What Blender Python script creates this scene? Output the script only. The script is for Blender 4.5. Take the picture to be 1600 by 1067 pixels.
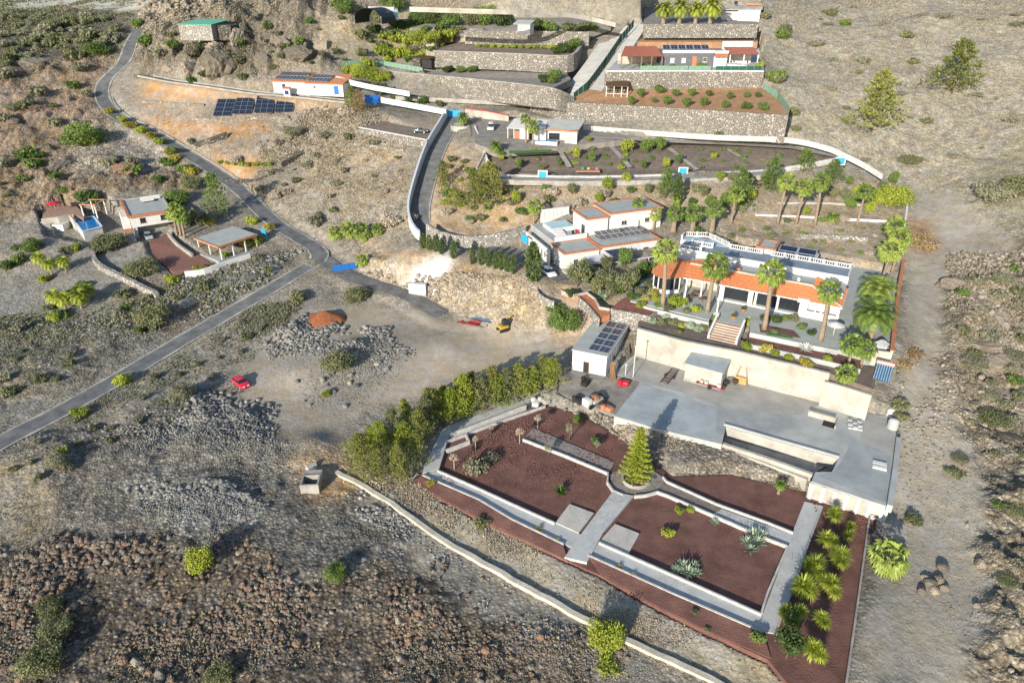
import bpy, bmesh, math, random
import numpy as np
from mathutils import Vector, Matrix
from mathutils.geometry import tessellate_polygon
for o in list(bpy.data.objects): bpy.data.objects.remove(o)
S = bpy.context.scene
COL = S.collection
rad = math.radians
# ---------------------------------------------------------------- camera
FPX, PITCH, CAMH = 1081.0, rad(28.0), 65.0
SP, CP = math.sin(PITCH), math.cos(PITCH)
cam = bpy.data.cameras.new('camera'); camo = bpy.data.objects.new('camera', cam); COL.objects.link(camo)
camo.location = (0, 0, CAMH); camo.rotation_euler = (rad(90) - PITCH, 0, 0)
cam.sensor_width = 36.0; cam.lens = 36.0 * FPX / 1600.0; cam.clip_start = 1.0; cam.clip_end = 3000.0
S.camera = camo
# ---------------------------------------------------------------- sky, sun, exposure
SUN_EL, SUN_AZ = rad(18.5), rad(27.5)        # shadows run away from the camera and to the right
sdir = Vector((-math.sin(SUN_AZ) * math.cos(SUN_EL), -math.cos(SUN_AZ) * math.cos(SUN_EL), math.sin(SUN_EL)))
W = bpy.data.worlds.new('World'); S.world = W; W.use_nodes = True
nt = W.node_tree; bg = nt.nodes['Background']
sky = nt.nodes.new('ShaderNodeTexSky'); sky.sky_type = 'NISHITA'; sky.sun_disc = False
sky.sun_elevation = SUN_EL; sky.sun_rotation = math.atan2(sdir.x, sdir.y)
sky.air_density = 1.0; sky.dust_density = 0.6; sky.ozone_density = 1.0; sky.altitude = 600
nt.links.new(sky.outputs[0], bg.inputs[0]); bg.inputs[1].default_value = 0.12
sun = bpy.data.lights.new('sun', 'SUN'); sun.energy = 4.4; sun.angle = rad(0.53); sun.color = (1.0, 0.93, 0.815)
suno = bpy.data.objects.new('sun', sun); COL.objects.link(suno)
suno.rotation_euler = sdir.to_track_quat('Z', 'Y').to_euler(); suno.location = sdir * 200
vs = S.view_settings; vs.view_transform = 'Standard'; vs.look = 'None'; vs.gamma = 1.0
vs.exposure = 0.75; vs.use_curve_mapping = False
S.render.engine = 'CYCLES'; S.cycles.max_bounces = 5; S.cycles.diffuse_bounces = 3; S.cycles.transparent_max_bounces = 6
# ---------------------------------------------------------------- projection helpers (photo pixel <-> place)
def P(px, py, z):
    u = (px - 800.0) / FPX; v = (py - 533.5) / FPX
    d = (CAMH - z) / (SP + v * CP)
    return Vector((u * d, d * (CP - v * SP), z))
def dcol(py): return SP + (py - 533.5) / FPX * CP
def zat(px, py, p):
    """height of the point straight above/below world point p seen at pixel row py"""
    v = (py - 533.5) / FPX
    d = p[1] / (CP - v * SP)
    return CAMH - d * (SP + v * CP)
def proj(x, y, z):
    dz = CAMH - z; d = y * CP + dz * SP
    return 800.0 + FPX * x / d, 533.5 + FPX * (dz * CP - y * SP) / d
def inpoly(x, y, poly):
    x = np.asarray(x); y = np.asarray(y); r = np.zeros(x.shape, bool); n = len(poly)
    for i in range(n):
        x1, y1 = poly[i][0], poly[i][1]; x2, y2 = poly[(i + 1) % n][0], poly[(i + 1) % n][1]
        c = (y1 > y) != (y2 > y)
        with np.errstate(divide='ignore', invalid='ignore'):
            r ^= c & (x < (x2 - x1) * (y - y1) / (y2 - y1 + 1e-12) + x1)
    return r
# smooth value noise, vectorised
_rs = np.random.RandomState(7); _tab = _rs.rand(256, 256)
def vnoise(x, y):
    xi = np.floor(x).astype(int); yi = np.floor(y).astype(int); fx = x - xi; fy = y - yi
    fx = fx * fx * (3 - 2 * fx); fy = fy * fy * (3 - 2 * fy)
    a = _tab[xi & 255, yi & 255]; b = _tab[(xi + 1) & 255, yi & 255]
    c = _tab[xi & 255, (yi + 1) & 255]; d = _tab[(xi + 1) & 255, (yi + 1) & 255]
    return (a * (1 - fx) + b * fx) * (1 - fy) + (c * (1 - fx) + d * fx) * fy - 0.5
def fbm(x, y, o=4, ridge=False):
    s = 0; a = 1.0; t = 0
    for i in range(o):
        n = vnoise(x + 17.3 * i, y - 9.1 * i)
        if ridge: n = 0.25 - abs(n)
        s = s + a * n; t += a; a *= 0.5; c, sn = 0.8 * 2, 0.6 * 2
        x, y = x * c - y * sn, x * sn + y * c
    return s / t
# ---------------------------------------------------------------- materials
MATS = {}
def mat(name, col, rough=0.85, var=0.12, scale=1.5, bump=0.0, bscale=8.0, col2=None, metal=0.0, spec=0.3, emis=None, detail=4.0, coord='Object', ramp=(0.35, 0.65)):
    if name in MATS: return MATS[name]
    m = bpy.data.materials.new(name); m.use_nodes = True; MATS[name] = m
    t = m.node_tree; b = t.nodes['Principled BSDF']
    b.inputs['Roughness'].default_value = rough; b.inputs['Metallic'].default_value = metal
    b.inputs['Specular IOR Level'].default_value = spec
    tc = t.nodes.new('ShaderNodeTexCoord'); src = t.nodes.new('ShaderNodeNewGeometry').outputs['Position'] if coord == 'World' else tc.outputs[coord]
    n = t.nodes.new('ShaderNodeTexNoise'); n.inputs['Scale'].default_value = scale; n.inputs['Detail'].default_value = detail
    n.inputs['Roughness'].default_value = 0.65
    t.links.new(src, n.inputs['Vector'])
    r = t.nodes.new('ShaderNodeValToRGB')
    c2 = col2 or tuple(min(1, c * (1 + var)) for c in col); c1 = col if col2 else tuple(c * (1 - var) for c in col)
    r.color_ramp.elements[0].position = ramp[0]; r.color_ramp.elements[1].position = ramp[1]
    r.color_ramp.elements[0].color = (*c1, 1); r.color_ramp.elements[1].color = (*c2, 1)
    t.links.new(n.outputs['Fac'], r.inputs['Fac']); t.links.new(r.outputs['Color'], b.inputs['Base Color'])
    if bump:
        n2 = t.nodes.new('ShaderNodeTexNoise'); n2.inputs['Scale'].default_value = bscale; n2.inputs['Detail'].default_value = 5
        t.links.new(src, n2.inputs['Vector'])
        bp = t.nodes.new('ShaderNodeBump'); bp.inputs['Strength'].default_value = min(1, bump); bp.inputs['Distance'].default_value = 0.12 if name != 'red_picon' else 0.15
        t.links.new(n2.outputs['Fac'], bp.inputs['Height']); t.links.new(bp.outputs['Normal'], b.inputs['Normal'])
    return m
def stone_mat(name, c1, c2, mortar, scale=1.6, rnd=1.0):
    """rubble masonry: voronoi cells with recessed joints"""
    m = bpy.data.materials.new(name); m.use_nodes = True; MATS[name] = m; t = m.node_tree; b = t.nodes['Principled BSDF']
    b.inputs['Roughness'].default_value = 0.95; b.inputs['Specular IOR Level'].default_value = 0.1
    g = t.nodes.new('ShaderNodeNewGeometry')
    v = t.nodes.new('ShaderNodeTexVoronoi'); v.inputs['Scale'].default_value = scale; v.inputs['Randomness'].default_value = rnd
    e = t.nodes.new('ShaderNodeTexVoronoi'); e.feature = 'DISTANCE_TO_EDGE'; e.inputs['Scale'].default_value = scale; e.inputs['Randomness'].default_value = rnd
    t.links.new(g.outputs['Position'], v.inputs['Vector']); t.links.new(g.outputs['Position'], e.inputs['Vector'])
    s = t.nodes.new('ShaderNodeSeparateColor'); t.links.new(v.outputs['Color'], s.inputs[0])
    r = t.nodes.new('ShaderNodeValToRGB'); r.color_ramp.elements[0].color = (*c1, 1); r.color_ramp.elements[1].color = (*c2, 1)
    el = r.color_ramp.elements.new(0.55); el.color = (*[(a + b_) / 2 * 0.85 for a, b_ in zip(c1, c2)], 1)
    t.links.new(s.outputs[0], r.inputs['Fac'])
    mr = t.nodes.new('ShaderNodeMapRange'); mr.inputs['From Max'].default_value = 0.12; t.links.new(e.outputs['Distance'], mr.inputs['Value'])
    mx = t.nodes.new('ShaderNodeMix'); mx.data_type = 'RGBA'; mx.inputs['A'].default_value = (*mortar, 1)
    t.links.new(mr.outputs[0], mx.inputs['Factor']); t.links.new(r.outputs['Color'], mx.inputs['B']); t.links.new(mx.outputs['Result'], b.inputs['Base Color'])
    bp = t.nodes.new('ShaderNodeBump'); bp.inputs['Strength'].default_value = 1.0; bp.inputs['Distance'].default_value = 0.18
    t.links.new(mr.outputs[0], bp.inputs['Height']); t.links.new(bp.outputs['Normal'], b.inputs['Normal'])
    return m
def leaf_mat(name, c1, c2, trans=0.25, rough=0.6):
    """leaves: colour drifts from leaf clump to leaf clump and from plant to plant, thin leaves let some light through"""
    m = bpy.data.materials.new(name); m.use_nodes = True; MATS[name] = m; t = m.node_tree; b = t.nodes['Principled BSDF']
    b.inputs['Roughness'].default_value = rough; b.inputs['Specular IOR Level'].default_value = 0.25
    g = t.nodes.new('ShaderNodeNewGeometry'); oi = t.nodes.new('ShaderNodeObjectInfo')
    n = t.nodes.new('ShaderNodeTexNoise'); n.inputs['Scale'].default_value = 1.7; n.inputs['Detail'].default_value = 3
    t.links.new(g.outputs['Position'], n.inputs['Vector'])
    a = t.nodes.new('ShaderNodeMath'); a.operation = 'MULTIPLY_ADD'; a.inputs[1].default_value = 0.5; a.inputs[2].default_value = -0.25
    t.links.new(oi.outputs['Random'], a.inputs[0])
    a1 = t.nodes.new('ShaderNodeMath'); a1.operation = 'MULTIPLY_ADD'; a1.inputs[1].default_value = 0.5; a1.inputs[2].default_value = 0.0
    t.links.new(g.outputs['Random Per Island'], a1.inputs[0])
    a2 = t.nodes.new('ShaderNodeMath'); a2.operation = 'ADD'; t.links.new(n.outputs['Fac'], a2.inputs[0]); t.links.new(a.outputs[0], a2.inputs[1])
    a3 = t.nodes.new('ShaderNodeMath'); a3.operation = 'ADD'; t.links.new(a2.outputs[0], a3.inputs[0]); t.links.new(a1.outputs[0], a3.inputs[1])
    r = t.nodes.new('ShaderNodeValToRGB'); r.color_ramp.elements[0].position = 0.3; r.color_ramp.elements[1].position = 1.15
    r.color_ramp.elements[0].color = (*c1, 1); r.color_ramp.elements[1].color = (*c2, 1)
    t.links.new(a3.outputs[0], r.inputs['Fac']); t.links.new(r.outputs['Color'], b.inputs['Base Color'])
    tr = t.nodes.new('ShaderNodeBsdfTranslucent'); t.links.new(r.outputs['Color'], tr.inputs['Color'])
    ms = t.nodes.new('ShaderNodeMixShader'); ms.inputs[0].default_value = trans
    t.links.new(b.outputs[0], ms.inputs[1]); t.links.new(tr.outputs[0], ms.inputs[2])
    t.links.new(ms.outputs[0], t.nodes['Material Output'].inputs['Surface'])
    return m
M_WHITE = mat('white_render', (0.57, 0.56, 0.54), 0.85, 0.10, 0.9, 0.2, 8, detail=8)
M_WEATH = mat('weathered_white', (0.44, 0.43, 0.405), 0.9, 0.2, 1.2, 0.3, 8, detail=8)
M_CREAM = mat('cream_render', (0.385, 0.36, 0.31), 0.9, 0.24, 0.3, 0.25, 5, detail=9)
M_CONC = mat('concrete', (0.36, 0.37, 0.36), 0.9, 0.14, 0.22, 0.15, 9, detail=8)
M_YARD = mat('yard_concrete', (0.27, 0.285, 0.285), 0.85, 0.1, 0.13, 0.2, 6, col2=(0.44, 0.44, 0.41), detail=10, ramp=(0.38, 0.62))
M_CONCD = mat('old_concrete', (0.30, 0.28, 0.25), 0.95, 0.25, 0.5, 0.3, 6, detail=8)
M_PATH = mat('path_concrete', (0.44, 0.44, 0.42), 0.9, 0.12, 0.5, 0.15, 9, detail=6)
M_ASPH = mat('asphalt', (0.135, 0.137, 0.135), 0.9, 0.3, 0.5, 0.25, 12, detail=8, coord='World')
M_PICON = mat('red_picon', (0.158, 0.079, 0.062), 0.98, 0.30, 0.3, 0.55, 5.0, detail=8, coord='World')
M_TERRA = mat('terracotta', (0.42, 0.17, 0.085), 0.85, 0.2, 2.0, 0.2, 10)
M_TILE = mat('roof_tile', (0.50, 0.185, 0.075), 0.8, 0.22, 3.0, 0.2, 10)
M_STONE = stone_mat('rubble_stone', (0.20, 0.18, 0.155), (0.42, 0.39, 0.335), (0.22, 0.205, 0.185), 1.7)
M_STONEL = stone_mat('pale_rubble_stone', (0.26, 0.24, 0.21), (0.55, 0.52, 0.46), (0.30, 0.28, 0.25), 1.7)
M_STONED = stone_mat('dark_rubble_stone', (0.07, 0.065, 0.06), (0.24, 0.22, 0.19), (0.06, 0.055, 0.05), 1.9)
M_GLASS = mat('dark_glass', (0.02, 0.025, 0.03), 0.08, 0.1, 1, spec=0.6)
M_METAL = mat('grey_metal', (0.30, 0.31, 0.32), 0.45, 0.1, 2, metal=0.6)
M_DARK = mat('dark_void', (0.03, 0.03, 0.03), 0.9, 0.2)
M_WOOD = mat('wood', (0.22, 0.12, 0.06), 0.8, 0.25, 6)
M_WOODD = mat('dark_wood', (0.08, 0.045, 0.025), 0.8, 0.25, 6)
M_PANEL = mat('solar_cell', (0.012, 0.018, 0.035), 0.18, 0.2, 3, spec=0.5)
M_ALU = mat('aluminium_rim', (0.55, 0.56, 0.58), 0.4, 0.05, 2, metal=0.5)
M_BLUE = mat('blue_paint', (0.02, 0.13, 0.42), 0.5, 0.12, 2)
M_LBLUE = mat('light_blue_paint', (0.03, 0.30, 0.55), 0.5, 0.1, 2)
M_WATER = mat('pool_water', (0.03, 0.24, 0.50), 0.05, 0.12, 0.8, 0.1, 3, spec=0.6)
M_WATERP = mat('pale_pool_water', (0.25, 0.48, 0.55), 0.05, 0.1, 0.8, 0.1, 3, spec=0.6)
M_ROOFG = mat('flat_roof_screed', (0.36, 0.375, 0.35), 0.9, 0.1, 0.6, 0.1, 8, detail=6)
M_RED = mat('red_paint', (0.45, 0.02, 0.035), 0.35, 0.06, 2, spec=0.5)
M_DIRT = mat('brown_soil', (0.155, 0.125, 0.10), 0.98, 0.25, 0.7, 0.6, 4, detail=8, coord='World')
M_ORSOIL = mat('orange_soil', (0.32, 0.185, 0.10), 0.98, 0.2, 0.6, 0.5, 3, detail=8, coord='World')
M_GREYSOIL = mat('grey_gravel_soil', (0.22, 0.20, 0.175), 0.98, 0.22, 0.6, 0.5, 4, detail=8, coord='World')
M_TRUNK = mat('palm_trunk', (0.26, 0.20, 0.14), 0.95, 0.25, 3, 0.6, 14)
M_BARK = mat('bark', (0.13, 0.095, 0.065), 0.95, 0.25, 4, 0.5, 12)
M_RUBBER = mat('black_rubber', (0.02, 0.02, 0.02), 0.8, 0.1)
L_GREEN = leaf_mat('leaf_green', (0.051, 0.094, 0.026), (0.174, 0.246, 0.058))
L_LIME = leaf_mat('leaf_lime', (0.123, 0.174, 0.022), (0.377, 0.420, 0.058))
L_OLIVE = leaf_mat('leaf_olive', (0.072, 0.087, 0.043), (0.232, 0.239, 0.116))
L_GREY = leaf_mat('leaf_greygreen', (0.13, 0.13, 0.085), (0.33, 0.32, 0.21), .3)
L_DRY = leaf_mat('leaf_dry', (0.31, 0.265, 0.20), (0.58, 0.505, 0.39), .35)
L_DARK = leaf_mat('leaf_dark', (0.023, 0.044, 0.016), (0.078, 0.117, 0.033))
L_PINE = leaf_mat('pine_needles', (0.11, 0.135, 0.035), (0.32, 0.33, 0.09), .35)
L_CYP = leaf_mat('cypress_leaf', (0.051, 0.087, 0.029), (0.145, 0.196, 0.065))
L_PALM = leaf_mat('palm_frond', (0.072, 0.138, 0.026), (0.304, 0.362, 0.080), 0.2, 0.45)
L_AGAVE = leaf_mat('agave_leaf', (0.138, 0.196, 0.138), (0.391, 0.460, 0.322), 0.05)
L_DEAD = leaf_mat('dead_frond', (0.170, 0.110, 0.050), (0.380, 0.270, 0.130), 0.1)
L_YEL = leaf_mat('leaf_yellow', (0.230, 0.196, 0.023), (0.437, 0.380, 0.069))
L_MAG = leaf_mat('leaf_magenta', (0.200, 0.010, 0.050), (0.450, 0.040, 0.130))
# ---------------------------------------------------------------- mesh / object helpers
def link(o, parent=None):
    COL.objects.link(o)
    if parent is not None: o.parent = parent
    return o
def tag(o, label=None, cat=None, group=None, kind=None):
    if label: o['label'] = label
    if cat: o['category'] = cat
    if group: o['group'] = group
    if kind: o['kind'] = kind
    return o
def thing(name, label, cat, loc=(0, 0, 0), rz=0.0, group=None):
    o = bpy.data.objects.new(name, None); link(o); o.location = loc; o.rotation_euler = (0, 0, rz); o.empty_display_size = 0.3
    return tag(o, label, cat, group)
def meshdata(name, vs_, fs, m=None, smooth=False):
    me = bpy.data.meshes.new(name); me.from_pydata([tuple(v) for v in vs_], [], fs)
    if m is not None: me.materials.append(m)
    if smooth: me.polygons.foreach_set('use_smooth', [True] * len(me.polygons))
    me.update(); return me
def obj(name, me, parent=None, loc=None, rz=None, sc=None):
    o = bpy.data.objects.new(name, me); link(o, parent)
    if loc is not None: o.location = loc
    if rz is not None: o.rotation_euler = (0, 0, rz)
    if sc is not None: o.scale = sc if hasattr(sc, '__len__') else (sc, sc, sc)
    return o
class MB:
    """collects boxes, prisms, tubes into one mesh"""
    def __init__(s): s.v = []; s.f = []
    def raw(s, vs_, fs):
        n = len(s.v); s.v += [tuple(v) for v in vs_]; s.f += [tuple(i + n for i in f) for f in fs]; return s
    def box(s, x0, x1, y0, y1, z0, z1):
        return s.raw([(x0, y0, z0), (x1, y0, z0), (x1, y1, z0), (x0, y1, z0), (x0, y0, z1), (x1, y0, z1), (x1, y1, z1), (x0, y1, z1)],
                     [(3, 2, 1, 0), (4, 5, 6, 7), (0, 1, 5, 4), (1, 2, 6, 5), (2, 3, 7, 6), (3, 0, 4, 7)])
    def prism(s, poly, z0, z1):
        """poly: list of (x,y); z0/z1 numbers or lists"""
        n = len(poly); a = sum(poly[i][0] * poly[(i + 1) % n][1] - poly[(i + 1) % n][0] * poly[i][1] for i in range(n))
        Z0 = z0 if hasattr(z0, '__len__') else [z0] * n; Z1 = z1 if hasattr(z1, '__len__') else [z1] * n
        idx = list(range(n)) if a > 0 else list(range(n))[::-1]
        poly = [poly[i] for i in idx]; Z0 = [Z0[i] for i in idx]; Z1 = [Z1[i] for i in idx]
        vs_ = [(p[0], p[1], z) for p, z in zip(poly, Z0)] + [(p[0], p[1], z) for p, z in zip(poly, Z1)]
        tr = tessellate_polygon([[Vector((p[0], p[1], 0)) for p in poly]])
        fs = []
        for t in tr:
            (ax, ay), (bx, by), (cx, cy) = [poly[i][:2] for i in t]
            if (bx - ax) * (cy - ay) - (by - ay) * (cx - ax) < 0: t = (t[2], t[1], t[0])
            fs.append(tuple(i + n for i in t)); fs.append(tuple(reversed(t)))
        fs += [(i, (i + 1) % n, (i + 1) % n + n, i + n) for i in range(n)]
        return s.raw(vs_, fs)
    def tube(s, pts, r, n=6, cap=True):
        pts = [Vector(p) for p in pts]; R = r if hasattr(r, '__len__') else [r] * len(pts); b = len(s.v)
        for i, p in enumerate(pts):
            d = (pts[min(i + 1, len(pts) - 1)] - pts[max(i - 1, 0)]).normalized()
            a = d.orthogonal().normalized() if abs(d.z) < 0.99 else Vector((1, 0, 0)); c = d.cross(a).normalized(); a = c.cross(d)
            for k in range(n):
                t = 2 * math.pi * k / n; s.v.append(tuple(p + (a * math.cos(t) + c * math.sin(t)) * R[i]))
        for i in range(len(pts) - 1):
            for k in range(n):
                k2 = (k + 1) % n; s.f.append((b + i * n + k, b + i * n + k2, b + (i + 1) * n + k2, b + (i + 1) * n + k))
        if cap:
            s.f.append(tuple(b + k for k in range(n))[::-1]); s.f.append(tuple(b + (len(pts) - 1) * n + k for k in range(n)))
        return s
    def lathe(s, prof, n=16, c=(0, 0, 0)):
        b = len(s.v)
        for r, z in prof:
            for k in range(n):
                t = 2 * math.pi * k / n; s.v.append((c[0] + r * math.cos(t), c[1] + r * math.sin(t), c[2] + z))
        for i in range(len(prof) - 1):
            for k in range(n):
                k2 = (k + 1) % n; s.f.append((b + i * n + k, b + i * n + k2, b + (i + 1) * n + k2, b + (i + 1) * n + k))
        return s
    def build(s, name, m, parent=None, smooth=False, loc=None, rz=None):
        return obj(name, meshdata(name, s.v, s.f, m, smooth), parent, loc, rz)
# ================================================================ terrain
CTRL = [(-150,1250,-5),(400,1250,-5),(800,1250,-4),(1200,1250,-3),(1750,1250,-3.5),
(0,1067,-3.5),(250,1067,-3.5),(500,1067,-3),(750,1067,-2.5),(1000,1067,-1.6),(1150,1060,-1),(1340,1060,-0.6),(1450,1060,-1),(1600,1060,-1.5),
(0,930,-2.2),(200,930,-2.2),(400,930,-2),(600,930,-1.7),(800,960,-1.4),(950,985,-1.1),
(0,800,-1.2),(200,800,-1),(400,800,-.9),(520,770,-.6),(640,790,-.7),(800,875,-.7),(1000,965,-.7),(1140,1020,-.7),
(-120,750,-.8),(0,690,-.3),(100,628,.2),(200,700,-.4),(300,650,0),(375,597,.4),(250,545,1.0),(100,590,.6),(450,600,.5),(560,620,.3),(640,600,.6),(520,700,-.2),(600,690,-.1),
(560,560,1.1),(700,540,1.6),(800,525,2.1),(850,560,2.2),(900,600,2.2),(520,495,2),(600,482,2.6),(640,472,3),(720,505,2),(770,640,.3),(870,640,.9),
(480,470,3),(400,510,2),(300,512,1.8),(370,470,3.2),(430,442,4.4),(480,405,5.8),(535,425,5),(600,446,3.9),(660,465,3.1),
(700,490,2.5),(760,500,2.5),(830,525,2.6),(900,540,2.8),(620,400,8.3),(560,382,7.4),(700,414,9.2),(780,433,9.2),(845,452,9.0),(640,410,8.4),
(640,375,9.6),(760,385,9.5),(830,400,9.5),(870,438,9.2),(960,435,9.4),
(560,340,11.5),(480,375,7.4),(560,300,14.8),(560,250,19.5),(600,205,25.5),(480,300,13.8),(480,240,19),
(642,330,13),(655,280,17.5),(677,230,22.3),(703,185,26.6),(655,200,26),(740,240,21.8),(740,300,16),(700,340,13),
(850,215,25.4),(767,205,26),(900,245,22.8),(820,272,20),(1000,272,20.2),(1200,258,21),(900,287,19.4),(1100,287,19.4),(900,312,16.8),(1100,312,17),(1000,350,13.6),(1080,350,13.6),(1250,350,13.8),(1350,335,14.6),
(1100,378,12.4),(1300,392,11.4),(1390,405,10.8),(1400,460,9.6),(1400,530,8.2),
(1420,330,15),(1425,290,17.4),(1370,268,19.4),(1460,350,13.8),(1480,450,9.2),(1450,560,5.4),(1460,620,3.6),(1470,750,1.0),(1430,820,.0),(1500,900,-.6),(1600,1000,-1.3),
(1600,620,5),(1560,720,2.4),(1600,450,11),(1600,300,20.5),(1600,150,35),(1600,0,57),(1800,300,22),(1800,600,7),(1800,0,58),
(1380,230,24),(1400,200,27.6),(1400,100,40.5),(1400,0,56.5),(1250,190,29),(1250,100,40),(1220,60,46),(1220,0,56),
(40,330,10.2),(0,300,12.5),(0,200,23.5),(0,100,37.5),(0,30,48.5),(100,8,52),(-200,300,13),(-200,100,38),(-200,10,51.5),(-200,600,.8),(-200,900,-2),
(60,450,4),(0,520,2),(150,480,3.4),(215,375,8.4),(130,375,7.8),(60,370,8.6),(330,400,7.2),(250,420,6.6),(420,400,6.6),
(390,320,11.2),(335,268,15.2),(250,215,21.2),(175,175,26.6),(162,145,30.3),(195,95,38),(215,48,46),(330,45,47.5),(330,110,37),(100,150,30),(150,250,18),
(300,135,33),(470,142,32.6),(400,165,29.2),(330,190,25.4),(450,190,25.6),(400,220,21.8),(560,185,28),(450,60,46),(540,20,53),(560,140,32.8),
(640,160,29.6),(760,170,28.6),(900,175,28.4),(650,100,38),(780,100,38.4),(800,60,46),(700,40,49.5),(700,5,56.5),(950,20,53),(880,165,29.4),
(940,100,39),(1050,212,26),(1190,210,26.4),(1050,155,33.4),(1080,110,39.6),(1080,60,46.6),(1080,36,50.2),(1100,0,57)]
def xw(Y): return 75.0 + 0.66 * Y
NT, NYR = 780, 560
TS = np.linspace(-1, 1, NT)
_q = np.linspace(0, 1, NYR); YS = 38.0 + 150.0 * _q + 300.0 * _q ** 2.6
GY = np.repeat(YS[:, None], NT, 1); GX = TS[None, :] * xw(GY)
pts = np.array([tuple(P(*c)) for c in CTRL])
def _tps(r2): return 0.5 * r2 * np.log(r2 + 1e-9)
_sc = 100.0
A = pts[:, :2] / _sc; K = _tps(((A[:, None] - A[None]) ** 2).sum(-1)) + np.eye(len(A)) * 2e-4
Pm = np.c_[np.ones(len(A)), A]; L = np.block([[K, Pm], [Pm.T, np.zeros((3, 3))]])
wts = np.linalg.solve(L, np.r_[pts[:, 2], 0, 0, 0])
def base_h(x, y):
    x = np.asarray(x, float); y = np.asarray(y, float); sh = x.shape; q = np.c_[x.ravel(), y.ravel()] / _sc; out = np.empty(len(q))
    for i in range(0, len(q), 20000):
        qq = q[i:i + 20000]; out[i:i + 20000] = _tps(((qq[:, None] - A[None]) ** 2).sum(-1)) @ wts[:-3] + wts[-3] + qq @ wts[-2:]
    return out.reshape(sh)
ci = np.unique(np.r_[0:NYR:5, NYR - 1]); cj = np.unique(np.r_[0:NT:6, NT - 1])
Hc = base_h(GX[np.ix_(ci, cj)], GY[np.ix_(ci, cj)])
tmp = np.array([np.interp(np.arange(NT), cj, r) for r in Hc]); H0 = np.array([np.interp(np.arange(NYR), ci, tmp[:, j]) for j in range(NT)]).T
H0 = np.clip(H0, -7, 75)
def bil(G, x, y):
    x = np.asarray(x, float); y = np.asarray(y, float)
    fi = np.interp(y, YS, np.arange(NYR)); i = np.clip(fi.astype(int), 0, NYR - 2); fy = fi - i
    t = (np.clip(x / xw(y), -1, 1) + 1) * 0.5 * (NT - 1); j = np.clip(t.astype(int), 0, NT - 2); fx = t - j
    return (G[i, j] * (1 - fx) + G[i, j + 1] * fx) * (1 - fy) + (G[i + 1, j] * (1 - fx) + G[i + 1, j + 1] * fx) * fy
def catmull(pl, n=8):
    p = [Vector(q) for q in pl]; p = [p[0] * 2 - p[1]] + p + [p[-1] * 2 - p[-2]]; out = []
    for i in range(1, len(p) - 2):
        for k in range(n):
            t = k / n; a, b, c, d = p[i - 1], p[i], p[i + 1], p[i + 2]
            out.append(0.5 * ((2 * b) + (c - a) * t + (2 * a - 5 * b + 4 * c - d) * t * t + (3 * b - a - 3 * c + d) * t ** 3))
    return out + [p[-2]]
def march(G, px, py):
    u = (px - 800.0) / FPX; v = (py - 533.5) / FPX
    d = np.arange(55.0, 520.0, 0.75); x = u * d; y = d * (CP - v * SP); z = CAMH - d * (SP + v * CP)
    below = np.nonzero(z < bil(G, x, y))[0]
    if not len(below): k = 400.0
    else:
        a, b = d[max(below[0] - 1, 0)], d[below[0]]
        for _ in range(12):
            k = 0.5 * (a + b)
            if CAMH - k * (SP + v * CP) < bil(G, np.array(u * k), np.array(k * (CP - v * SP))): b = k
            else: a = k
    return Vector((u * k, k * (CP - v * SP), CAMH - k * (SP + v * CP)))
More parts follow.
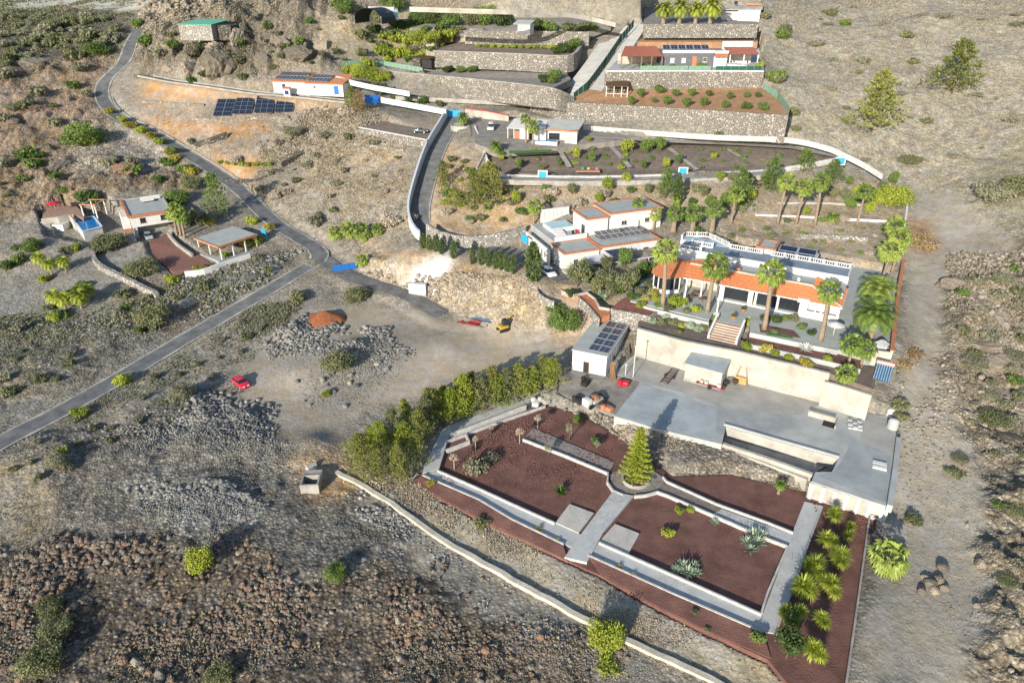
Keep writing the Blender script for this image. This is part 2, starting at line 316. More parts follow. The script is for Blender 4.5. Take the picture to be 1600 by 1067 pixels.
# ---- soil colours (the knoll hollow has its shadow painted in), stoniness and relief by area of the place (areas outlined on the photograph)
U = lambda *a: a
AREAS = [  # outline, ground colour, relief amplitude, stones
([(-300,-100),(1900,-100),(1900,1400),(-300,1400)], (.225,.205,.175), .22, .4),
([(1190,-100),(1900,-100),(1900,420),(1560,390),(1420,290),(1370,265),(1235,205),(1190,60)], (.285,.258,.208), .45, .5),
([(1700,-100),(1900,-100),(1900,500),(1560,350),(1520,280),(1600,200)], (.22,.205,.155), .4, .4),
([(1545,370),(1900,400),(1900,1300),(1560,1300),(1545,1000),(1520,800),(1490,600),(1480,430)], (.25,.215,.165), 1.0, .8),
([(1420,290),(1500,310),(1590,390),(1500,425),(1475,470),(1480,600),(1520,800),(1560,1000),(1500,1090),(1340,1090),(1365,800),(1410,700),(1420,560),(1420,400)], (.275,.25,.21), .08, .12),
([(1410,330),(1450,345),(1470,395),(1425,400)], (.25,.165,.10), .1, .3),
([(-400,-50),(210,-50),(200,60),(150,150),(180,200),(330,272),(300,300),(170,300),(60,335),(-400,430)], (.22,.17,.122), 1.15, .7),
([(-400,20),(190,22),(205,55),(160,80),(60,110),(-400,150)], (.12,.112,.088), .9, .7),
([(60,130),(150,120),(150,170),(110,230),(0,240),(-300,250),(-300,170)], (.235,.18,.135), 1.0, .6),
([(100,200),(180,200),(300,262),(250,275),(170,265),(120,280)], (.30,.27,.235), .5, .9),
([(-400,-80),(245,-80),(245,16),(-400,24)], (.34,.34,.30), .06, .1),
([(230,0),(570,0),(560,60),(540,108),(420,118),(330,110),(215,118),(205,70)], (.19,.165,.13), 1.7, .8),
([(500,20),(560,40),(600,70),(545,105),(490,60)], (.33,.28,.21), .4, .4),
([(360,25),(395,25),(405,105),(370,118)], (.10,.09,.07), 2.0, .9),  # knoll hollow: the cliff's black shadow put into the ground colour
([(205,128),(400,140),(545,155),(545,172),(400,160),(220,158)], (.35,.235,.145), .12, .15),
([(215,175),(330,195),(460,180),(520,190),(440,205),(330,218),(260,205)], (.34,.21,.12), .2, .3),
([(330,240),(440,248),(460,258),(400,282),(340,275)], (.35,.22,.13), .15, .2),
([(430,170),(560,160),(640,200),(640,330),(650,372),(540,372),(470,340),(400,320),(400,240)], (.265,.235,.19), .35, .5),
([(500,225),(600,215),(640,235),(640,300),(540,330),(450,290)], (.30,.25,.19), .35, .5),
([(560,195),(680,185),(665,222),(560,200)], (.24,.205,.175), .05, .1),
([(480,480),(560,478),(700,497),(865,520),(905,600),(760,575),(560,640),(520,700),(420,690),(360,600),(400,540)], (.26,.23,.19), .05, .1),
([(700,520),(800,515),(860,560),(640,620),(560,640),(600,600)], (.32,.275,.22), .03, .05),
([(-300,830),(150,845),(330,820),(480,900),(560,880),(700,890),(860,985),(980,1070),(980,1400),(-300,1400)], (.16,.135,.11), .5, 1.0),
([(-300,700),(60,690),(350,640),(420,690),(540,720),(560,800),(700,890),(560,890),(480,905),(330,820),(100,830),(-300,830)], (.17,.157,.138), .5, .7),
([(-300,740),(20,730),(90,740),(90,860),(-20,850),(-300,900)], (.29,.245,.18), .3, .3),
([(200,640),(330,610),(400,680),(300,720)], (.15,.145,.132), .5, 1.0),
([(180,760),(340,760),(400,810),(320,850),(250,800)], (.33,.32,.29), .4, 1.0),
([(640,810),(780,900),(900,970),(1090,1067),(900,1100),(760,985),(620,880)], (.215,.20,.175), .15, .4),
([(525,725),(640,752),(800,845),(1200,1030),(1235,1075),(1120,1075),(920,975),(680,842),(600,785)], (.34,.30,.23), .14, .2),
([(480,740),(530,690),(545,730),(520,790),(470,770)], (.34,.24,.15), .2, .4),
([(545,372),(650,398),(850,438),(868,520),(770,503),(690,487),(640,470),(560,428)], (.36,.30,.225), .7, .6),
([(560,375),(700,398),(850,430),(850,450),(700,425),(620,415)], (.33,.255,.185), .15, .3),
([(625,440),(660,405),(700,398),(705,412),(675,440),(668,470),(640,465)], (.85,.82,.75), .25, .1),
([(0,440),(150,372),(215,395),(330,415),(420,385),(470,395),(370,460),(200,560),(-200,640),(-200,480)], (.20,.19,.172), .15, .35),
([(190,450),(330,410),(430,395),(480,395),(380,450),(230,540),(190,500)], (.20,.165,.13), .4, .8),
([(160,505),(230,480),(260,520),(190,560),(120,560)], (.17,.16,.14), .5, .9),
([(-300,510),(150,500),(160,570),(90,610),(-300,700)], (.20,.18,.145), .5, .7),
([(680,190),(760,270),(830,320),(870,370),(740,378),(672,345),(670,280)], (.33,.25,.17), .25, .3),
([(780,282),(1400,280),(1410,410),(1020,330),(850,320)], (.30,.245,.18), .2, .35),
([(1060,365),(1400,372),(1400,420),(1080,400)], (.29,.245,.19), .15, .3),
([(860,440),(1000,480),(900,560),(860,530)], (.36,.28,.20), .15, .2),
([(530,100),(680,65),(720,20),(620,30),(560,60)], (.27,.23,.17), .2, .3),
([(540,0),(1000,0),(1000,30),(700,38)], (.30,.27,.21), .2, .2),
([(840,620),(960,640),(1130,700),(1260,745),(1250,790),(1060,745),(990,720),(900,650)], (.235,.21,.18), .22, .9),
]
gpx, gpy = proj(GX, GY, H0)
jx = fbm(GX * .12, GY * .12, 4) * 34 * (1.0 + 0 * GX); jy = fbm(GX * .12 + 55, GY * .12 + 31, 4) * 22
_nf = 1 + 2.6 * np.clip((gpy - 480) / 450, 0, 1.2); jx = jx * _nf; jy = jy * _nf * 1.2
colr = np.zeros((NYR, NT, 3)); amp = np.zeros((NYR, NT)); stn = np.zeros((NYR, NT))
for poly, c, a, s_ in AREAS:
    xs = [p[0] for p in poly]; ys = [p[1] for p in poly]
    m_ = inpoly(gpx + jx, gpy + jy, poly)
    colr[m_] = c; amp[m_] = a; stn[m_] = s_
def blur(a, n):
    for ax in (0, 1):
        for _ in range(2):
            k = np.ones(2 * n + 1) / (2 * n + 1); pad = [(n, n) if i == ax else (0, 0) for i in range(2)]
            b = np.pad(a, pad, 'edge'); cs = np.cumsum(b, ax); z = np.take(cs, [0], ax) * 0; cs = np.concatenate([z, cs], ax)
            a = (np.take(cs, range(2 * n + 1, cs.shape[ax]), ax) - np.take(cs, range(0, cs.shape[ax] - 2 * n - 1), ax)) / (2 * n + 1)
    return a
colr = np.clip(colr * 1.2 * np.array([1.0, .985, .94]), 0, .84)
for k in range(3): colr[..., k] = blur(colr[..., k], 3)
amp = blur(amp, 4); stn = blur(stn, 2)
TER = H0 + amp * (fbm(GX * .11, GY * .11, 5) * 4.2 + fbm(GX * .45 + 9, GY * .45, 4, True) * 2.0 + fbm(GX * 1.6, GY * 1.6, 3) * 0.8) + np.clip(amp - .35, 0, 2) * (fbm(GX * .22 + 4, GY * .055, 4, True) * 8.0 + fbm(GX * .06, GY * .06 + 8, 3, True) * 9.0)
for px_, py_, h_, r_ in [(520,565,1.6,7),(470,590,1.3,6),(560,545,1.2,4),(340,690,1.3,6),(300,700,1.0,5),(385,655,1.0,4),(490,700,1.5,4.5),(300,815,1.0,7),(455,520,1.2,4),(700,960,.8,6),(860,1010,.7,5),(240,640,.8,8)]:
    q_ = march(H0, px_, py_); TER += h_ * np.exp(-((GX - q_.x) ** 2 + (GY - q_.y) ** 2) / (r_ * r_ * .5))
ROADMASK = np.zeros((NYR, NT), bool)
TERRACES = []; SURF = None
def seg_field(pl, wmax):
    """nearest distance to polyline and height of the nearest point, on the grid"""
    D = np.full((NYR, NT), 1e9); Z = np.zeros((NYR, NT))
    for a, b in zip(pl[:-1], pl[1:]):
        lo = np.searchsorted(YS, min(a[1], b[1]) - wmax); hi = np.searchsorted(YS, max(a[1], b[1]) + wmax)
        if hi <= lo: continue
        x = GX[lo:hi]; y = GY[lo:hi]; ex, ey = b[0] - a[0], b[1] - a[1]; l2 = ex * ex + ey * ey + 1e-9
        t = np.clip(((x - a[0]) * ex + (y - a[1]) * ey) / l2, 0, 1)
        d = np.hypot(x - a[0] - t * ex, y - a[1] - t * ey); z = a[2] + t * (b[2] - a[2])
        m_ = d < D[lo:hi]; D[lo:hi][m_] = d[m_]; Z[lo:hi][m_] = z[m_]
    return D, Z
ROADS = {}
def grade_road(name, pix, w, n=8, soft=3.0):
    """grade the ground along a road: pix = (px, py) on the bare ground, or (px,py,z)"""
    global TER
    p3 = [P(*q) if len(q) == 3 else march(H0, *q) for q in pix]
    pl = catmull(p3, n); ROADS[name] = (pl, w)
    D, Z = seg_field(pl, w / 2 + soft + 1)
    k = np.clip((D - w / 2 - 0.3) / soft, 0, 1); k = k * k * (3 - 2 * k)
    TER = np.where(D < w / 2 + soft + 0.3, (Z - 0.06) * (1 - k) + TER * k, TER)
    ROADMASK[D < w / 2 + 0.5] = True
grade_road('main_road', [(-120,765),(0,692),(100,640),(200,583),(300,523),(400,465),(455,432),(497,405),(492,388),(470,374),(425,345),(380,302),(335,268),(280,234),(225,202),(180,180),(160,152),(165,126),(193,97),(205,68),(217,47)], 3.8)
grade_road('yard_drive', [(500,402),(535,425),(580,443),(640,463),(690,492)], 4.0)
grade_road('branch_lane', [(222,119),(245,123),(270,128),(330,136),(400,146),(470,152),(545,160)], 3.0)
grade_road('villa_drive', [(885,437,9.3),(850,415,9.4),(800,397,9.5),(740,387,9.5),(690,382,9.5),(664,366,9.9),(655,335,12.6),(664,290,16.6),(681,238,21.6),(702,200,25.2),(712,182,27)], 4.6, soft=1.2)
# ---------------------------------------------------------------- terraces: level ground cut into and built out of the slope
def terrace(name, poly, m, thick=0.6, grow=0.9, kind='structure', label=None, cat=None, skirt_mat=None, parent=None, cut=True):
    """poly of (px,py,z); flat sheet with skirts; the slope behind is cut back to it"""
    global TER
    w = [P(*q) if len(q) == 3 else q for q in poly]
    TERRACES.append((w, cut, grow))
    n = len(w)
    mb = MB().prism([(p[0], p[1]) for p in w], [p[2] - thick for p in w], [p[2] for p in w])
    o = mb.build(name, m, parent)
    if kind: o['kind'] = kind
    if label: tag(o, label, cat)
    return o
def cutonly(poly): TERRACES.append(([P(*q) for q in poly], 'level', 0.5))
def pts_in_plane(w):
    a = np.c_[np.ones(len(w)), np.array([p[0] for p in w]), np.array([p[1] for p in w])]
    c, *_ = np.linalg.lstsq(a, np.array([p[2] for p in w]), rcond=None); return c
def finish_terrain():
    global TER, SURF
    SURF = TER.copy()
    for w, cut, g in TERRACES:
        c = pts_in_plane(w); ys = [p[1] for p in w]
        lo = np.searchsorted(YS, min(ys) - 3); hi = np.searchsorted(YS, max(ys) + 3)
        x = GX[lo:hi]; y = GY[lo:hi]; pl = c[0] + c[1] * x + c[2] * y
        ins = inpoly(x, y, w); near = ins.copy()
        for dx, dy in ((g, 0), (-g, 0), (0, g), (0, -g), (g * .7, g * .7), (-g * .7, g * .7), (g * .7, -g * .7), (-g * .7, -g * .7)): near |= inpoly(x + dx, y + dy, w)
        T = TER[lo:hi]; Sf = SURF[lo:hi]
        if cut == 'level': T[ins] = pl[ins]; Sf[ins] = pl[ins]; continue
        if cut: T[near] = np.minimum(T[near], pl[near] - 0.12); T[ins] = np.minimum(T[ins], pl[ins] - 1.0)
        else: T[ins] = np.minimum(T[ins], pl[ins] - 0.35)
        Sf[near] = np.minimum(Sf[near], pl[near]) if cut else Sf[near]
        Sf[ins] = pl[ins]
        ROADMASK[lo:hi] |= ins
    vs_ = np.stack([GX, GY, TER], -1).reshape(-1, 3).astype(np.float32)
    i = np.arange(NYR - 1)[:, None] * NT + np.arange(NT - 1)[None]; i = i.ravel()
    f = np.stack([i, i + 1, i + NT + 1, i + NT], 1).astype(np.int32)
    me = bpy.data.meshes.new('ground'); me.vertices.add(len(vs_)); me.vertices.foreach_set('co', vs_.ravel())
    me.loops.add(f.size); me.loops.foreach_set('vertex_index', f.ravel()); me.polygons.add(len(f))
    me.polygons.foreach_set('loop_start', np.arange(0, f.size, 4, dtype=np.int32)); me.polygons.foreach_set('use_smooth', np.ones(len(f), bool))
    me.update()
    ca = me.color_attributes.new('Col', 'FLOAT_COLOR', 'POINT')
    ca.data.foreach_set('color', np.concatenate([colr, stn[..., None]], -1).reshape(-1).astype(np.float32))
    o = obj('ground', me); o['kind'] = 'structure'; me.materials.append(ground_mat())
    return o
def ground_mat():
    m = bpy.data.materials.new('ground_soil'); m.use_nodes = True; t = m.node_tree; b = t.nodes['Principled BSDF']; N = t.nodes.new; Lk = t.links.new
    b.inputs['Roughness'].default_value = 0.97; b.inputs['Specular IOR Level'].default_value = 0.1
    at = N('ShaderNodeAttribute'); at.attribute_name = 'Col'; g = N('ShaderNodeNewGeometry')
    def noise(sc, det=6, ro=.65):
        n = N('ShaderNodeTexNoise'); n.inputs['Scale'].default_value = sc; n.inputs['Detail'].default_value = det; n.inputs['Roughness'].default_value = ro
        Lk(g.outputs['Position'], n.inputs['Vector']); return n.outputs['Fac']
    def rng(src, a, b_, c, d):
        r = N('ShaderNodeMapRange'); Lk(src, r.inputs['Value']); r.inputs['From Min'].default_value = a; r.inputs['From Max'].default_value = b_
        r.inputs['To Min'].default_value = c; r.inputs['To Max'].default_value = d; return r.outputs[0]
    def mul(a, b_):
        q = N('ShaderNodeMath'); q.operation = 'MULTIPLY'; Lk(a, q.inputs[0])
        if isinstance(b_, (int, float)): q.inputs[1].default_value = b_
        else: Lk(b_, q.inputs[1])
        return q.outputs[0]
    big = rng(noise(.06, 5), .3, .7, .78, 1.22); mid = rng(noise(.55, 8, .75), .35, .65, .62, 1.35); fine = rng(noise(4.5, 6, .8), .35, .65, .62, 1.35)
    v = N('ShaderNodeTexVoronoi'); v.inputs['Scale'].default_value = 1.9; Lk(g.outputs['Position'], v.inputs['Vector'])
    sep = N('ShaderNodeSeparateColor'); Lk(v.outputs['Color'], sep.inputs[0])
    cell = rng(sep.outputs[0], 0, 1, .55, 1.6); dist = rng(v.outputs['Distance'], .1, .6, 1.15, .55)
    st = mul(cell, dist); mixs = N('ShaderNodeMix'); Lk(at.outputs['Alpha'], mixs.inputs['Factor']); mixs.inputs['A'].default_value = 1.0; Lk(st, mixs.inputs['B'])
    mx2 = N('ShaderNodeMix'); Lk(rng(at.outputs['Alpha'], .05, .5, .35, 1.0), mx2.inputs['Factor']); mx2.inputs['A'].default_value = 1.0; Lk(mul(mid, fine), mx2.inputs['B'])
    tot = mul(mul(big, mx2.outputs['Result']), mixs.outputs['Result'])
    vm = N('ShaderNodeVectorMath'); vm.operation = 'SCALE'; Lk(at.outputs['Color'], vm.inputs[0]); Lk(tot, vm.inputs['Scale'])
    hs = N('ShaderNodeHueSaturation'); Lk(vm.outputs[0], hs.inputs['Color']); Lk(rng(noise(.25, 4), .3, .7, .6, 1.4), hs.inputs['Saturation'])
    Lk(hs.outputs[0], b.inputs['Base Color'])
    ad = N('ShaderNodeMath'); ad.operation = 'ADD'; Lk(mul(noise(1.4, 8, .7), rng(at.outputs['Alpha'], 0, .8, .14, .8)), ad.inputs[0]); Lk(mul(mul(rng(v.outputs['Distance'], 0, .6, 1, 0), at.outputs['Alpha']), 0.5), ad.inputs[1])
    bp = N('ShaderNodeBump'); bp.inputs['Strength'].default_value = 1.0; bp.inputs['Distance'].default_value = 0.45
    Lk(ad.outputs[0], bp.inputs['Height']); Lk(bp.outputs['Normal'], b.inputs['Normal'])
    return m
def ribbon(name, pl, w, m, dz=0.05, off=0.0, kind='structure', thick=0.0, parent=None):
    """strip along a polyline, level across"""
    L_, R_ = [], []; n = len(pl)
    for i, p in enumerate(pl):
        d = pl[min(i + 1, n - 1)] - pl[max(i - 1, 0)]; q = Vector((d.y, -d.x, 0)).normalized()
        wv = w(i / (n - 1)) if callable(w) else w
        L_.append(p + q * (off - wv / 2)); R_.append(p + q * (off + wv / 2))
    vs_, fs = [], []
    for a, b in zip(L_, R_): vs_ += [(a.x, a.y, a.z + dz), (b.x, b.y, b.z + dz)]
    fs = [(2 * i, 2 * i + 1, 2 * i + 3, 2 * i + 2) for i in range(n - 1)]
    if thick:
        k = len(vs_); vs_ += [(x, y, z - thick) for x, y, z in vs_]
        for i in range(n - 1):
            fs += [(2 * i, 2 * i + 2, k + 2 * i + 2, k + 2 * i), (2 * i + 3, 2 * i + 1, k + 2 * i + 1, k + 2 * i + 3)]
        fs += [(1, 0, k, k + 1), (2 * n - 2, 2 * n - 1, k + 2 * n - 1, k + 2 * n - 2)]
    o = obj(name, meshdata(name, vs_, fs, m), parent)
    if kind: o['kind'] = kind
    return o
def offset_line(pl, off):
    out = []; n = len(pl)
    for i in range(n):
        ds = []
        if i > 0: ds.append((pl[i] - pl[i - 1]).to_2d().normalized())
        if i < n - 1: ds.append((pl[i + 1] - pl[i]).to_2d().normalized())
        if len(ds) == 2:
            m_ = (Vector((ds[0].y, -ds[0].x)) + Vector((ds[1].y, -ds[1].x))); m_ = m_.normalized() if m_.length > 1e-6 else Vector((ds[0].y, -ds[0].x))
            m_ = m_ / max(0.35, m_.dot(Vector((ds[0].y, -ds[0].x))))
        else: m_ = Vector((ds[0].y, -ds[0].x))
        out.append(Vector((pl[i].x + m_.x * off, pl[i].y + m_.y * off, pl[i].z)))
    return out
def wall(name, pix, h, t=0.3, m=None, label=None, cat='wall', cap=None, capm=None, group=None, n=0, batter=0.0, parent=None, rough=0.0):
    """wall whose TOP centre line is given as (px,py,ztop) or world Vectors; h = height (number or list) below the top"""
    pl = [q if isinstance(q, Vector) else P(*q) for q in pix]
    if n: pl = catmull(pl, n)
    if rough:
        q2 = []
        for a, b in zip(pl[:-1], pl[1:]):
            k = max(1, int((b - a).length / 1.2))
            q2 += [a.lerp(b, i / k) for i in range(k)]
        pl = q2 + [pl[-1]]; rr = random.Random(len(pl)); pl = [p + Vector((rr.uniform(-.12, .12), rr.uniform(-.12, .12), rr.uniform(-rough, rough))) for p in pl]
    k = len(pl); hs_ = [h[min(int(round(i * (len(h) - 1) / (k - 1))), len(h) - 1)] for i in range(k)] if hasattr(h, '__len__') else [h] * k
    A_, B_ = offset_line(pl, -t / 2), offset_line(pl, t / 2); A2, B2 = offset_line(pl, -t / 2 - batter), offset_line(pl, t / 2 + batter)
    vs_, fs = [], []
    for i in range(k):
        vs_ += [(A_[i].x, A_[i].y, pl[i].z), (B_[i].x, B_[i].y, pl[i].z), (A2[i].x, A2[i].y, pl[i].z - hs_[i]), (B2[i].x, B2[i].y, pl[i].z - hs_[i])]
    for i in range(k - 1):
        a, b = 4 * i, 4 * i + 4
        fs += [(a, a + 1, b + 1, b), (a + 2, a, b, b + 2), (a + 1, a + 3, b + 3, b + 1)]
    fs += [(0, 2, 3, 1), (4 * k - 4, 4 * k - 3, 4 * k - 1, 4 * k - 2)]
    body = meshdata(name, vs_, fs, m or M_WHITE)
    if cap:
        if parent is None:
            root = thing(name, label, cat, (0, 0, 0), 0, group); root['kind'] = 'thing'
        else: root = parent
        obj('wall_body' if parent is None else name, body, root)
        cw, ch = cap; C_, D_ = offset_line(pl, -cw / 2), offset_line(pl, cw / 2); vs_, fs = [], []
        for i in range(k):
            z = pl[i].z + 0.003; vs_ += [(C_[i].x, C_[i].y, z + ch), (D_[i].x, D_[i].y, z + ch), (C_[i].x, C_[i].y, z - 0.05), (D_[i].x, D_[i].y, z - 0.05)]
        for i in range(k - 1):
            a, b = 4 * i, 4 * i + 4
            fs += [(a, a + 1, b + 1, b), (a + 2, a, b, b + 2), (a + 1, a + 3, b + 3, b + 1)]
        fs += [(0, 2, 3, 1), (4 * k - 4, 4 * k - 3, 4 * k - 1, 4 * k - 2)]
        obj('coping', meshdata('coping', vs_, fs, capm or M_WHITE), root)
        return root
    o = obj(name, body, parent)
    if parent is None and label: tag(o, label, cat, group, 'thing')
    return o
# ================================================================ the setting: terraces, garden floors
GZ = -0.15
def Z_(poly, z): return [(x, y, z) for x, y in poly]
picon = terrace('picon_ground', [(q[0], q[1], GZ) for q in [(640,753),(690,780),(736,804),(800,836),(892,878),(938,898),(1015,942),(1067,968),(1137,1001),(1200,1030),(1237,1075),(1317,1085),(1322,1067),(1358,807),(1290,772),(1262,770),(1140,742),(1050,745),(1000,705),(935,664),(900,646),(845,632),(705,668),(662,735)]], M_PICON, 0.9)
def paths(name, poly, z, m=M_PATH, thick=0.5): return terrace(name, [(x, y, z) for x, y in poly], m, thick, cut=False)
paths('garden_path_near', [(662,741),(684,734),(748,762),(800,787),(905,833),(935,849),(1190,960),(1194,985),(919,866),(882,850),(800,812),(748,780)], 0.0)
paths('garden_path_left', [(660,739),(664,725),(690,672),(706,663),(850,610),(862,618),(705,678),(698,690),(683,733)], 0.004)
paths('garden_path_right', [(1257,783),(1284,790),(1262,850),(1240,915),(1222,955),(1211,989),(1193,986),(1191,961),(1232,851),(1239,829)], 0.008)
paths('garden_path_cross', [(957,768),(990,774),(944,829),(917,878),(882,870),(916,823)], 0.25, thick=0.7)
paths('paved_pad_left', [(890,787),(928,801),(904,832),(868,816)], 0.12, mat('pad_concrete', (.46, .43, .38), .9, .1, .5, .15, 9))
paths('paved_pad_right', [(961,818),(999,833),(982,864),(936,846)], 0.12, MATS['pad_concrete'])
paths('walkway', [(1036,754),(1120,789),(1200,819),(1240,834),(1231,850),(1200,836),(1168,824),(1040,770),(1026,766)], 0.02, mat('shaded_brown_path', (.20, .165, .14), .95, .2, .8, .4, 6))  # brown stretch of the walkway, the shadow on it put into the colour
paths('walkway_slab', [(1128,795),(1200,821),(1240,835),(1231,850),(1200,837),(1168,825),(1112,803)], 0.05)
paths('ring_path', [(952,742),(968,733),(990,728),(1015,731),(1036,745),(1038,758),(1024,766),(1000,771),(975,770),(957,762)], 0.01, mat('stony_path', (.25, .22, .20), .95, .25, 1.5, .5, 6))
paths('dirt_walk', [(820,684),(832,668),(960,722),(952,738)], 0.0, MATS['stony_path'])
terrace('picon_strip', [(658,744,.22),(748,782,.22),(800,813,.22),(880,852,.22),(888,876,-.02),(800,834,-.05),(736,802,-.05),(690,778,-.05),(642,752,-.05)], M_PICON, .6, cut=False)
terrace('picon_strip', [(921,869,.22),(1050,928,.22),(1192,989,.22),(1205,1028,-.05),(1137,999,-.05),(1067,966,-.05),(1015,940,-.05),(938,895,-.05)], M_PICON, .6, cut=False)
# concrete yard on which the sheds stand
YZ = 2.6
yard = terrace('concrete_yard', [(q[0], q[1], YZ) for q in [(960,650),(1002,594),(958,584),(998,547),(1062,562),(1150,585),(1250,614),(1290,626),(1352,645),(1386,650),(1404,684),(1390,792),(1268,752),(1274,737),(1300,737),(1310,716),(1134,665),(1128,694),(1020,668)]], M_YARD, 3.2)
for nm, pol, c_ in (('concrete_patch', [(1003,597),(962,585),(1000,550),(1064,566),(1150,590),(1250,618),(1286,630),(1250,648),(1140,640),(1060,612)], (.34,.325,.295)), ('concrete_patch', [(962,648),(1000,600),(1055,614),(1120,640),(1118,688),(1022,665)], (.33,.36,.365)), ('concrete_patch', [(1275,742),(1302,738),(1318,715),(1330,690),(1392,712),(1386,786)], (.30,.32,.315)), ('concrete_patch', [(1360,648),(1384,654),(1400,685),(1394,708),(1340,690)], (.36,.345,.31))):
    terrace(nm, [(x, y, YZ + .006) for x, y in pol], mat('pour_%d' % int(c_[0] * 1000 + c_[2] * 100), c_, .88, .16, .3, .2, 6, detail=9), .05, cut=False)
terrace('trench_floor', Z_([(1134,668),(1309,718),(1272,738),(1131,692)], .7), M_CONCD, 1.0)
# gravel area left of the yard in front of the shed
gy = terrace('shed_forecourt', [(875,590,2.1),(900,575,2.2),(958,584,2.4),(1000,596,2.4),(962,648,2.0),(905,632,1.4),(872,612,1.5)], M_GREYSOIL, 0.8)
# planted strips above the cream wall, then patio
terrace('planted_strip_low', [(996,511,7.9),(1072,532,7.9),(1155,548,7.9),(1298,584,7.9),(1365,608,7.9),(1372,575,7.9),(1301,563,7.9),(1180,536,7.9),(1080,510,7.9),(1000,492,7.9)], M_DIRT, 5.0)
terrace('planted_strip_mid', [(1165,534,8.6),(1302,566,8.6),(1345,575,8.6),(1350,557,8.6),(1310,545,8.6),(1170,518,8.6)], M_PICON, 2.0)
terrace('planted_strip_left', [(992,488,8.6),(1090,511,8.6),(1118,512,8.6),(1108,498,8.6),(1010,474,8.6)], M_DIRT, 2.0)
terrace('villa_patio', [(985,470,9.4),(1108,500,9.4),(1115,488,9.4),(1172,495,9.4),(1172,519,9.4),(1310,546,9.4),(1350,557,9.4),(1392,548,9.4),(1406,440,9.4),(1385,425,9.4),(1340,418,9.4),(1200,404,9.4),(1085,388,9.4),(1030,402,9.4),(1005,430,9.4)], M_ROOFG, 3.0)
terrace('patio_bed', Z_([(1186,506),(1240,516),(1252,528),(1188,519)], 9.43), M_PICON, .3, cut=False)
terrace('patio_lawn', Z_([(1198,517),(1236,524),(1240,529),(1198,523)], 9.46), mat('lawn_green', (.075,.17,.05), .95, .3, 2, .4, 8), .3, cut=False)
# middle garden plots
terrace('middle_garden', [(748,268,20.3),(900,274,20.1),(1000,273,20.1),(1180,266,20.4),(1245,258,21.0),(1310,246,22.2),(1230,228,23.6),(1150,226,23.4),(960,222,24.0),(900,226,23.6),(870,232,23.2),(775,238,22.8)], M_DIRT, 2.5)
terrace('casita_court', [(742,224,24.8),(775,237,24.0),(870,231,24.4),(905,226,24.6),(960,221,25.0),(1000,214,25.6),(915,203,26.0),(800,183,27.0),(735,186,26.8)], M_GREYSOIL, 1.5)
# upper terraces right: orchard, grey house, strip above
terrace('orchard_ground', [(890,161,32),(1060,169,32),(1232,180,32),(1222,158,33.6),(1192,138,35.2),(985,134,35.4),(948,120,36.6),(925,128,35.6)], M_ORSOIL, 2.0)
terrace('grey_house_court', [(946,113,39.4),(1192,113,39.4),(1190,90,41.0),(1183,68,44.0),(985,66,44.0),(968,90,41)], M_CONC, 2.5)
terrace('strip_above_grey_house', [(985,66,45),(1184,66,45),(1182,54,46.6),(1010,54,46.6)], M_ORSOIL, 2.0)
terrace('top_house_court', [(1006,39,49.9),(1183,39,49.9),(1185,12,53.0),(1005,12,53.0)], M_GREYSOIL, 3.0)
# upper terraces left
terrace('vegetable_terrace', [(600,106,36.6),(618,113,36.2),(700,121,36.0),(800,131,36.0),(862,139,35.8),(892,124,36.6),(880,107,38.4),(690,101,38.4),(640,98,38.6)], M_GREYSOIL, 2.0)
terrace('vine_terrace', [(680,80,42.4),(800,84,42.4),(885,87,42.2),(905,74,43.8),(880,68,44.6),(735,66,44.6),(700,66,44.2)], M_DIRT, 2.0)
terrace('top_terrace', [(728,48,48),(920,50,48),(955,38,50),(940,28,51),(700,28,51),(640,44,49)], M_GREYSOIL, 2.0)
# parking strip with the parked green car
terrace('parking_strip', [(562,200,26.1),(667,219,24.4),(674,205,25.6),(600,190,27.0)], M_DIRT, 1.2)
terrace('brick_drive', [(238,398,7.0),(232,378,7.9),(262,366,8.0),(300,392,7.2),(330,412,6.6),(300,420,6.4),(270,425,6.4)], mat('red_paving', (.20,.10,.08), .9, .2, 2, .2, 8), 1.2)
terrace('brick_path', [(876,452,8.9),(886,458,8.9),(904,463,8.9),(936,496,8.2),(953,492,8.2),(952,482,8.4),(938,479,8.4),(918,456,8.9),(900,458,8.9)], M_TERRA, 1.2)
terrace('red_terrace', [(955,481,9.0),(1016,493,9.0),(1029,483,9.0),(1010,474,9.2),(975,465,9.2)], mat('red_gravel', (.22,.09,.07), .95, .2, 1, .4, 5), 3.0)
cutonly([(150,392,7.0),(232,378,7.9),(262,366,8.0),(268,345,8.4),(215,350,8.2),(165,325,8.6),(150,330,8.6),(110,330,8.2),(62,345,7.4),(75,380,6.6),(130,385,6.6)])
GROUND = finish_terrain()
def G(px, py): return march(SURF, px, py)
def gz(x, y): return float(bil(SURF, np.array(float(x)), np.array(float(y))))
# ---------------------------------------------------------------- roads
pl, w = ROADS['main_road']; ribbon('main_road', pl, w, M_ASPH, 0.06)
kerbm = mat('pale_kerb', (.36, .345, .31), .95, .25, .7, .4, 5, coord='World')
_vw = lambda t: .25 + .45 * abs(math.sin(t * 61) * math.sin(t * 143 + 1))
ribbon('road_verge', pl, _vw, kerbm, 0.075, 2.05); ribbon('road_verge', pl, lambda t: _vw(1.3 - t), kerbm, 0.075, -2.05)
pl, w = ROADS['yard_drive']; ribbon('yard_drive', pl, w, mat('worn_asphalt', (.16, .155, .145), .95, .3, .4, .3, 8, coord='World'), 0.09)
pl, w = ROADS['branch_lane']; ribbon('branch_lane', pl, w, M_ASPH, 0.06)
pl, w = ROADS['villa_drive']; ribbon('villa_drive', pl, w, M_ASPH, 0.06)
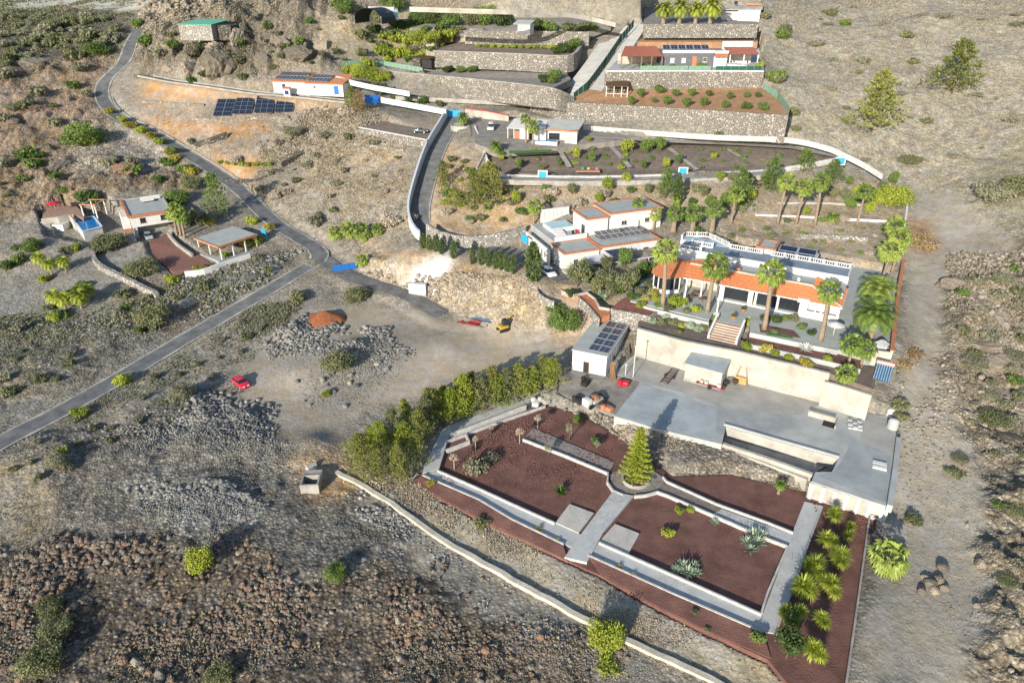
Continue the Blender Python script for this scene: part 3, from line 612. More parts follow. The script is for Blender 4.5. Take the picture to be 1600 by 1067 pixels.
# ================================================================ walls
def Z(poly, z): return [(x, y, z) for x, y in poly]
def onground(pix, dz):
    out = []
    for q in pix:
        p = march(SURF, *q); out.append(p + Vector((0, 0, dz)))
    return out
GW = dict(t=0.24, m=M_WEATH)
wall('garden_wall', Z([(660,741),(748,779),(800,810),(881,849)], .34), 1.0, label='low white outer garden wall along near path, left of the ramp', group='low garden walls', **GW)
wall('garden_wall', Z([(919,866),(1050,925),(1192,986)], .34), 1.0, label='low white outer garden wall along near path, right of the ramp', group='low garden walls', **GW)
wall('garden_wall', Z([(684,734),(748,762),(800,786),(867,816)], .36), .8, label='low white wall between near path and left red gravel bed', group='low garden walls', **GW)
wall('garden_wall', Z([(936,846),(1050,896),(1190,958)], .36), .8, label='low white wall between near path and right red gravel bed', group='low garden walls', **GW)
wall('garden_wall', Z([(684,734),(691,711),(697,690)], .36), .8, label='short white wall closing the left end of red bed', group='low garden walls', **GW)
wall('garden_wall', Z([(704,677),(762,655),(822,632)], .9), 1.2, label='upper white rail wall beside the path below the pines', group='low garden walls', **GW)
wall('garden_wall', Z([(697,689),(770,661),(852,633)], .36), .8, label='lower white wall with posts behind young garden trees', group='low garden walls', **GW)
wall('garden_wall', Z([(817,685),(880,709),(950,738),(949,752),(958,765),(974,772)], .36), .8, label='white wall behind left red bed curving to the ring', group='low garden walls', **GW)
wall('garden_wall', Z([(991,774),(1010,772),(1027,767),(1042,772),(1169,827),(1200,840),(1231,852)], .36), .8, label='white wall behind right red bed along walkway', group='low garden walls', **GW)
wall('garden_wall', Z([(1036,744),(1042,751),(1120,786),(1200,815),(1240,831)], .36), .8, label='upper white wall of walkway below the rubble bank', group='low garden walls', **GW)
wall('garden_wall', Z([(1231,852),(1200,924),(1190,956)], .34), .8, label='white wall between right red bed and right path', group='low garden walls', t=.24, m=M_WEATH)
wall('garden_kerb', Z([(1285,790),(1262,852),(1240,917),(1223,957),(1212,990)], .16), .6, .22, M_CONC, 'concrete kerb between right path and yucca bed', 'kerb')
wall('boundary_wall', Z([(1359,806),(1342,930),(1321,1078)], .45), 1.4, .22, M_CONCD, 'thin grey boundary wall at right edge of yucca bed')
wall('garden_wall', Z([(697,702),(733,688),(728,677)], .6), .9, label='small angled white planter wall in the garden corner', group='low garden walls', **GW)
mb = MB(); c = P(993, 750, .05)
mb.lathe([(2.0, -.3), (2.0, .42), (1.65, .42), (1.65, 0)], 28, c); pr = thing('ring_planter', 'round stone ring planter around the tall conifer', 'planter')
mb.build('ring', M_CONCD, pr, True); MB().lathe([(1.7, .22), (.9, .30), (.01, .32)], 24, c).build('soil', M_PICON, pr, True)
wall('long_wall', [march(H0, *q_) + Vector((0, 0, .45)) for q_ in [(526,739),(560,757),(612,789),(680,839),(740,873),(800,907),(860,940),(923,975),(975,1001),(1050,1035),(1130,1074),(1200,1106)]], 1.5, .7, mat('lime_wash', (.50,.45,.36), .95, .2, .6, .4, 4, coord='World'), 'long pale stone wall running below the garden to the bottom edge', n=4, rough=.06)
# yard walls
wall('cream_wall', Z([(997,513),(1072,533),(1155,549),(1226,566),(1297,583)], 8.25), 6.4, .45, M_CREAM, 'tall cream retaining wall behind the concrete yard', cap=(.6, .12), capm=M_CONCD)
wall('cream_wall', Z([(1289,595),(1325,605),(1363,617)], 7.2), 5.4, .6, M_CREAM, 'shorter cream wall at the right end of the concrete yard')
wall('yard_parapet', Z([(1405,683),(1399,735),(1391,789)], 3.3), 1.2, .7, M_CONC, 'broad low concrete parapet on right edge of the yard')
fw = thing('yard_facade', 'cream facade with pilasters below the front of concrete yard', 'wall')
a, b = P(1266,751,2.45), P(1391,790,2.45); d = (b - a).normalized(); q = Vector((d.y, -d.x, 0))
wall('wall_body', [a + q * .25, b + q * .25], 3.2, .4, M_CREAM, parent=fw)
for i in range(7):
    p = a.lerp(b, (i + .3) / 6.8) + q * .52; wall('pilaster', [p - d * .2, p + d * .2], 3.0, .2, M_WHITE, parent=fw)
a, b = P(1131,664,2.55), P(1311,715,2.55); d = (b - a).normalized(); q = Vector((d.y, -d.x, 0))
wall('trench_wall', [a + q * .18, b + q * .18], 3.3, .32, M_CREAM, 'cream back wall of the long open trench in the yard')
wall('trench_kerb', [a + q * -.05 + Vector((0,0,.3)), b + q * -.05 + Vector((0,0,.3))], .32, .35, M_CONC, 'raised concrete kerb along the back of the trench', 'kerb')
wall('trench_wall', Z([(1130,692),(1195,713),(1270,740)], 2.35), 2.8, .55, M_CREAM, 'cream front wall of the long open trench')
wall('trench_wall', Z([(1131,700),(1196,722),(1262,748)], 1.7), 2.2, .5, M_CREAM, 'lower outer cream wall in front of the trench')
# villa level walls
wall('boundary_wall', [P(1419,306,16.6), P(1417,330,15.2), P(1413,352,14.2)], 1.6, .4, M_WHITE, 'white end wall beside the dirt track and broad bush')
wall('boundary_wall', [P(1412,405,11.9), P(1405,450,11.0), P(1399,500,10.8), P(1394,548,10.7)], 3.0, .4, M_CREAM, 'terracotta-topped wall between paved court and dirt track', cap=(.6, .1), capm=M_TERRA)
wall('boundary_wall', [P(1362,546,10.2), P(1393,550,10.4)], 3.6, .35, M_CREAM, 'short cream wall closing the court above the water heater')
wall('strip_edge', Z([(1165,536),(1240,552),(1302,566),(1345,577)], 8.75), 1.0, .25, M_CONC, 'grey edging between the two planted strips', 'kerb')
wall('strip_edge', Z([(1172,519),(1240,533),(1310,547)], 9.5), 1.3, .25, M_CONC, 'grey edging below the patio palms', 'kerb')
wall('strip_edge', Z([(1000,476),(1060,492),(1108,503)], 9.5), 1.3, .25, M_CONC, 'grey edging of the patio above the succulent bed', 'kerb')
wall('road_wall', [P(*q) for q in [(912,196,27.2),(1000,203,27.0),(1120,211,26.8),(1230,215,26.6),(1290,227,25.4),(1322,240,24.0),(1352,255,22.2),(1380,272,20.6)]], 1.4, .35, M_WEATH, 'long white wall below the high stone wall, running down to track', n=4)
wall('plot_wall', [P(*q) for q in [(770,272,20.7),(900,275,20.6),(1010,273,20.6),(1100,269,20.8),(1180,266,21.0),(1245,258,21.6),(1310,246,22.8)]], 1.4, .35, M_WEATH, 'white wall along the front of middle garden plots', n=4)
wall('bank_kerb', onground([(800,292),(900,290),(1000,289),(1130,285)], .35), .9, .35, M_CONCD, 'grey kerb along the earth bank below the plots', 'kerb', n=3)
wall('bank_kerb', onground([(1180,337),(1240,339),(1300,342),(1400,347)], .35), .9, .3, M_WHITE, 'white kerb behind the row of tall fan palms', 'kerb', n=3)
wall('bank_kerb', onground([(1215,318),(1280,318),(1345,321)], .3), .9, .3, M_CREAM, 'cream kerb between the two levels above tall palms', 'kerb', n=3)
wall('bank_wall', onground([(1250,372),(1300,373),(1355,377)], .9), 1.8, .5, M_STONEL, 'low pale stone wall behind the roof terrace', n=3, rough=.05)
pl, w = ROADS['villa_drive']; k = int(len(pl) * .46)
side = [p + Vector((0, 0, 2.5)) for p in offset_line(pl[k:], -2.55)]
wall('ramp_wall', side, 3.7, .4, M_WHITE, 'tall white wall along the left side of steep driveway', cap=(.5, .08), capm=mat('blue_grey_coping', (.42,.46,.52), .8, .1))
wall('ramp_kerb', [p + Vector((0, 0, .15)) for p in offset_line(pl[k:-4], 2.45)], .6, .3, M_CONCD, 'low kerb on the bank side of steep driveway', 'kerb')
wall('bank_wall', [P(*q) for q in [(668,349,13.1),(690,362,12.5),(730,369,12.2),(780,364,12.5),(822,352,13.2)]], 3.6, .7, M_STONEL, 'curved pale stone retaining wall above the driveway bend', n=5, batter=.25, rough=.05)
# high stone walls
wall('stone_wall', [P(*q) for q in [(830,166,29.6),(860,163,31),(888,160,32.3),(1060,169,32.3),(1232,180,32.3)]], [2.5,4,7,7.2,7.2,7.2,7.2], .9, M_STONE, 'tall rubble stone wall holding the orchard', batter=.3, n=6)
wall('stone_wall', [P(946,112,39.7), P(1070,111.5,39.7), P(1193,112,39.7)], 5.0, .8, M_STONE, 'rubble stone wall with white coping below the grey house', cap=(.9, .25), batter=.25, n=6)
wall('stone_wall', [P(1193,112,39.7), P(1190,95,41.2)], 4.0, .6, M_STONE, 'short end wall right of the round pool')
wall('stone_wall', [P(1006,38,50.3), P(1095,38,50.3), P(1184,38,50.3)], 4.2, .8, M_STONE, 'rubble stone wall below the four stout palms', batter=.25, n=6)
wall('stone_wall', [P(*q) for q in [(596,104,37.2),(617,112,36.7),(700,120,36.5),(800,130,36.5),(862,138,36.3),(896,152,33.4)]], [2,5.5,5.8,5.8,5.8,5.5,3], .8, M_STONE, 'long rubble wall below the vegetable terrace', cap=(.9, .15), capm=M_CONCD, batter=.25, n=6)
wall('stone_wall', [P(679,80,42.8), P(800,84,42.8), P(886,87,42.6), P(908,72,44.2)], 4.9, .8, M_STONE, 'rubble wall below the vine rows', cap=(.9, .15), capm=M_CONCD, batter=.25, n=5)
wall('stone_wall', [P(727,48,48.3), P(820,48.5,48.3), P(921,50,48.3)], 4.2, .8, M_STONE, 'topmost rubble wall of the left terraces', batter=.25, n=6)
wall('lane_wall', [P(525,119,37), P(555,127,36), P(582,133,35), P(640,143,33.6)], 1.5, .45, M_WHITE, 'white wall descending right of the solar-roofed house')
wall('lane_wall', [P(595,152,32.6), P(650,162,31), P(697,171,29.6)], 1.6, .45, M_WHITE, 'white wall between the blue panel and the blue gate')
wall('lane_wall', [P(618,150,31.6), P(700,154,31.2), P(800,159,30.6), P(850,163,30)], 1.2, .4, M_CONCD, 'grey kerb wall at the foot of long rubble wall', 'wall')
wall('parking_wall', [P(561,199,26.5), P(615,209,25.6), P(668,219,24.7)], 2.4, .5, M_STONE, 'stone wall with pale coping below the parked green car', cap=(.6, .1))
wall('stone_wall', onground([(306,231),(330,224),(356,215)], 1.6), 2.6, .7, M_STONED, 'dark dry-stone wall beside the winding road')
wall('stone_wall', onground([(440,262),(455,254),(461,250)], 1.4), 2.2, .6, M_STONED, 'short dark wall at the end of the orange plot')
wall('stone_wall', onground([(345,283),(400,283),(442,268)], .5), 1.4, .5, M_STONED, 'low dark edge below the orange plot with bushes', rough=.05)
wall('stone_wall', onground([(146,396),(152,414),(172,428),(210,447),(248,466)], 1.3), 3.0, .9, M_STONEL, 'pale stone retaining wall below the pool house garden', n=3, rough=.08)
pl, w = ROADS['branch_lane']
wall('lane_parapet', [p + Vector((0, 0, .4)) for p in offset_line(pl, 1.7)], 1.0, .22, M_CONCD, 'grey parapet along the lane to the solar-roofed house')
wall('lane_parapet', [p + Vector((0, 0, .45)) for p in offset_line(pl[4:], -1.7)], 1.0, .35, M_CONCD, 'grey kerb on the uphill side of the lane', 'kerb')
wall('road_parapet', [p + Vector((0, 0, .35)) for p in offset_line(ROADS['main_road'][0][86:128], 2.75)], .9, .35, M_CONCD, 'stone kerb inside the upper bend of winding road', 'kerb')
wall('top_wall', [P(640,11,56.4), P(770,15,55.8), P(860,17,55), P(925,27,52.8), P(962,36,51.2)], 1.3, .4, M_CREAM, 'pale wall along the topmost terrace edge', n=4)
wall('cistern_wall', [P(757,238,23.6), P(745,262,21.0)], 1.0, .35, M_CONCD, 'grey edge wall left of the middle plots')
for i, (a, b) in enumerate([((872,232,23.5),(890,262,21.2)), ((952,226,23.8),(985,262,21.2)), ((1045,232,23.4),(1090,266,21.0)), ((1135,233,23.2),(1165,250,22))]):
    ribbon('plot_path', [P(*a) + Vector((0,0,.0)), P(*b)], 1.4, M_CONCD, .12)
ribbon('plot_road', [P(905,213,25.4), P(960,217,25.3), P(1050,222,24.7), P(1150,226,24), P(1235,231,23.6), P(1310,246,22.4)], 3.2, mat('pale_track', (.34,.315,.27), .95, .15, .5, .3, 6), .16)
ribbon('bank_road', [P(770,280,20), P(900,283,19.8), P(1010,281,19.9), P(1130,277,20.2), P(1200,272,20.6)], 3.2, M_CONCD, .3, thick=1.2)
# steep double ramp with the green net fence between
rampm = mat('ramp_concrete', (.42,.41,.38), .9, .12, .4, .15, 8)
ra = [P(850,166,29.9), P(880,158,30.8), P(905,138,34), P(935,100,39.6), P(958,66,44.8), P(978,42,49)]
ribbon('ramp_lane', catmull(ra, 5), 6.4, rampm, .25, -1.2, thick=2.5)
ribbon('ramp_lane', catmull([P(895,160,31.6), P(925,142,34), P(955,102,39.4), P(978,68,44.6), P(997,40,49.3)], 5), 4.6, rampm, .3, 1.0, thick=2.5)

wall('planter_wall', [P(846,437,9.2), P(840,447,9.1), P(842,457,9.0), P(852,465,8.9), P(866,471,8.8)], 1.6, .3, M_STONEL, 'curved stone planter wall beside the white car', n=4)
wall('planter_wall', [P(878,454,9.25), P(897,460,9.25), P(917,456,9.25)], .9, .25, M_CREAM, 'pink-white kerb of the tree planter above brick path', 'kerb')
wall('planter_wall', [P(917,456,9.2), P(930,466,9.0), P(937,479,8.9), P(953,482,8.8)], .9, .25, M_CREAM, 'angled kerb on the upper side of brick path', 'kerb')
wall('planter_wall', [P(904,463,9.1), P(921,479,8.8), P(936,497,8.5)], 1.8, .25, M_STONEL, 'stone kerb on the lower side of brick path', 'kerb')
wall('terrace_wall', [P(955,482,9.1), P(985,488,9.1), P(1016,494,9.1), P(1030,484,9.1)], 3.4, .4, M_STONEL, 'pale stone terrace wall behind the workshop roof')

wall('stone_wall', onground([(222,160),(270,163),(320,166)], .6), 1.4, .5, M_STONE, 'low stone edge of the upper orange terrace left of solar arrays', rough=.08)
wall('stone_wall', onground([(300,187),(350,191),(400,186),(450,184)], .7), 1.6, .5, M_STONE, 'low stone edge below the solar arrays', rough=.1)
wall('stone_wall', onground([(500,238),(560,226),(630,236)], .5), 1.2, .5, M_STONE, 'low stone terrace edge on the tan slope', rough=.1)
# ================================================================ building kit
class Frame:
    """a thing whose x axis runs from pixel a to pixel b at height z (front edge), y away from the camera"""
    def __init__(s, name, label, cat, a, b, z, z0=None, group=None):
        A_ = P(a[0], a[1], z); B_ = P(b[0], b[1], z); d = B_ - A_
        s.L = d.length; s.rz = math.atan2(d.y, d.x); s.z0 = z if z0 is None else z0
        s.root = thing(name, label, cat, (A_.x, A_.y, s.z0), s.rz, group)
    def bx(s, name, m, x0, x1, y0, y1, z0, z1, parent=None): return MB().box(x0, x1, y0, y1, z0, z1).build(name, m, parent or s.root)
    def world(s, x, y, z=0):
        c, n = math.cos(s.rz), math.sin(s.rz); l = s.root.location
        return Vector((l.x + x * c - y * n, l.y + x * n + y * c, l.z + z))
    def block(s, x0, x1, y0, y1, z0, z1, m=None, edge=None, roofm=None, ew=.45, eh=.22, over=.25):
        """flat-roofed block: wall, roof, coloured parapet edge"""
        w_ = s.bx('wall', m or M_WHITE, x0, x1, y0, y1, z0, z1)
        r = s.bx('roof', roofm or M_ROOFG, x0 + .1, x1 - .1, y0 + .1, y1 - .1, z1 + .003, z1 + .12)
        if edge:
            mb = MB()
            mb.box(x0 - over, x1 + over, y0 - over, y0 - over + ew, z1 - .12, z1 + eh); mb.box(x0 - over, x1 + over, y1 + over - ew, y1 + over, z1 - .12, z1 + eh)
            mb.box(x0 - over, x0 - over + ew, y0 - over + ew + .003, y1 + over - ew - .003, z1 - .12, z1 + eh); mb.box(x1 + over - ew, x1 + over, y0 - over + ew + .003, y1 + over - ew - .003, z1 - .12, z1 + eh)
            mb.build('roof_edge', edge, s.root)
        return w_
    def opening(s, kind, face, a, z, w_, h, pos, fm=None, pm=None, bars=1):
        """window or door: proud frame with recessed pane; face f (toward -y), b, l (toward -x), r"""
        mb = MB(); pb = MB(); t = .09
        def put(B, a0, a1, z0, z1, d0, d1):
            if face == 'f': B.box(a0, a1, pos - d1, pos - d0, z0, z1)
            elif face == 'b': B.box(a0, a1, pos + d0, pos + d1, z0, z1)
            elif face == 'l': B.box(pos - d1, pos - d0, a0, a1, z0, z1)
            else: B.box(pos + d0, pos + d1, a0, a1, z0, z1)
        put(mb, a, a + t, z, z + h, -.02, .08); put(mb, a + w_ - t, a + w_, z, z + h, -.02, .08)
        put(mb, a + t, a + w_ - t, z + h - t, z + h, -.02, .078); put(mb, a + t, a + w_ - t, z, z + t, -.02, .078)
        for i in range(bars): q_ = a + w_ * (i + 1) / (bars + 1); put(mb, q_ - .035, q_ + .035, z + t, z + h - t, -.02, .06)
        if kind == 'window': put(mb, a - .12, a + w_ + .12, z - .1, z - .002, -.02, .16)
        o = mb.build(kind, fm or M_WHITE, s.root); put(pb, a + t, a + w_ - t, z + t, z + h - t, -.03, .025); pb.build('pane' if kind == 'window' else 'door_leaf', pm or M_GLASS, o)
        return o
def panel_mesh(w_, h, nx=2, ny=5, t=.05, rim=None):
    """photovoltaic module: rim and cell joints proud of the dark glass"""
    me = bpy.data.meshes.new('solar_panel'); v = []; f = []; mi = []
    def box(x0, x1, y0, y1, z0, z1, m):
        b = MB().box(x0, x1, y0, y1, z0, z1); n = len(v); v.extend(b.v); f.extend([tuple(i + n for i in q) for q in b.f]); mi.extend([m] * 6)
    box(0, w_, 0, h, 0, t, 0); e = .07
    box(-.002, e, -.002, h + .002, t - .03, t + .02, 1); box(w_ - e, w_ + .002, -.002, h + .002, t - .03, t + .02, 1); box(e, w_ - e, -.002, e, t - .03, t + .018, 1); box(e, w_ - e, h - e, h + .002, t - .03, t + .018, 1)
    for i in range(1, nx): x = w_ * i / nx; box(x - .012, x + .012, e, h - e, t - .01, t + .006, 1)
    for i in range(1, ny): y = h * i / ny; box(e, w_ - e, y - .01, y + .01, t - .01, t + .004, 1)
    me.from_pydata(v, [], f); me.materials.append(M_PANEL); me.materials.append(rim or M_ALU); me.polygons.foreach_set('material_index', mi); me.update(); return me
PAN = panel_mesh(1.5, 1.9)
def panel_grid(parent, x0, y0, z0, nx, ny, w_, h, tilt, gap=.05, name='solar_panel', rz=0, me=None):
    """nx*ny modules on a plane tilted about x"""
    me = me or PAN; out = []
    for j in range(ny):
        for i in range(nx):
            o = obj(name, me, parent); o.scale = (w_ / 1.5, h / 1.9, 1); yy = j * (h + gap)
            o.location = (x0 + i * (w_ + gap), y0 + yy * math.cos(tilt), z0 + yy * math.sin(tilt)); o.rotation_euler = (tilt, 0, 0); out.append(o)
    return out
def corrugated(pts_fn, nu, nv, amp, per):
    """tile slope: pts_fn(u,v)->(x,y,z); ridges run along v, every `per` columns"""
    v, f = [], []
    for i in range(nu + 1):
        for j in range(nv + 1):
            x, y, z = pts_fn(i / nu, j / nv); v.append((x, y, z + amp * abs(math.sin(math.pi * i / per)) - .03 * (j % 2)))
    for i in range(nu):
        for j in range(nv): a = i * (nv + 1) + j; f.append((a, a + nv + 1, a + nv + 2, a + 1))
    return v, f
def tile_slope(F_, a, b, c, d, m=None, name='roof_tiles', pitch=.36):
    """quad a,b (eave, left to right), c,d (top, right to left) in local coords"""
    a, b, c, d = map(Vector, (a, b, c, d)); n = max(4, int((b - a).length / pitch)) * 3; nv = max(3, int((d - a).length / .45))
    v, f = corrugated(lambda u, w_: a.lerp(b, u).lerp(d.lerp(c, u), w_), n, nv, .09, 3)
    return obj(name, meshdata(name, v, f, m or M_TILE), F_.root)
BAL = MB().lathe([(.09, 0), (.09, .06), (.05, .1), (.10, .3), (.06, .52), (.09, .6), (.09, .66)], 8)
BALME = meshdata('baluster', BAL.v, BAL.f, M_WHITE, True)
def balustrade(name, label, pts_, h=.95, step=.42, group=None, post=2.6, z=None):
    """pts_: world Vectors at floor level"""
    r = thing(name, label, 'balustrade', pts_[0], 0, group); o0 = pts_[0]
    for a, b in zip(pts_[:-1], pts_[1:]):
        L_ = (b - a).length; d = (b - a) / L_
        wall('plinth', [a - o0 + Vector((0, 0, .14)), b - o0 + Vector((0, 0, .14))], .3, .26, M_WHITE, parent=r)
        wall('handrail', [a - o0 + Vector((0, 0, h)), b - o0 + Vector((0, 0, h))], .14, .28, M_WHITE, parent=r)
        n = int(L_ / step); np_ = max(1, int(round(L_ / post)))
        for i in range(n):
            p = a + d * ((i + .5) * L_ / n); u = (i + .5) / n * np_
            if abs(u - round(u)) < .5 * np_ / n: continue
            obj('baluster', BALME, r, p - o0 + Vector((0, 0, .142)))
        for i in range(np_ + 1):
            p = a + d * (L_ * i / np_) - o0; MB().box(p.x - .16, p.x + .16, p.y - .16, p.y + .16, p.z - .05, p.z + h + .1).build('post', M_WHITE, r)
    return r
# ================================================================ lower villa with the orange tiled veranda roof
V = Frame('lower_villa', 'white villa with long orange tiled veranda roof and roof terrace', 'villa', (1124,444), (1312,480), 12.9, 9.4)
R_ = V.root
V.bx('wall', M_WHITE, 0, 21.2, 3.6, 9.2, 0, 4.6); V.bx('wall', M_WHITE, -11.5, 21.2, 9.203, 15.8, 0, 5.2); V.bx('wall', M_WHITE, -12.5, -2.5, 15.803, 19.0, 0, 5.2)
V.bx('wall', M_WHITE, -11.0, -.003, 5.2, 9.2, 0, 4.6)
V.bx('plinth', M_WHITE, -.4, 21.6, .55, 3.597, -.4, .32)
V.bx('roof', M_ROOFG, .05, 21.1, 4.0, 9.15, 4.603, 4.7); V.bx('roof', mat('blue_grey_deck', (.20,.245,.29), .7, .15, .5), -11.3, 21.1, 9.4, 15.7, 5.203, 5.3)
V.bx('roof', mat('pale_blue_deck', (.36,.45,.50), .6, .15, .5), -12.4, -2.6, 15.9, 18.9, 5.203, 5.31)
V.bx('parapet', M_CREAM, -6.8, 16.0, 3.5, 3.85, 4.4, 5.35); V.bx('parapet', M_WHITE, -11.6, 21.3, 9.0, 9.35, 4.4, 5.95)
V.bx('parapet', M_WHITE, 21.0, 21.35, 9.36, 15.8, 4.5, 5.6)
# columns and glazed bays of the front
for i, x in enumerate((0, 5.4, 6.6, 10.6, 14.6, 18.2, 21.0)):
    V.bx('column', M_WHITE, x, x + (.9 if i in (0, 1, 4) else .4), 1.0, 1.45, .323, 3.45)
V.bx('lintel', M_WHITE, -.2, 21.5, .9, 1.5, 3.1, 3.5)
for x, w_ in ((.95, 4.4), (7.05, 3.5), (11.05, 3.5)): V.opening('door', 'f', x, .33, w_, 2.75, 1.55, M_DARK, M_GLASS, 2)
V.bx('wall', M_WHITE, 14.6, 16.0, 1.05, 1.4, .323, 3.1); V.bx('parapet', M_WHITE, 15.9, 21.4, .98, 1.2, .323, 1.2); V.bx('wall', M_WHITE, 14.6, 14.9, 1.5, 3.6, .323, 3.4)
V.bx('parapet', M_WHITE, 21.1, 21.4, 1.3, 3.6, .323, 1.2)
for x in (17.3, 19.4): V.bx('column', M_WHITE, x, x + .22, 1.0, 1.25, 1.203, 3.1)
V.bx('parapet', M_WHITE, 14.2, 16.2, -.1, .5, 3.0, 3.75)
# orange roof: front slope, right hip slope, curved bay at the left
tile_slope(V, (-7, 0, 3.5), (21.6, 0, 3.5), (15.9, 3.5, 5.0), (-7, 3.5, 5.0)); tile_slope(V, (21.6, 0, 3.5), (21.6, 9.6, 3.5), (15.9, 9.0, 5.0), (15.9, 3.5, 5.0))
hip = MB().tube([(21.6, 0, 3.6), (15.9, 3.5, 5.12)], .14, 6); hip.build('ridge_tiles', M_CREAM, R_)
V.bx('fascia', M_WHITE, -7, 21.7, -.12, .02, 3.28, 3.48); V.bx('fascia', M_WHITE, 21.6, 21.72, .03, 9.6, 3.28, 3.48)
bay = [(-13.6, 1.2), (-13.2, -.9), (-11.6, -2.3), (-9.6, -2.3), (-8.0, -1.2), (-7.0, 0)]
v, f = [], []
top = [(-11.6, 6.4), (-11.0, 6.0), (-9.8, 5.6), (-8.6, 5.4), (-7.8, 5.4), (-7.0, 3.5)]
for i in range(5):
    a, b, c, d = (*bay[i], 3.5), (*bay[i + 1], 3.5), (*top[i + 1], 5.0), (*top[i], 5.0); tile_slope(V, a, b, c, d)
tile_slope(V, (-7, 3.5, 5.0), (-.2, 3.5, 5.0), (-3, 7.6, 5.6), (-7.8, 5.4, 5.02), name='roof_tiles')
inner = [(-12.9, 1.2), (-12.6, -.5), (-11.3, -1.6), (-9.8, -1.6), (-8.4, -.7), (-7.6, .2), (-7.6, 5), (-12.9, 5)]
MB().prism(inner, -.5, .75).build('bay_wall', M_WHITE, R_); MB().prism([(x * .995 - .04, y * .99 + .1) for x, y in inner], .753, 3.2).build('bay_glazing', M_GLASS, R_); MB().prism(inner, 3.203, 3.46).build('bay_lintel', M_WHITE, R_)
for x, y in inner[:6]: V.bx('column', M_WHITE, x - .1, x + .1, y - .13, y + .07, .756, 3.2)
V.bx('column', M_WHITE, -5.1, -4.75, -5.6, -5.25, -.4, 2.9); V.bx('column', M_WHITE, 1.2, 1.45, -5.2, -4.95, -.4, 2.6)
for x in (-6.4, -3.4, -.4): V.bx('column', M_WHITE, x, x + .3, .3, .6, 0, 3.3)
V.bx('wall', M_CREAM, -7.4, -.05, 4.6, 5.1, 0, 4.5)
V.bx('skylight', M_CREAM, 8.2, 9.4, 4.6, 5.4, 4.703, 5.4); V.bx('chimney', M_TERRA, 1.6, 2.6, 4.6, 5.4, 4.703, 5.5); V.bx('vent', M_WHITE, 13.0, 13.5, 5.0, 5.5, 4.703, 5.6)
# roof terrace balustrade
zf = 5.3
balustrade('balustrade', 'white balustrade around the back left corner of roof terrace', [V.world(x, y, zf) for x, y in ((-12.4, 16.2), (-12.4, 18.6), (-7.8, 20.5), (-2.6, 16.4))], group='roof terrace balustrades')
balustrade('balustrade', 'white balustrade along back middle of roof terrace', [V.world(x, y, zf) for x, y in ((-2.0, 15.5), (4.4, 15.5))], group='roof terrace balustrades')
balustrade('balustrade', 'long white balustrade along back right of roof terrace', [V.world(x, y, zf) for x, y in ((6.3, 15.5), (20.9, 15.5))], group='roof terrace balustrades')
balustrade('balustrade', 'short white balustrade above the curved bay roof', [V.world(x, y, zf + .2) for x, y in ((-11.2, 9.9), (-6.6, 9.9))], group='roof terrace balustrades')
balustrade('balustrade', 'short inner white balustrade beside the blue deck', [V.world(x, y, zf + .2) for x, y in ((-9.5, 13.6), (-5.2, 13.6))], group='roof terrace balustrades')
# heater hut with pool-heating panels behind the terrace
K = Frame('heater_hut', 'small white hut with terracotta roof edge beside black solar mats', 'hut', (1185,391), (1202,391), 13.0, 9.4)
K.root.location = V.world(3.2, 17.0); K.root.rotation_euler = (0, 0, V.rz)
K.block(0, 3.4, 0, 5.2, -.5, 6.0, M_WHITE, M_TERRA, ew=.55)
mt = thing('solar_mats', 'black solar heating mats on a white frame behind roof terrace', 'solar panel', V.world(7.0, 16.9, 4.9), V.rz)
MB().box(-.1, 7.6, -.1, 5.4, -5.2, -.003).build('frame', M_WHITE, mt); panel_grid(mt, 0, .05, .05, 2, 2, 3.6, 2.4, rad(9), me=panel_mesh(1.5, 1.9, 1, 1))
# steps to the patio
st = thing('garden_steps', 'orange-edged steps with white balustrades leading up to the patio', 'steps', V.world(2.3, -13.3, -1.5), V.rz)
for i in range(7):
    o = MB().box(0, 4.4, i * .62, i * .62 + .63 + (0 if i < 6 else 2.2), -1, i * .22 + .2).build('step', M_CREAM, st); MB().box(-.003, 4.403, i * .62 - .03, i * .62 + .30, i * .22 + .203, i * .22 + .25).build('nosing', M_TERRA, st)
MB().box(.0, 4.4, 4.8, 10.5, -1, 1.53).build('landing', M_ROOFG, st)
for x in (-.4, 4.45):
    for k in range(6): MB().box(x, x + .35, k * .9, k * .9 + .3, 0, k * .27 + 1.0).build('post', M_WHITE, st)
    v = [(x, 0, .75), (x + .35, 0, .75), (x, 5, 2.4), (x + .35, 5, 2.4), (x, 0, 1.0), (x + .35, 0, 1.0), (x, 5, 2.65), (x + .35, 5, 2.65), ]
    obj('handrail', meshdata('handrail', v, [(0, 1, 3, 2), (4, 6, 7, 5), (0, 4, 5, 1), (2, 3, 7, 6), (0, 2, 6, 4), (1, 5, 7, 3)], M_WHITE), st)
# ================================================================ upper villa
U_ = Frame('upper_villa', 'white two-storey villa with flat grey roofs, terracotta edges and solar panels', 'villa', (882,397), (1030,376), 13.2, 9.4)
R2 = U_.root
U_.block(0, 8.2, 0, 6.6, -1, 3.8, edge=M_TERRA); U_.block(8.7, 23.2, .3, 7.0, -1, 4.0, edge=M_TERRA)
U_.block(8.8, 14.0, 7.4, 14.4, 0, 8.0, edge=M_TERRA); U_.block(14.6, 27.8, 7.6, 15.8, 0, 8.5, edge=M_TERRA)
U_.bx('parapet', M_WHITE, .9, 8.6, 6.75, 7.1, 3.2, 5.1); U_.bx('terrace_floor', M_CONC, .9, 8.7, 7.1, 20.4, 2, 3.9); U_.bx('parapet', M_WHITE, 3.4, 10.6, 20.4, 20.75, 2, 7.0)
for i in range(5): U_.bx('wall_slot', M_CREAM, 4.2 + i * 1.1, 4.35 + i * 1.1, 20.36, 20.398, 4.8, 6.6)
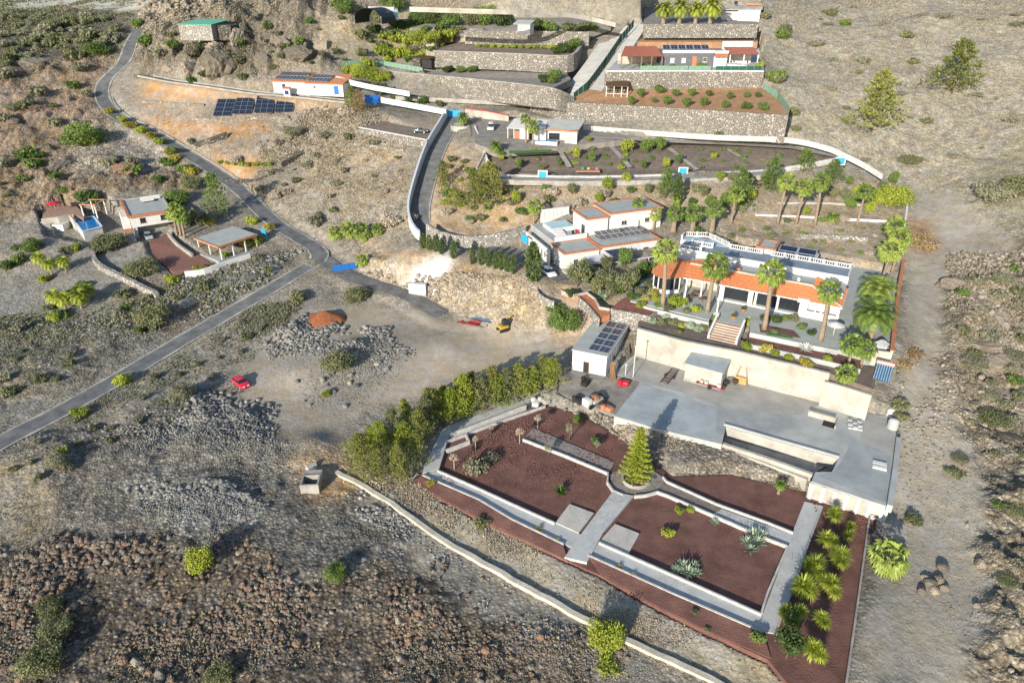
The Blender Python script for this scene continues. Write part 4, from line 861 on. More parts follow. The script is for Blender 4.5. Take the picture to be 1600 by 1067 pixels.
U_.bx('pool_wall', M_WHITE, 2.8, 8.6, 13.0, 17.9, 3.903, 4.75); U_.bx('pool_water', M_WATERP, 3.2, 8.2, 13.4, 17.5, 4.74, 4.80)
for i in range(5): U_.bx('step', M_WHITE, 2.9, 5.2, 9.6 + i * .62, 9.6 + (i + 1) * .62 - .003, 3.905, 4.0 + i * .16)
U_.bx('wall', M_WHITE, -1.6, -1.25, 4.4, 17.6, -1, 3.3); U_.bx('side_court', M_CONCD, -1.24, .88, 6.6, 18, -1, 2.2)
for i in range(4): U_.opening('window', 'l', 6.0 + i * 1.7, 1.2, .7, 1.2, -1.6, M_CREAM, bars=0)
U_.bx('wall_slot', M_DARK, -1.62, -1.61, 13.5, 16.0, 2.5, 2.9)
U_.opening('door', 'l', 8.4, 3.95, 1.5, 2.3, 8.8, M_DARK, bars=0); U_.bx('flue', M_DARK, 10.7, 10.95, 19.8, 20.05, 4, 7.6)
for x in (2.2, 6.2): U_.opening('window', 'f', x, 1.2, 1.0, 1.0, 0, M_METAL)
for x in (14.6, 19.2): U_.opening('window', 'f', x, 1.4, 1.3, 1.2, .3, M_METAL)
U_.opening('window', 'f', 17.5, 5.6, 1.4, 1.0, 7.6, M_CREAM); U_.opening('window', 'f', 23.5, 5.6, 1.2, 1.0, 7.6, M_CREAM)
U_.bx('chimney', M_WHITE, 20.8, 21.6, 7.0, 7.597, 4.2, 6.4)
panel_grid(R2, 10.4, 3.4, 4.4, 8, 2, 1.42, 1.95, rad(9))
U_.bx('panel_rack', M_METAL, 10.4, 22.1, 3.5, 7.2, 4.13, 4.35)
# front veranda with awnings
v = [(9.4, -.05, 3.3), (14.4, -.05, 3.3), (15.2, -3.2, 2.5), (10.6, -3.2, 2.5)]; obj('awning', meshdata('awning', v + [(x, y, z - .08) for x, y, z in v], [(3, 2, 1, 0), (4, 5, 6, 7), (0, 1, 5, 4), (1, 2, 6, 5), (2, 3, 7, 6), (3, 0, 4, 7)], mat('navy_canvas', (.03,.045,.08), .8, .1)), R2)
v = [(4.6, -.05, 2.6), (9.0, -.05, 2.6), (9.2, -2.6, 1.7), (4.8, -2.6, 1.7)]; obj('awning', meshdata('awning', v + [(x, y, z - .08) for x, y, z in v], [(3, 2, 1, 0), (4, 5, 6, 7), (0, 1, 5, 4), (1, 2, 6, 5), (2, 3, 7, 6), (3, 0, 4, 7)], mat('grey_canvas', (.42,.43,.47), .8, .1)), R2)
U_.bx('veranda_floor', M_CREAM, 8.5, 23.5, -3.4, .297, -1, .3)
for i in range(7): U_.bx('column', M_WHITE, 9 + i * 2.35, 9.25 + i * 2.35, -3.3, -3.05, .303, 1.6)
U_.bx('parapet', M_WHITE, 8.8, 23.4, -3.35, -3.15, .303, .75); U_.bx('handrail', M_WHITE, 8.8, 23.4, -3.36, -3.02, 1.603, 1.72)
U_.bx('wall', M_CREAM, -.5, 4.0, -2.0, -.003, -1, .5)
# terrace furniture on the pool deck
for i, (x, y) in enumerate(((6.3, 9.2), (7.4, 9.6))):
    t = thing('terrace_chair', ('dark' if i == 0 else 'red') + ' chair on the pool deck of upper villa', 'chair', U_.world(x, y, 3.9), U_.rz)
    m_ = M_DARK if i == 0 else M_RED; MB().box(0, .6, 0, .6, .4, .5).build('seat', m_, t); MB().box(0, .6, .55, .63, .503, 1.15).build('backrest', m_, t)
    for lx in (0, .52):
        for ly in (0, .52): MB().box(lx, lx + .07, ly, ly + .07, 0, .397).build('leg', m_, t)
# ================================================================ other buildings
def slab(F_, name, m, quad, t=.15, parent=None):
    """thin plate from 4 local corners (top face), thickness downward"""
    v = [tuple(q) for q in quad] + [(q[0], q[1], q[2] - t) for q in quad]
    return obj(name, meshdata(name, v, [(0, 1, 2, 3), (7, 6, 5, 4), (0, 4, 5, 1), (1, 5, 6, 2), (2, 6, 7, 3), (3, 7, 4, 0)], m), parent or (F_.root if F_ else None))
# --- workshop with solar roof, left of the yard
F1 = Frame('workshop', 'grey metal workshop with solar panels on its sloping roof', 'workshop', (895,545), (947,556), 6.4, 2.2)
m_sheet = mat('pale_sheet_metal', (.62,.62,.62), .5, .12, 1.5, .1, 5); 
F1.bx('wall', m_sheet, 0, 6.3, 0, 13.2, -.8, 4.1)
slab(F1, 'roof', M_ROOFG, [(-.2, -.2, 4.15), (6.6, -.2, 4.25), (6.6, 13.5, 4.45), (-.2, 13.5, 4.35)], .12)
for i in range(9): F1.bx('cladding_rib', M_METAL, 6.3, 6.36, .7 + i * 1.4, .82 + i * 1.4, -.4, 4.05)
panel_grid(F1.root, 2.6, .6, 4.36, 2, 5, 1.8, 2.35, rad(1))
F1.opening('door', 'f', 2.1, -.1, 1.1, 2.3, 0, M_WOOD, M_DARK, 0); F1.opening('door', 'f', 4.6, -.1, 1.3, 2.6, 0, M_WHITE, M_WHITE, 0)
for y, h in ((4, 1.6), (7.5, 2.0)): F1.opening('window', 'r', y, 1.2, .9, 1.0, 6.3, M_METAL)
# --- pale steel shed in the middle of the yard
F2 = Frame('store_shed', 'pale flat-roofed store shed standing on the concrete yard', 'shed', (1072,567), (1129,582), 6.0, 2.6)
F2.bx('wall', M_CREAM, 0, F2.L, 0, 6.9, 0, 3.3); slab(F2, 'roof', mat('pale_blue_roof', (.27,.30,.315), .5, .1, .8), [(-.25, -.25, 3.45), (F2.L + .25, -.25, 3.45), (F2.L + .25, 7.3, 4.4), (-.25, 7.3, 4.4)], .14)
MB().raw([(0, 6.9, 3.3), (0, 0, 3.3), (0, 6.9, 4.2), (.08, 6.9, 3.3), (.08, 0, 3.3), (.08, 6.9, 4.2)], [(0, 1, 2), (5, 4, 3), (0, 2, 5, 3), (1, 4, 5, 2)]).build('gable', M_CREAM, F2.root)
F2.opening('door', 'r', 1.0, .02, 1.1, 2.1, F2.L, M_METAL, M_WOODD, 0)
F2.bx('plinth', M_CONCD, -.1, F2.L + .1, -.12, 7.0, -.2, .25)
# --- house at the left with garage below
F3 = Frame('left_house', 'white house with flat grey roof and terracotta roof edge above garage', 'house', (202.5,339), (259,330.5), 13.2, 8.0)
F3.bx('wall', M_WHITE, 0, 9.2, 0, 15.6, 2.4, 5.15); F3.bx('base', M_CONCD, .3, 9.0, 2.5, 15.5, -.8, 2.397)
F3.bx('wall', M_WHITE, .2, 1.0, .2, 2.6, -.8, 2.397)
F3.bx('roof', M_ROOFG, .1, 9.1, .1, 15.5, 5.153, 5.28)
mb = MB(); mb.box(-.5, 9.5, -.5, .1, 5.0, 5.5); mb.box(-.5, .1, .103, 15.7, 5.0, 5.5); mb.build('roof_edge', M_TERRA, F3.root); F3.bx('roof_edge', M_CREAM, .103, 9.5, 15.5, 15.9, 5.0, 5.5); F3.bx('roof_edge', M_CREAM, 9.1, 9.5, .103, 15.497, 5.0, 5.45)
for x in (2.0, 6.6): F3.opening('window', 'f', x, 3.3, 1.2, 1.2, 0, M_WOODD)
F3.opening('door', 'l', 1.4, 2.5, 1.2, 2.1, 0, M_WOODD, M_DARK, 0)
F3.bx('roof_court', M_DARK, 4.4, 8.0, 10.6, 12.4, 5.283, 5.32); F3.bx('parapet', M_WHITE, 4.0, 8.6, 12.403, 12.8, 5.283, 6.3); F3.bx('parapet', M_WHITE, 4.4, 7.0, 11.4, 11.7, 5.322, 5.9)
for i in range(9): F3.bx('step', M_TERRA if i < 2 else M_CONCD, -1.9, -.05, -.2 - i * .55, .33 - i * .55, -.8, 2.3 - i * .28)
F3.bx('annex', M_WHITE, -1.6, -.003, 4.0, 11, -.8, 4.2); F3.bx('garage_floor', M_CONCD, 1.0, 9, .3, 2.49, -.8, .06)
# --- carport
F4 = Frame('carport', 'open carport with grey roof slab and terracotta edge', 'carport', (304,372), (341,386), 10.2, 7.1)
slab(F4, 'roof', M_ROOFG, [(0, 0, 3.05), (F4.L, 0, 3.05), (F4.L, 10.2, 3.3), (0, 10.2, 3.3)], .25)
F4.bx('roof_edge', M_TERRA, -.15, F4.L + .15, -.2, -.003, 2.75, 3.2); slab(F4, 'roof_edge', M_TERRA, [(F4.L + .003, 0, 3.22), (F4.L + .2, 0, 3.22), (F4.L + .2, 10.2, 3.46), (F4.L + .003, 10.2, 3.46)], .45)
for x, y in ((.2, .3), (F4.L / 2, .3), (F4.L - .3, .3), (F4.L - .3, 3.4), (F4.L - .3, 6.6), (.2, 5)): F4.bx('post', M_WHITE, x, x + .28, y, y + .28, -1.2, 2.8)
F4.bx('wall', M_CREAM, .3, F4.L - .3, 9.8, 10.1, -1, 3.1); F4.bx('floor', M_CONC, -.6, F4.L + .4, -.8, 9.7, -1.4, -.1)
# --- grey house with red pergolas
F5 = Frame('grey_house', 'dark grey single-storey house with rooftop panels and red-roofed porches', 'house', (1034,104), (1113,104), 40.2)
m_slate = mat('grey_render', (.115,.12,.13), .85, .15, .8, .2, 6)
F5.bx('wall', m_slate, 0, F5.L, 0, 9, -.6, 4.0); F5.bx('parapet', mat('pale_grey_render', (.5,.51,.52), .8, .08), -.15, F5.L + .15, -.15, .25, 3.7, 4.5); F5.bx('roof', M_METAL, .1, F5.L - .1, .26, 8.9, 4.003, 4.15)
panel_grid(F5.root, .6, 3.2, 4.4, 6, 1, 2.3, 2.6, rad(25))
for x in (2.4, 5.8): F5.opening('window', 'f', x, 1.0, 1.2, 1.3, 0, M_WHITE, M_WHITE)
F5.opening('door', 'f', 9.0, -.2, 1.3, 3.0, 0, M_TERRA, M_TERRA, 0); F5.opening('window', 'f', 12.2, 1.2, 1.2, 1.3, 0, M_WHITE)
L5 = F5.L
F5.bx('wall', M_WHITE, L5 + .003, L5 + 4.4, .8, 9, -.6, 3.4); F5.opening('door', 'f', L5 + .6, -.2, 2.2, 2.4, .8, M_WHITE, M_WHITE, 1); F5.bx('roof', M_METAL, L5 + .01, L5 + 4.4, .85, 8.9, 3.403, 4.1); F5.bx('parapet', MATS['pale_grey_render'], L5 + .16, L5 + 4.6, .5, .8, 3.5, 4.3)
slab(F5, 'porch_roof', M_TERRA, [(L5 + .2, -.6, 2.9), (L5 + 4.3, -.6, 2.9), (L5 + 4.3, .78, 3.4), (L5 + .2, .78, 3.4)])
for k, (x0, x1, y0, y1, z0, z1, n_) in enumerate(((-13.0, -.2, -2.2, 7, 2.9, 5.0, 5), (L5 + 4.8, L5 + 14, .5, 8, 3.2, 4.7, 3))):
    a, b = (x0, y0, z0), (x1, y0, z0); tile_slope(F5, a, b, (x1 - (0 if k else .5), y1, z1), (x0 + (0 if k else 2.5), y1, z1), mat('brick_red_tile', (.32,.115,.075), .8, .2, 2), 'porch_roof')
    for i in range(n_): F5.bx('post', M_WHITE if k else M_WOOD, x0 + .3 + i * (x1 - x0 - .8) / (n_ - 1), x0 + .6 + i * (x1 - x0 - .8) / (n_ - 1), y0 + .2, y0 + .5, -.8, z0 - .02)
    F5.bx('back_wall', M_WHITE if k else M_CREAM, x0 + .4, x1 - .4, y1 - 1.0, y1 - .7, -.8, z0 + .2)
F5.bx('back_wall', M_WHITE, L5 + 4.8, L5 + 14.2, 9.2, 9.6, 2, 6.2)
# --- top right house
F6 = Frame('top_house', 'white house with pale shutters beside the four stout palms', 'house', (1133,33), (1186,34), 50.4)
F6.bx('wall', M_WHITE, 4.0, F6.L, 0, 8, -.5, 3.7); F6.bx('wall', mat('shade_grey', (.42,.43,.44), .8, .1), -1.5, 3.997, 1.2, 8, -.5, 3.4); slab(F6, 'roof', M_CREAM, [(-1.8, -.5, 3.6), (F6.L + .5, -.5, 3.9), (F6.L + .5, 8.4, 4.9), (-1.8, 8.4, 4.6)], .2)
for x in (4.9, 6.6, 8.3): F6.opening('window', 'f', x, .8, 1.3, 1.9, 0, M_CREAM, mat('shutter', (.6,.6,.58), .7, .06), 3)
F6.bx('roof_edge', M_TERRA, 6, F6.L, 5, 5.4, 4.75, 5.3); F6.bx('dish', M_DARK, 2, 3.2, 5.5, 5.7, 4.9, 6.0)
# --- white house with panels on the roof, left of centre top
F7 = Frame('solar_house', 'long low white house with tilted solar panels along its roof', 'house', (428,141), (538,146), 32.7)
F7.bx('wall', M_WHITE, 0, 11.2, 0, 6.5, -1, 2.7); F7.bx('wall', M_WHITE, 11.6, F7.L, -.6, 6.0, -1, 2.6)
slab(F7, 'roof', M_TERRA, [(-.4, -.5, 2.75), (11.6, -.5, 2.85), (11.6, 7, 4.9), (-.4, 7, 4.8)], .2); slab(F7, 'roof', M_TERRA, [(11.63, -1.1, 2.7), (F7.L + .4, -1.1, 2.75), (F7.L + .4, 6.5, 4.6), (11.63, 6.5, 4.6)], .2)
panel_grid(F7.root, .4, .4, 3.25, 9, 2, 1.15, 2.9, rad(15)); panel_grid(F7.root, 12.2, -.2, 3.15, 6, 2, 1.15, 2.7, rad(14))
F7.opening('door', 'f', 3.2, -.4, 1.1, 2.3, 0, M_BLUE, M_DARK, 0); F7.opening('door', 'f', F7.L - 3.0, -.4, 1.5, 2.5, -.6, M_BLUE, M_BLUE, 0); F7.opening('window', 'f', 14.4, 1.2, .8, .6, -.6, M_METAL, bars=0)
F7.bx('porch', M_WHITE, 5.2, 7.4, -3.0, -2.2, -1.4, 1.0); F7.opening('window', 'f', 5.7, -.6, 1.3, 1.1, -3.0, M_BLUE); slab(F7, 'porch_roof', M_TERRA, [(4.9, -3.3, 1.15), (7.7, -3.3, 1.15), (7.7, -2.1, 1.5), (4.9, -2.1, 1.5)])
# --- stone hut with green roof
F8 = Frame('stone_hut', 'pale stone hut with green sheet roof on the rocky knoll', 'hut', (281,53), (332,54), 47.2)
F8.bx('wall', M_STONEL, 0, F8.L, 0, 9, -2, 2.9); slab(F8, 'roof', mat('green_sheet', (.10,.36,.24), .6, .1, 1), [(-.2, -.3, 2.95), (F8.L + .3, -.3, 2.95), (F8.L + 1.5, 9, 4.0), (1.5, 9, 4.0)]); F8.bx('lean_to', M_STONED, F8.L + .003, F8.L + 5.5, 2.5, 8, -2, 2.6)
# --- dark tarp shelter and pale blue container on the topmost terrace
F9 = Frame('tarp_shelter', 'dark tarpaulin tunnel shelter among bushes at the top edge', 'shelter', (553,33), (596,34), 51.2)
v, f = [], []; n = 10
for y in (0, 5, 10):
    for i in range(n + 1): t = math.pi * i / n; v.append((F9.L / 2 - F9.L / 2 * math.cos(t), y, 4.6 * math.sin(t) ** .8 - .8))
for j in range(2):
    for i in range(n): a = j * (n + 1) + i; f.append((a, a + n + 1, a + n + 2, a + 1))
obj('tarp', meshdata('tarp', v, f, mat('black_tarp', (.02,.024,.028), .6, .3, 1, .4, 3)), F9.root); F9.bx('end_frame', M_METAL, .2, F9.L - .2, 9.6, 10.2, 2.9, 3.9)
for x in (.1, F9.L - .25): F9.bx('post', M_METAL, x, x + .15, .1, .25, -1, 1.5)
F10 = Frame('container', 'pale blue steel container beside the dark tarpaulin shelter', 'container', (596,28), (622,27.5), 51.6)
F10.bx('body', mat('pale_blue_steel', (.28,.45,.48), .6, .2, 1), 0, F10.L, 0, 3, -.4, 2.6)
for i in range(7): F10.bx('rib', MATS['pale_blue_steel'], .4 + i * F10.L / 7.3, .7 + i * F10.L / 7.3, -.08, -.002, -.3, 2.5)
F11 = Frame('stone_hut', 'small brown hut with dark open side beside vine wall', 'hut', (645,103), (657,104), 38.2)
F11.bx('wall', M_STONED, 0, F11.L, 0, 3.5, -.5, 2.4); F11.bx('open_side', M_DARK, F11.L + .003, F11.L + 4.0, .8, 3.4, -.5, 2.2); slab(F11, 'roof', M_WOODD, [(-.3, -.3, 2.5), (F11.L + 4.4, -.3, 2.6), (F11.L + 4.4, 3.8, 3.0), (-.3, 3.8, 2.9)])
F12 = Frame('garden_shed', 'small white shed with pale roof on the top terrace', 'shed', (809,52), (828,52.5), 48.2)
F12.bx('wall', M_WHITE, 0, F12.L, 0, 4, -.4, 2.6); slab(F12, 'roof', M_ROOFG, [(-1.5, -.4, 2.65), (F12.L + .3, -.4, 2.65), (F12.L + .3, 4.4, 3.6), (-1.5, 4.4, 3.6)])
F13 = Frame('pergola', 'small wooden pergola with low white railing beside the orchard', 'pergola', (947,149), (980,150), 33.6)
for x in (0, 2.2, 4.4, F13.L): F13.bx('post', M_WHITE, x - .1, x + .1, 0, .2, -.8, 2.4)
slab(F13, 'roof', M_WOODD, [(-.3, 0.3, 2.6), (F13.L + .2, .3, 2.6), (F13.L + .2, 3.6, 3.6), (-.3, 3.6, 3.6)], .25); F13.bx('railing', M_WHITE, 0, F13.L, .0, .12, .35, .5); F13.bx('back_wall', M_STONED, 0, F13.L, 3.2, 3.5, -.8, 3)
# --- casita by the middle plots
F14 = Frame('casita', 'white cottage with terracotta roof edge beside the small blue pool', 'cottage', (812,219), (898,223), 24.9)
L14 = F14.L
F14.bx('wall', M_WHITE, 0, 7.2, 0, 7, -1, 3.0); F14.bx('wall', M_WHITE, 7.203, L14, 1.2, 7.5, -1, 2.8); F14.bx('wall', M_WHITE, L14 - 2.6, L14 + .6, -.6, 1.197, -1, 2.9)
slab(F14, 'roof', M_ROOFG, [(7.0, .8, 2.95), (L14 + .7, .8, 2.95), (L14 + 1.6, 8, 4.4), (6.6, 8, 4.4)]); slab(F14, 'roof', M_WHITE, [(-3.6, -.3, 3.1), (7.0, -.3, 3.1), (6.4, 7.2, 4.3), (-3.0, 7.2, 4.3)], .12)
F14.bx('roof_edge', M_TERRA, 7.0, L14 - 2.7, .5, .79, 2.7, 3.15); slab(F14, 'roof_edge', M_TERRA, [(L14 - 2.9, -.9, 3.15), (L14 + .8, -.9, 3.15), (L14 + 1.9, 8, 4.75), (L14 + .8, .9, 3.2)], .3)
F14.opening('door', 'f', 2.4, -.2, 1.2, 2.2, 0, M_WOOD, M_DARK, 0); F14.opening('door', 'f', 7.8, -.4, 3.0, 2.4, 1.2, M_DARK, M_GLASS, 2); F14.opening('door', 'f', L14 - 2.1, -.4, 1.5, 2.3, -.6, M_WHITE, M_CREAM, 0)
for x in (-3.4, -1.7): F14.bx('post', M_WHITE, x, x + .18, 0, .18, -1, 3.0)
F14.bx('lattice', M_TERRA, -1.6, -.1, .2, .3, -.4, 2.2)
pool = thing('splash_pool', 'small blue pool with white rim in front of the cottage', 'pool', F14.world(4.4, -2.9), F14.rz)
MB().box(-.4, 6.4, -.3, 1.7, -.6, .55).build('basin', M_WHITE, pool); MB().box(0, 6.0, .05, 1.4, .553, .6).build('water', mat('bright_pool', (.03,.22,.52), .15, .1), pool)
wall('court_wall', [P(727,170,29.6), P(760,174,29.0), P(795,181,28.2)], 2.6, .4, M_CREAM, 'cream wall with red coping right of the blue gate', cap=(.8, .18), capm=mat('red_coping', (.42,.07,.07), .7, .15))
wall('court_wall', [P(742,196,26.6), P(752,222,24.6), P(762,250,22.4)], 1.4, .35, M_WHITE, 'white wall sloping down beside the cottage parking')
rp = P(721,197,25.8); rb = thing('round_bed', 'round walled bed with a palm at top of driveway', 'planter'); MB().lathe([(3.2, -2.5), (3.2, .35), (2.9, .35), (2.9, .1), (.01, .15)], 24, rp).build('ring', M_CREAM, rb)
# --- pool terrace at the far left
pq = [P(114,343,9.5), P(129,362,9.5), P(159,354,9.5), P(146,338,9.5)]; po = thing('swimming_pool', 'blue swimming pool with pale rim left of the white house', 'pool', pq[0]); ctr = sum(pq, Vector()) / 4
MB().prism([((p - pq[0]).x, (p - pq[0]).y) for p in pq], -3.6, 0).build('basin', M_WHITE, po)
wq = [p.lerp(ctr, .09) - pq[0] for p in pq]; MB().prism([(p.x, p.y) for p in wq], -.5, .012).build('water', mat('pool_blue', (.01,.17,.45), .08, .1), po)
for a, b in zip(pq, pq[1:] + pq[:1]): wall('coping', [a - pq[0] + Vector((0,0,.1)), b - pq[0] + Vector((0,0,.1))], .12, .4, mat('pale_blue_coping', (.55,.66,.72), .7, .06), parent=po)
dk = thing('sun_deck', 'tiled terrace with low wall and white hatch beside pool', 'terrace'); dq = Z([(66,341),(112,334),(130,342),(133,335),(118,321),(68,325)], 10.2); w4 = [P(*q) for q in dq]
MB().prism([(p.x, p.y) for p in w4], 7.2, 10.2).build('deck', mat('faded_tile', (.34,.22,.16), .85, .2, 1.5), dk); wall('parapet', [P(64,342,10.6), P(90,339,10.6), P(108,335,10.6), P(116,344,10.4)], 3.2, .35, M_CREAM, parent=dk)
hb = P(82,352,8.6); MB().box(hb.x, hb.x + 3.2, hb.y - 1, hb.y + 1.8, 6.8, 9.0).build('hatch', M_WHITE, dk)
for i in range(6): s_ = P(72 + i * 1.4, 346 + i * 4.4, 9.6 - i * .45); MB().box(s_.x - 1.2, s_.x + 1.0, s_.y - .5, s_.y + .6, s_.z - 1.2, s_.z).build('step', M_CONCD, dk)
pa = thing('pool_pergola', 'white and terracotta frame pergola behind the pool', 'pergola', P(131,337,10.2))
for x, y in ((0, 0), (3.4, 0), (0, 4.5), (3.4, 4.5)): MB().box(x - .12, x + .12, y - .12, y + .12, -1, 2.6).build('post', M_WHITE, pa)
for x in (0, 3.4): MB().box(x - .15, x + .15, -.4, 4.9, 2.603, 2.8).build('beam', M_CREAM, pa)
for y in (0, 4.5): MB().box(-.4, 3.8, y - .15, y + .15, 2.803, 3.0).build('beam', M_TERRA, pa)
um = thing('parasol', 'red parasol on the tiled pool terrace', 'parasol', P(88,329,10.2)); MB().tube([(0, 0, 0), (0, 0, 2.4)], .05).build('pole', M_METAL, um); MB().lathe([(2.0, 1.9), (1.9, 1.95), (.9, 2.35), (.02, 2.6)], 8).build('canopy', M_RED, um)
# --- red paved drive of the left house
wall('drive_wall', [P(262,362,9.0), P(275,378,8.4), P(300,396,7.8)], 1.6, .5, M_CONCD, 'grey low wall between palms and red drive', n=3)
wall('drive_wall', [P(288,424,7.0), P(318,420,7.0), P(352,408,7.3), P(390,396,7.6)], 1.8, .5, M_WHITE, 'white wall along the lower side of carport', n=3)
# ================================================================ plants
RS = np.random.RandomState(11); RR = random.Random(5)
def quads_mesh(name, c, a, b, m):
    """n leaf quads: centres c, half-axes a, b"""
    n = len(c); v = np.empty((n, 4, 3), np.float32); v[:, 0] = c - a - b * .35; v[:, 1] = c + b * -1.0 + a * .2; v[:, 2] = c + a + b * .2; v[:, 3] = c + b
    me = bpy.data.meshes.new(name); me.vertices.add(4 * n); me.vertices.foreach_set('co', v.ravel())
    me.loops.add(4 * n); me.loops.foreach_set('vertex_index', np.arange(4 * n, dtype=np.int32)); me.polygons.add(n)
    me.polygons.foreach_set('loop_start', np.arange(0, 4 * n, 4, dtype=np.int32)); me.update()
    if m: me.materials.append(m)
    return me
def unit(n, rs=RS):
    d = rs.normal(size=(n, 3)); return d / np.linalg.norm(d, axis=1, keepdims=True)
def perp(d, rs=RS):
    r = rs.normal(size=d.shape); r -= (r * d).sum(1, keepdims=True) * d; return r / np.linalg.norm(r, axis=1, keepdims=True)
def blob_cloud(n, blobs, leaf, seed, up=.25, thin=.5, fill=.5):
    """leaves through the outer part of several overlapping lobes; blobs: (x,y,z,r[,rz])"""
    rs = np.random.RandomState(seed); w_ = np.array([b[3] ** 2 for b in blobs]); k = rs.choice(len(blobs), n, p=w_ / w_.sum()); B = np.array([(*b[:4], b[4] if len(b) > 4 else b[3]) for b in blobs])[k]
    d = unit(n, rs); r = (fill + (1 - fill) * rs.rand(n) ** .5)[:, None] * (1 + .18 * rs.normal(size=(n, 1)))
    c = B[:, :3] + d * r * np.c_[B[:, 3], B[:, 3], B[:, 4]]; c[:, 2] = np.maximum(c[:, 2], .02)
    nrm = d + .8 * rs.normal(size=(n, 3)); nrm[:, 2] += up; nrm /= np.linalg.norm(nrm, axis=1, keepdims=True)
    a = perp(nrm, rs); b = np.cross(nrm, a); s = leaf * (.6 + .8 * rs.rand(n, 1)); return c, a * s, b * s * thin
def bush_blobs(seed, k=8, flat=.8):
    r = random.Random(seed); out = [(0, 0, .5 * flat, .62, .5 * flat)]
    for i in range(k): t = 6.28 * i / k + r.uniform(-.4, .4); q = r.uniform(.35, .68); out.append((q * math.cos(t), q * math.sin(t), r.uniform(.25, .75) * flat, r.uniform(.28, .46), r.uniform(.25, .42) * flat))
    return out
BUSH = [quads_mesh('foliage', *blob_cloud(1300, bush_blobs(s, 8), .105, s), None) for s in (1, 2, 3, 4)]
SPARSE = [quads_mesh('foliage', *blob_cloud(420, bush_blobs(s + 20, 7), .10, s, fill=.3), None) for s in (1, 2, 3)]
TREE = [quads_mesh('crown', *blob_cloud(1800, [(x, y, z + .1, r, q) for x, y, z, r, q in bush_blobs(s + 40, 11, 1.05)], .085, s), None) for s in (1, 2, 3)]
DENSE = [quads_mesh('foliage', *blob_cloud(5200, bush_blobs(s + 60, 13), .046, s, fill=.55), None) for s in (1, 2, 3)]
def spindle(n, seed, leaf, w_=.16, cone=False, ragged=.15):
    rs = np.random.RandomState(seed); z = rs.rand(n) ** (1.25 if cone else 1.0); prof = (1 - z) ** .8 * .98 + .03 if cone else np.sin(np.pi * np.clip(z * .86 + .13, 0, 1)) ** .7
    t = rs.rand(n) * 6.283; lobe = 1 + ragged * np.sin(5 * t + 9 * z) + ragged * np.sin(3 * t - 17 * z); r = prof * w_ * lobe * (.55 + .45 * rs.rand(n) ** .5)
    c = np.c_[r * np.cos(t), r * np.sin(t), z]; up = np.c_[np.cos(t) * .5, np.sin(t) * .5, np.ones(n)] + .35 * rs.normal(size=(n, 3))
    up /= np.linalg.norm(up, axis=1, keepdims=True); b = perp(up, rs); s = leaf * (.6 + .8 * rs.rand(n, 1)); return c, up * s, b * s * .45
CYP = [quads_mesh('crown', *spindle(1100, s, .035, .13), None) for s in (1, 2, 3)]
def pine_cloud(seed, n=2600, w_=.38):
    """layered needle tufts on tiers of boughs"""
    rs = np.random.RandomState(seed); cs, as_, bs = [], [], []; k = 0
    nb = 46 + 6 * seed; per = n // nb
    for i in range(nb):
        z = .08 + .9 * (i / nb) ** .9; rr = w_ * (1.06 - z) ** .75 * rs.uniform(.35, 1.25); t = i * 2.4 + rs.uniform(-.5, .5)
        ctr = np.array([rr * math.cos(t), rr * math.sin(t), z + rs.uniform(-.02, .02)]); sz = (.06 + .11 * (1 - z)) * rs.uniform(.6, 1.35)
        d = unit(per, rs); c = ctr + d * np.array([sz, sz, sz * .6]) * (.5 + .5 * rs.rand(per, 1)); ax = d + np.array([0, 0, .55]); ax /= np.linalg.norm(ax, axis=1, keepdims=True)
        b = perp(ax, rs); s = .026 * (.5 + 1.0 * rs.rand(per, 1)); cs.append(c); as_.append(ax * s); bs.append(b * s * .4)
    return np.concatenate(cs), np.concatenate(as_), np.concatenate(bs)
PINE = [quads_mesh('crown', *pine_cloud(s), None) for s in (1, 2, 3, 4, 5)]
def blades_mesh(name, seed, n, L0, L1, w_, el0, el1, droop, m=None, base_r=0.0, seg=3, origin_z=0.0):
    """rosette of tapered arching blades"""
    r = random.Random(seed); v, f = [], []
    for i in range(n):
        t = i * 2.39996 + r.uniform(-.2, .2); u = i / max(1, n - 1); el = el0 + (el1 - el0) * u + r.uniform(-.12, .12); L_ = r.uniform(L0, L1); d = Vector((math.cos(t), math.sin(t), 0)); sd = Vector((-d.y, d.x, 0))
        p = d * base_r + Vector((0, 0, origin_z)); b0 = len(v); e = el
        for k in range(seg + 1):
            q = k / seg; ww = w_ * (1 - q ** 1.5) * (.55 + .9 * min(q * 2.5, 1)) if k < seg else 0.004
            v.append(tuple(p - sd * ww)); v.append(tuple(p + sd * ww)); e -= droop / seg * (.5 + q); p = p + (d * math.cos(e) + Vector((0, 0, math.sin(e)))) * (L_ / seg)
        for k in range(seg): a = b0 + 2 * k; f.append((a, a + 1, a + 3, a + 2))
    me = meshdata(name, v, f, m); return me
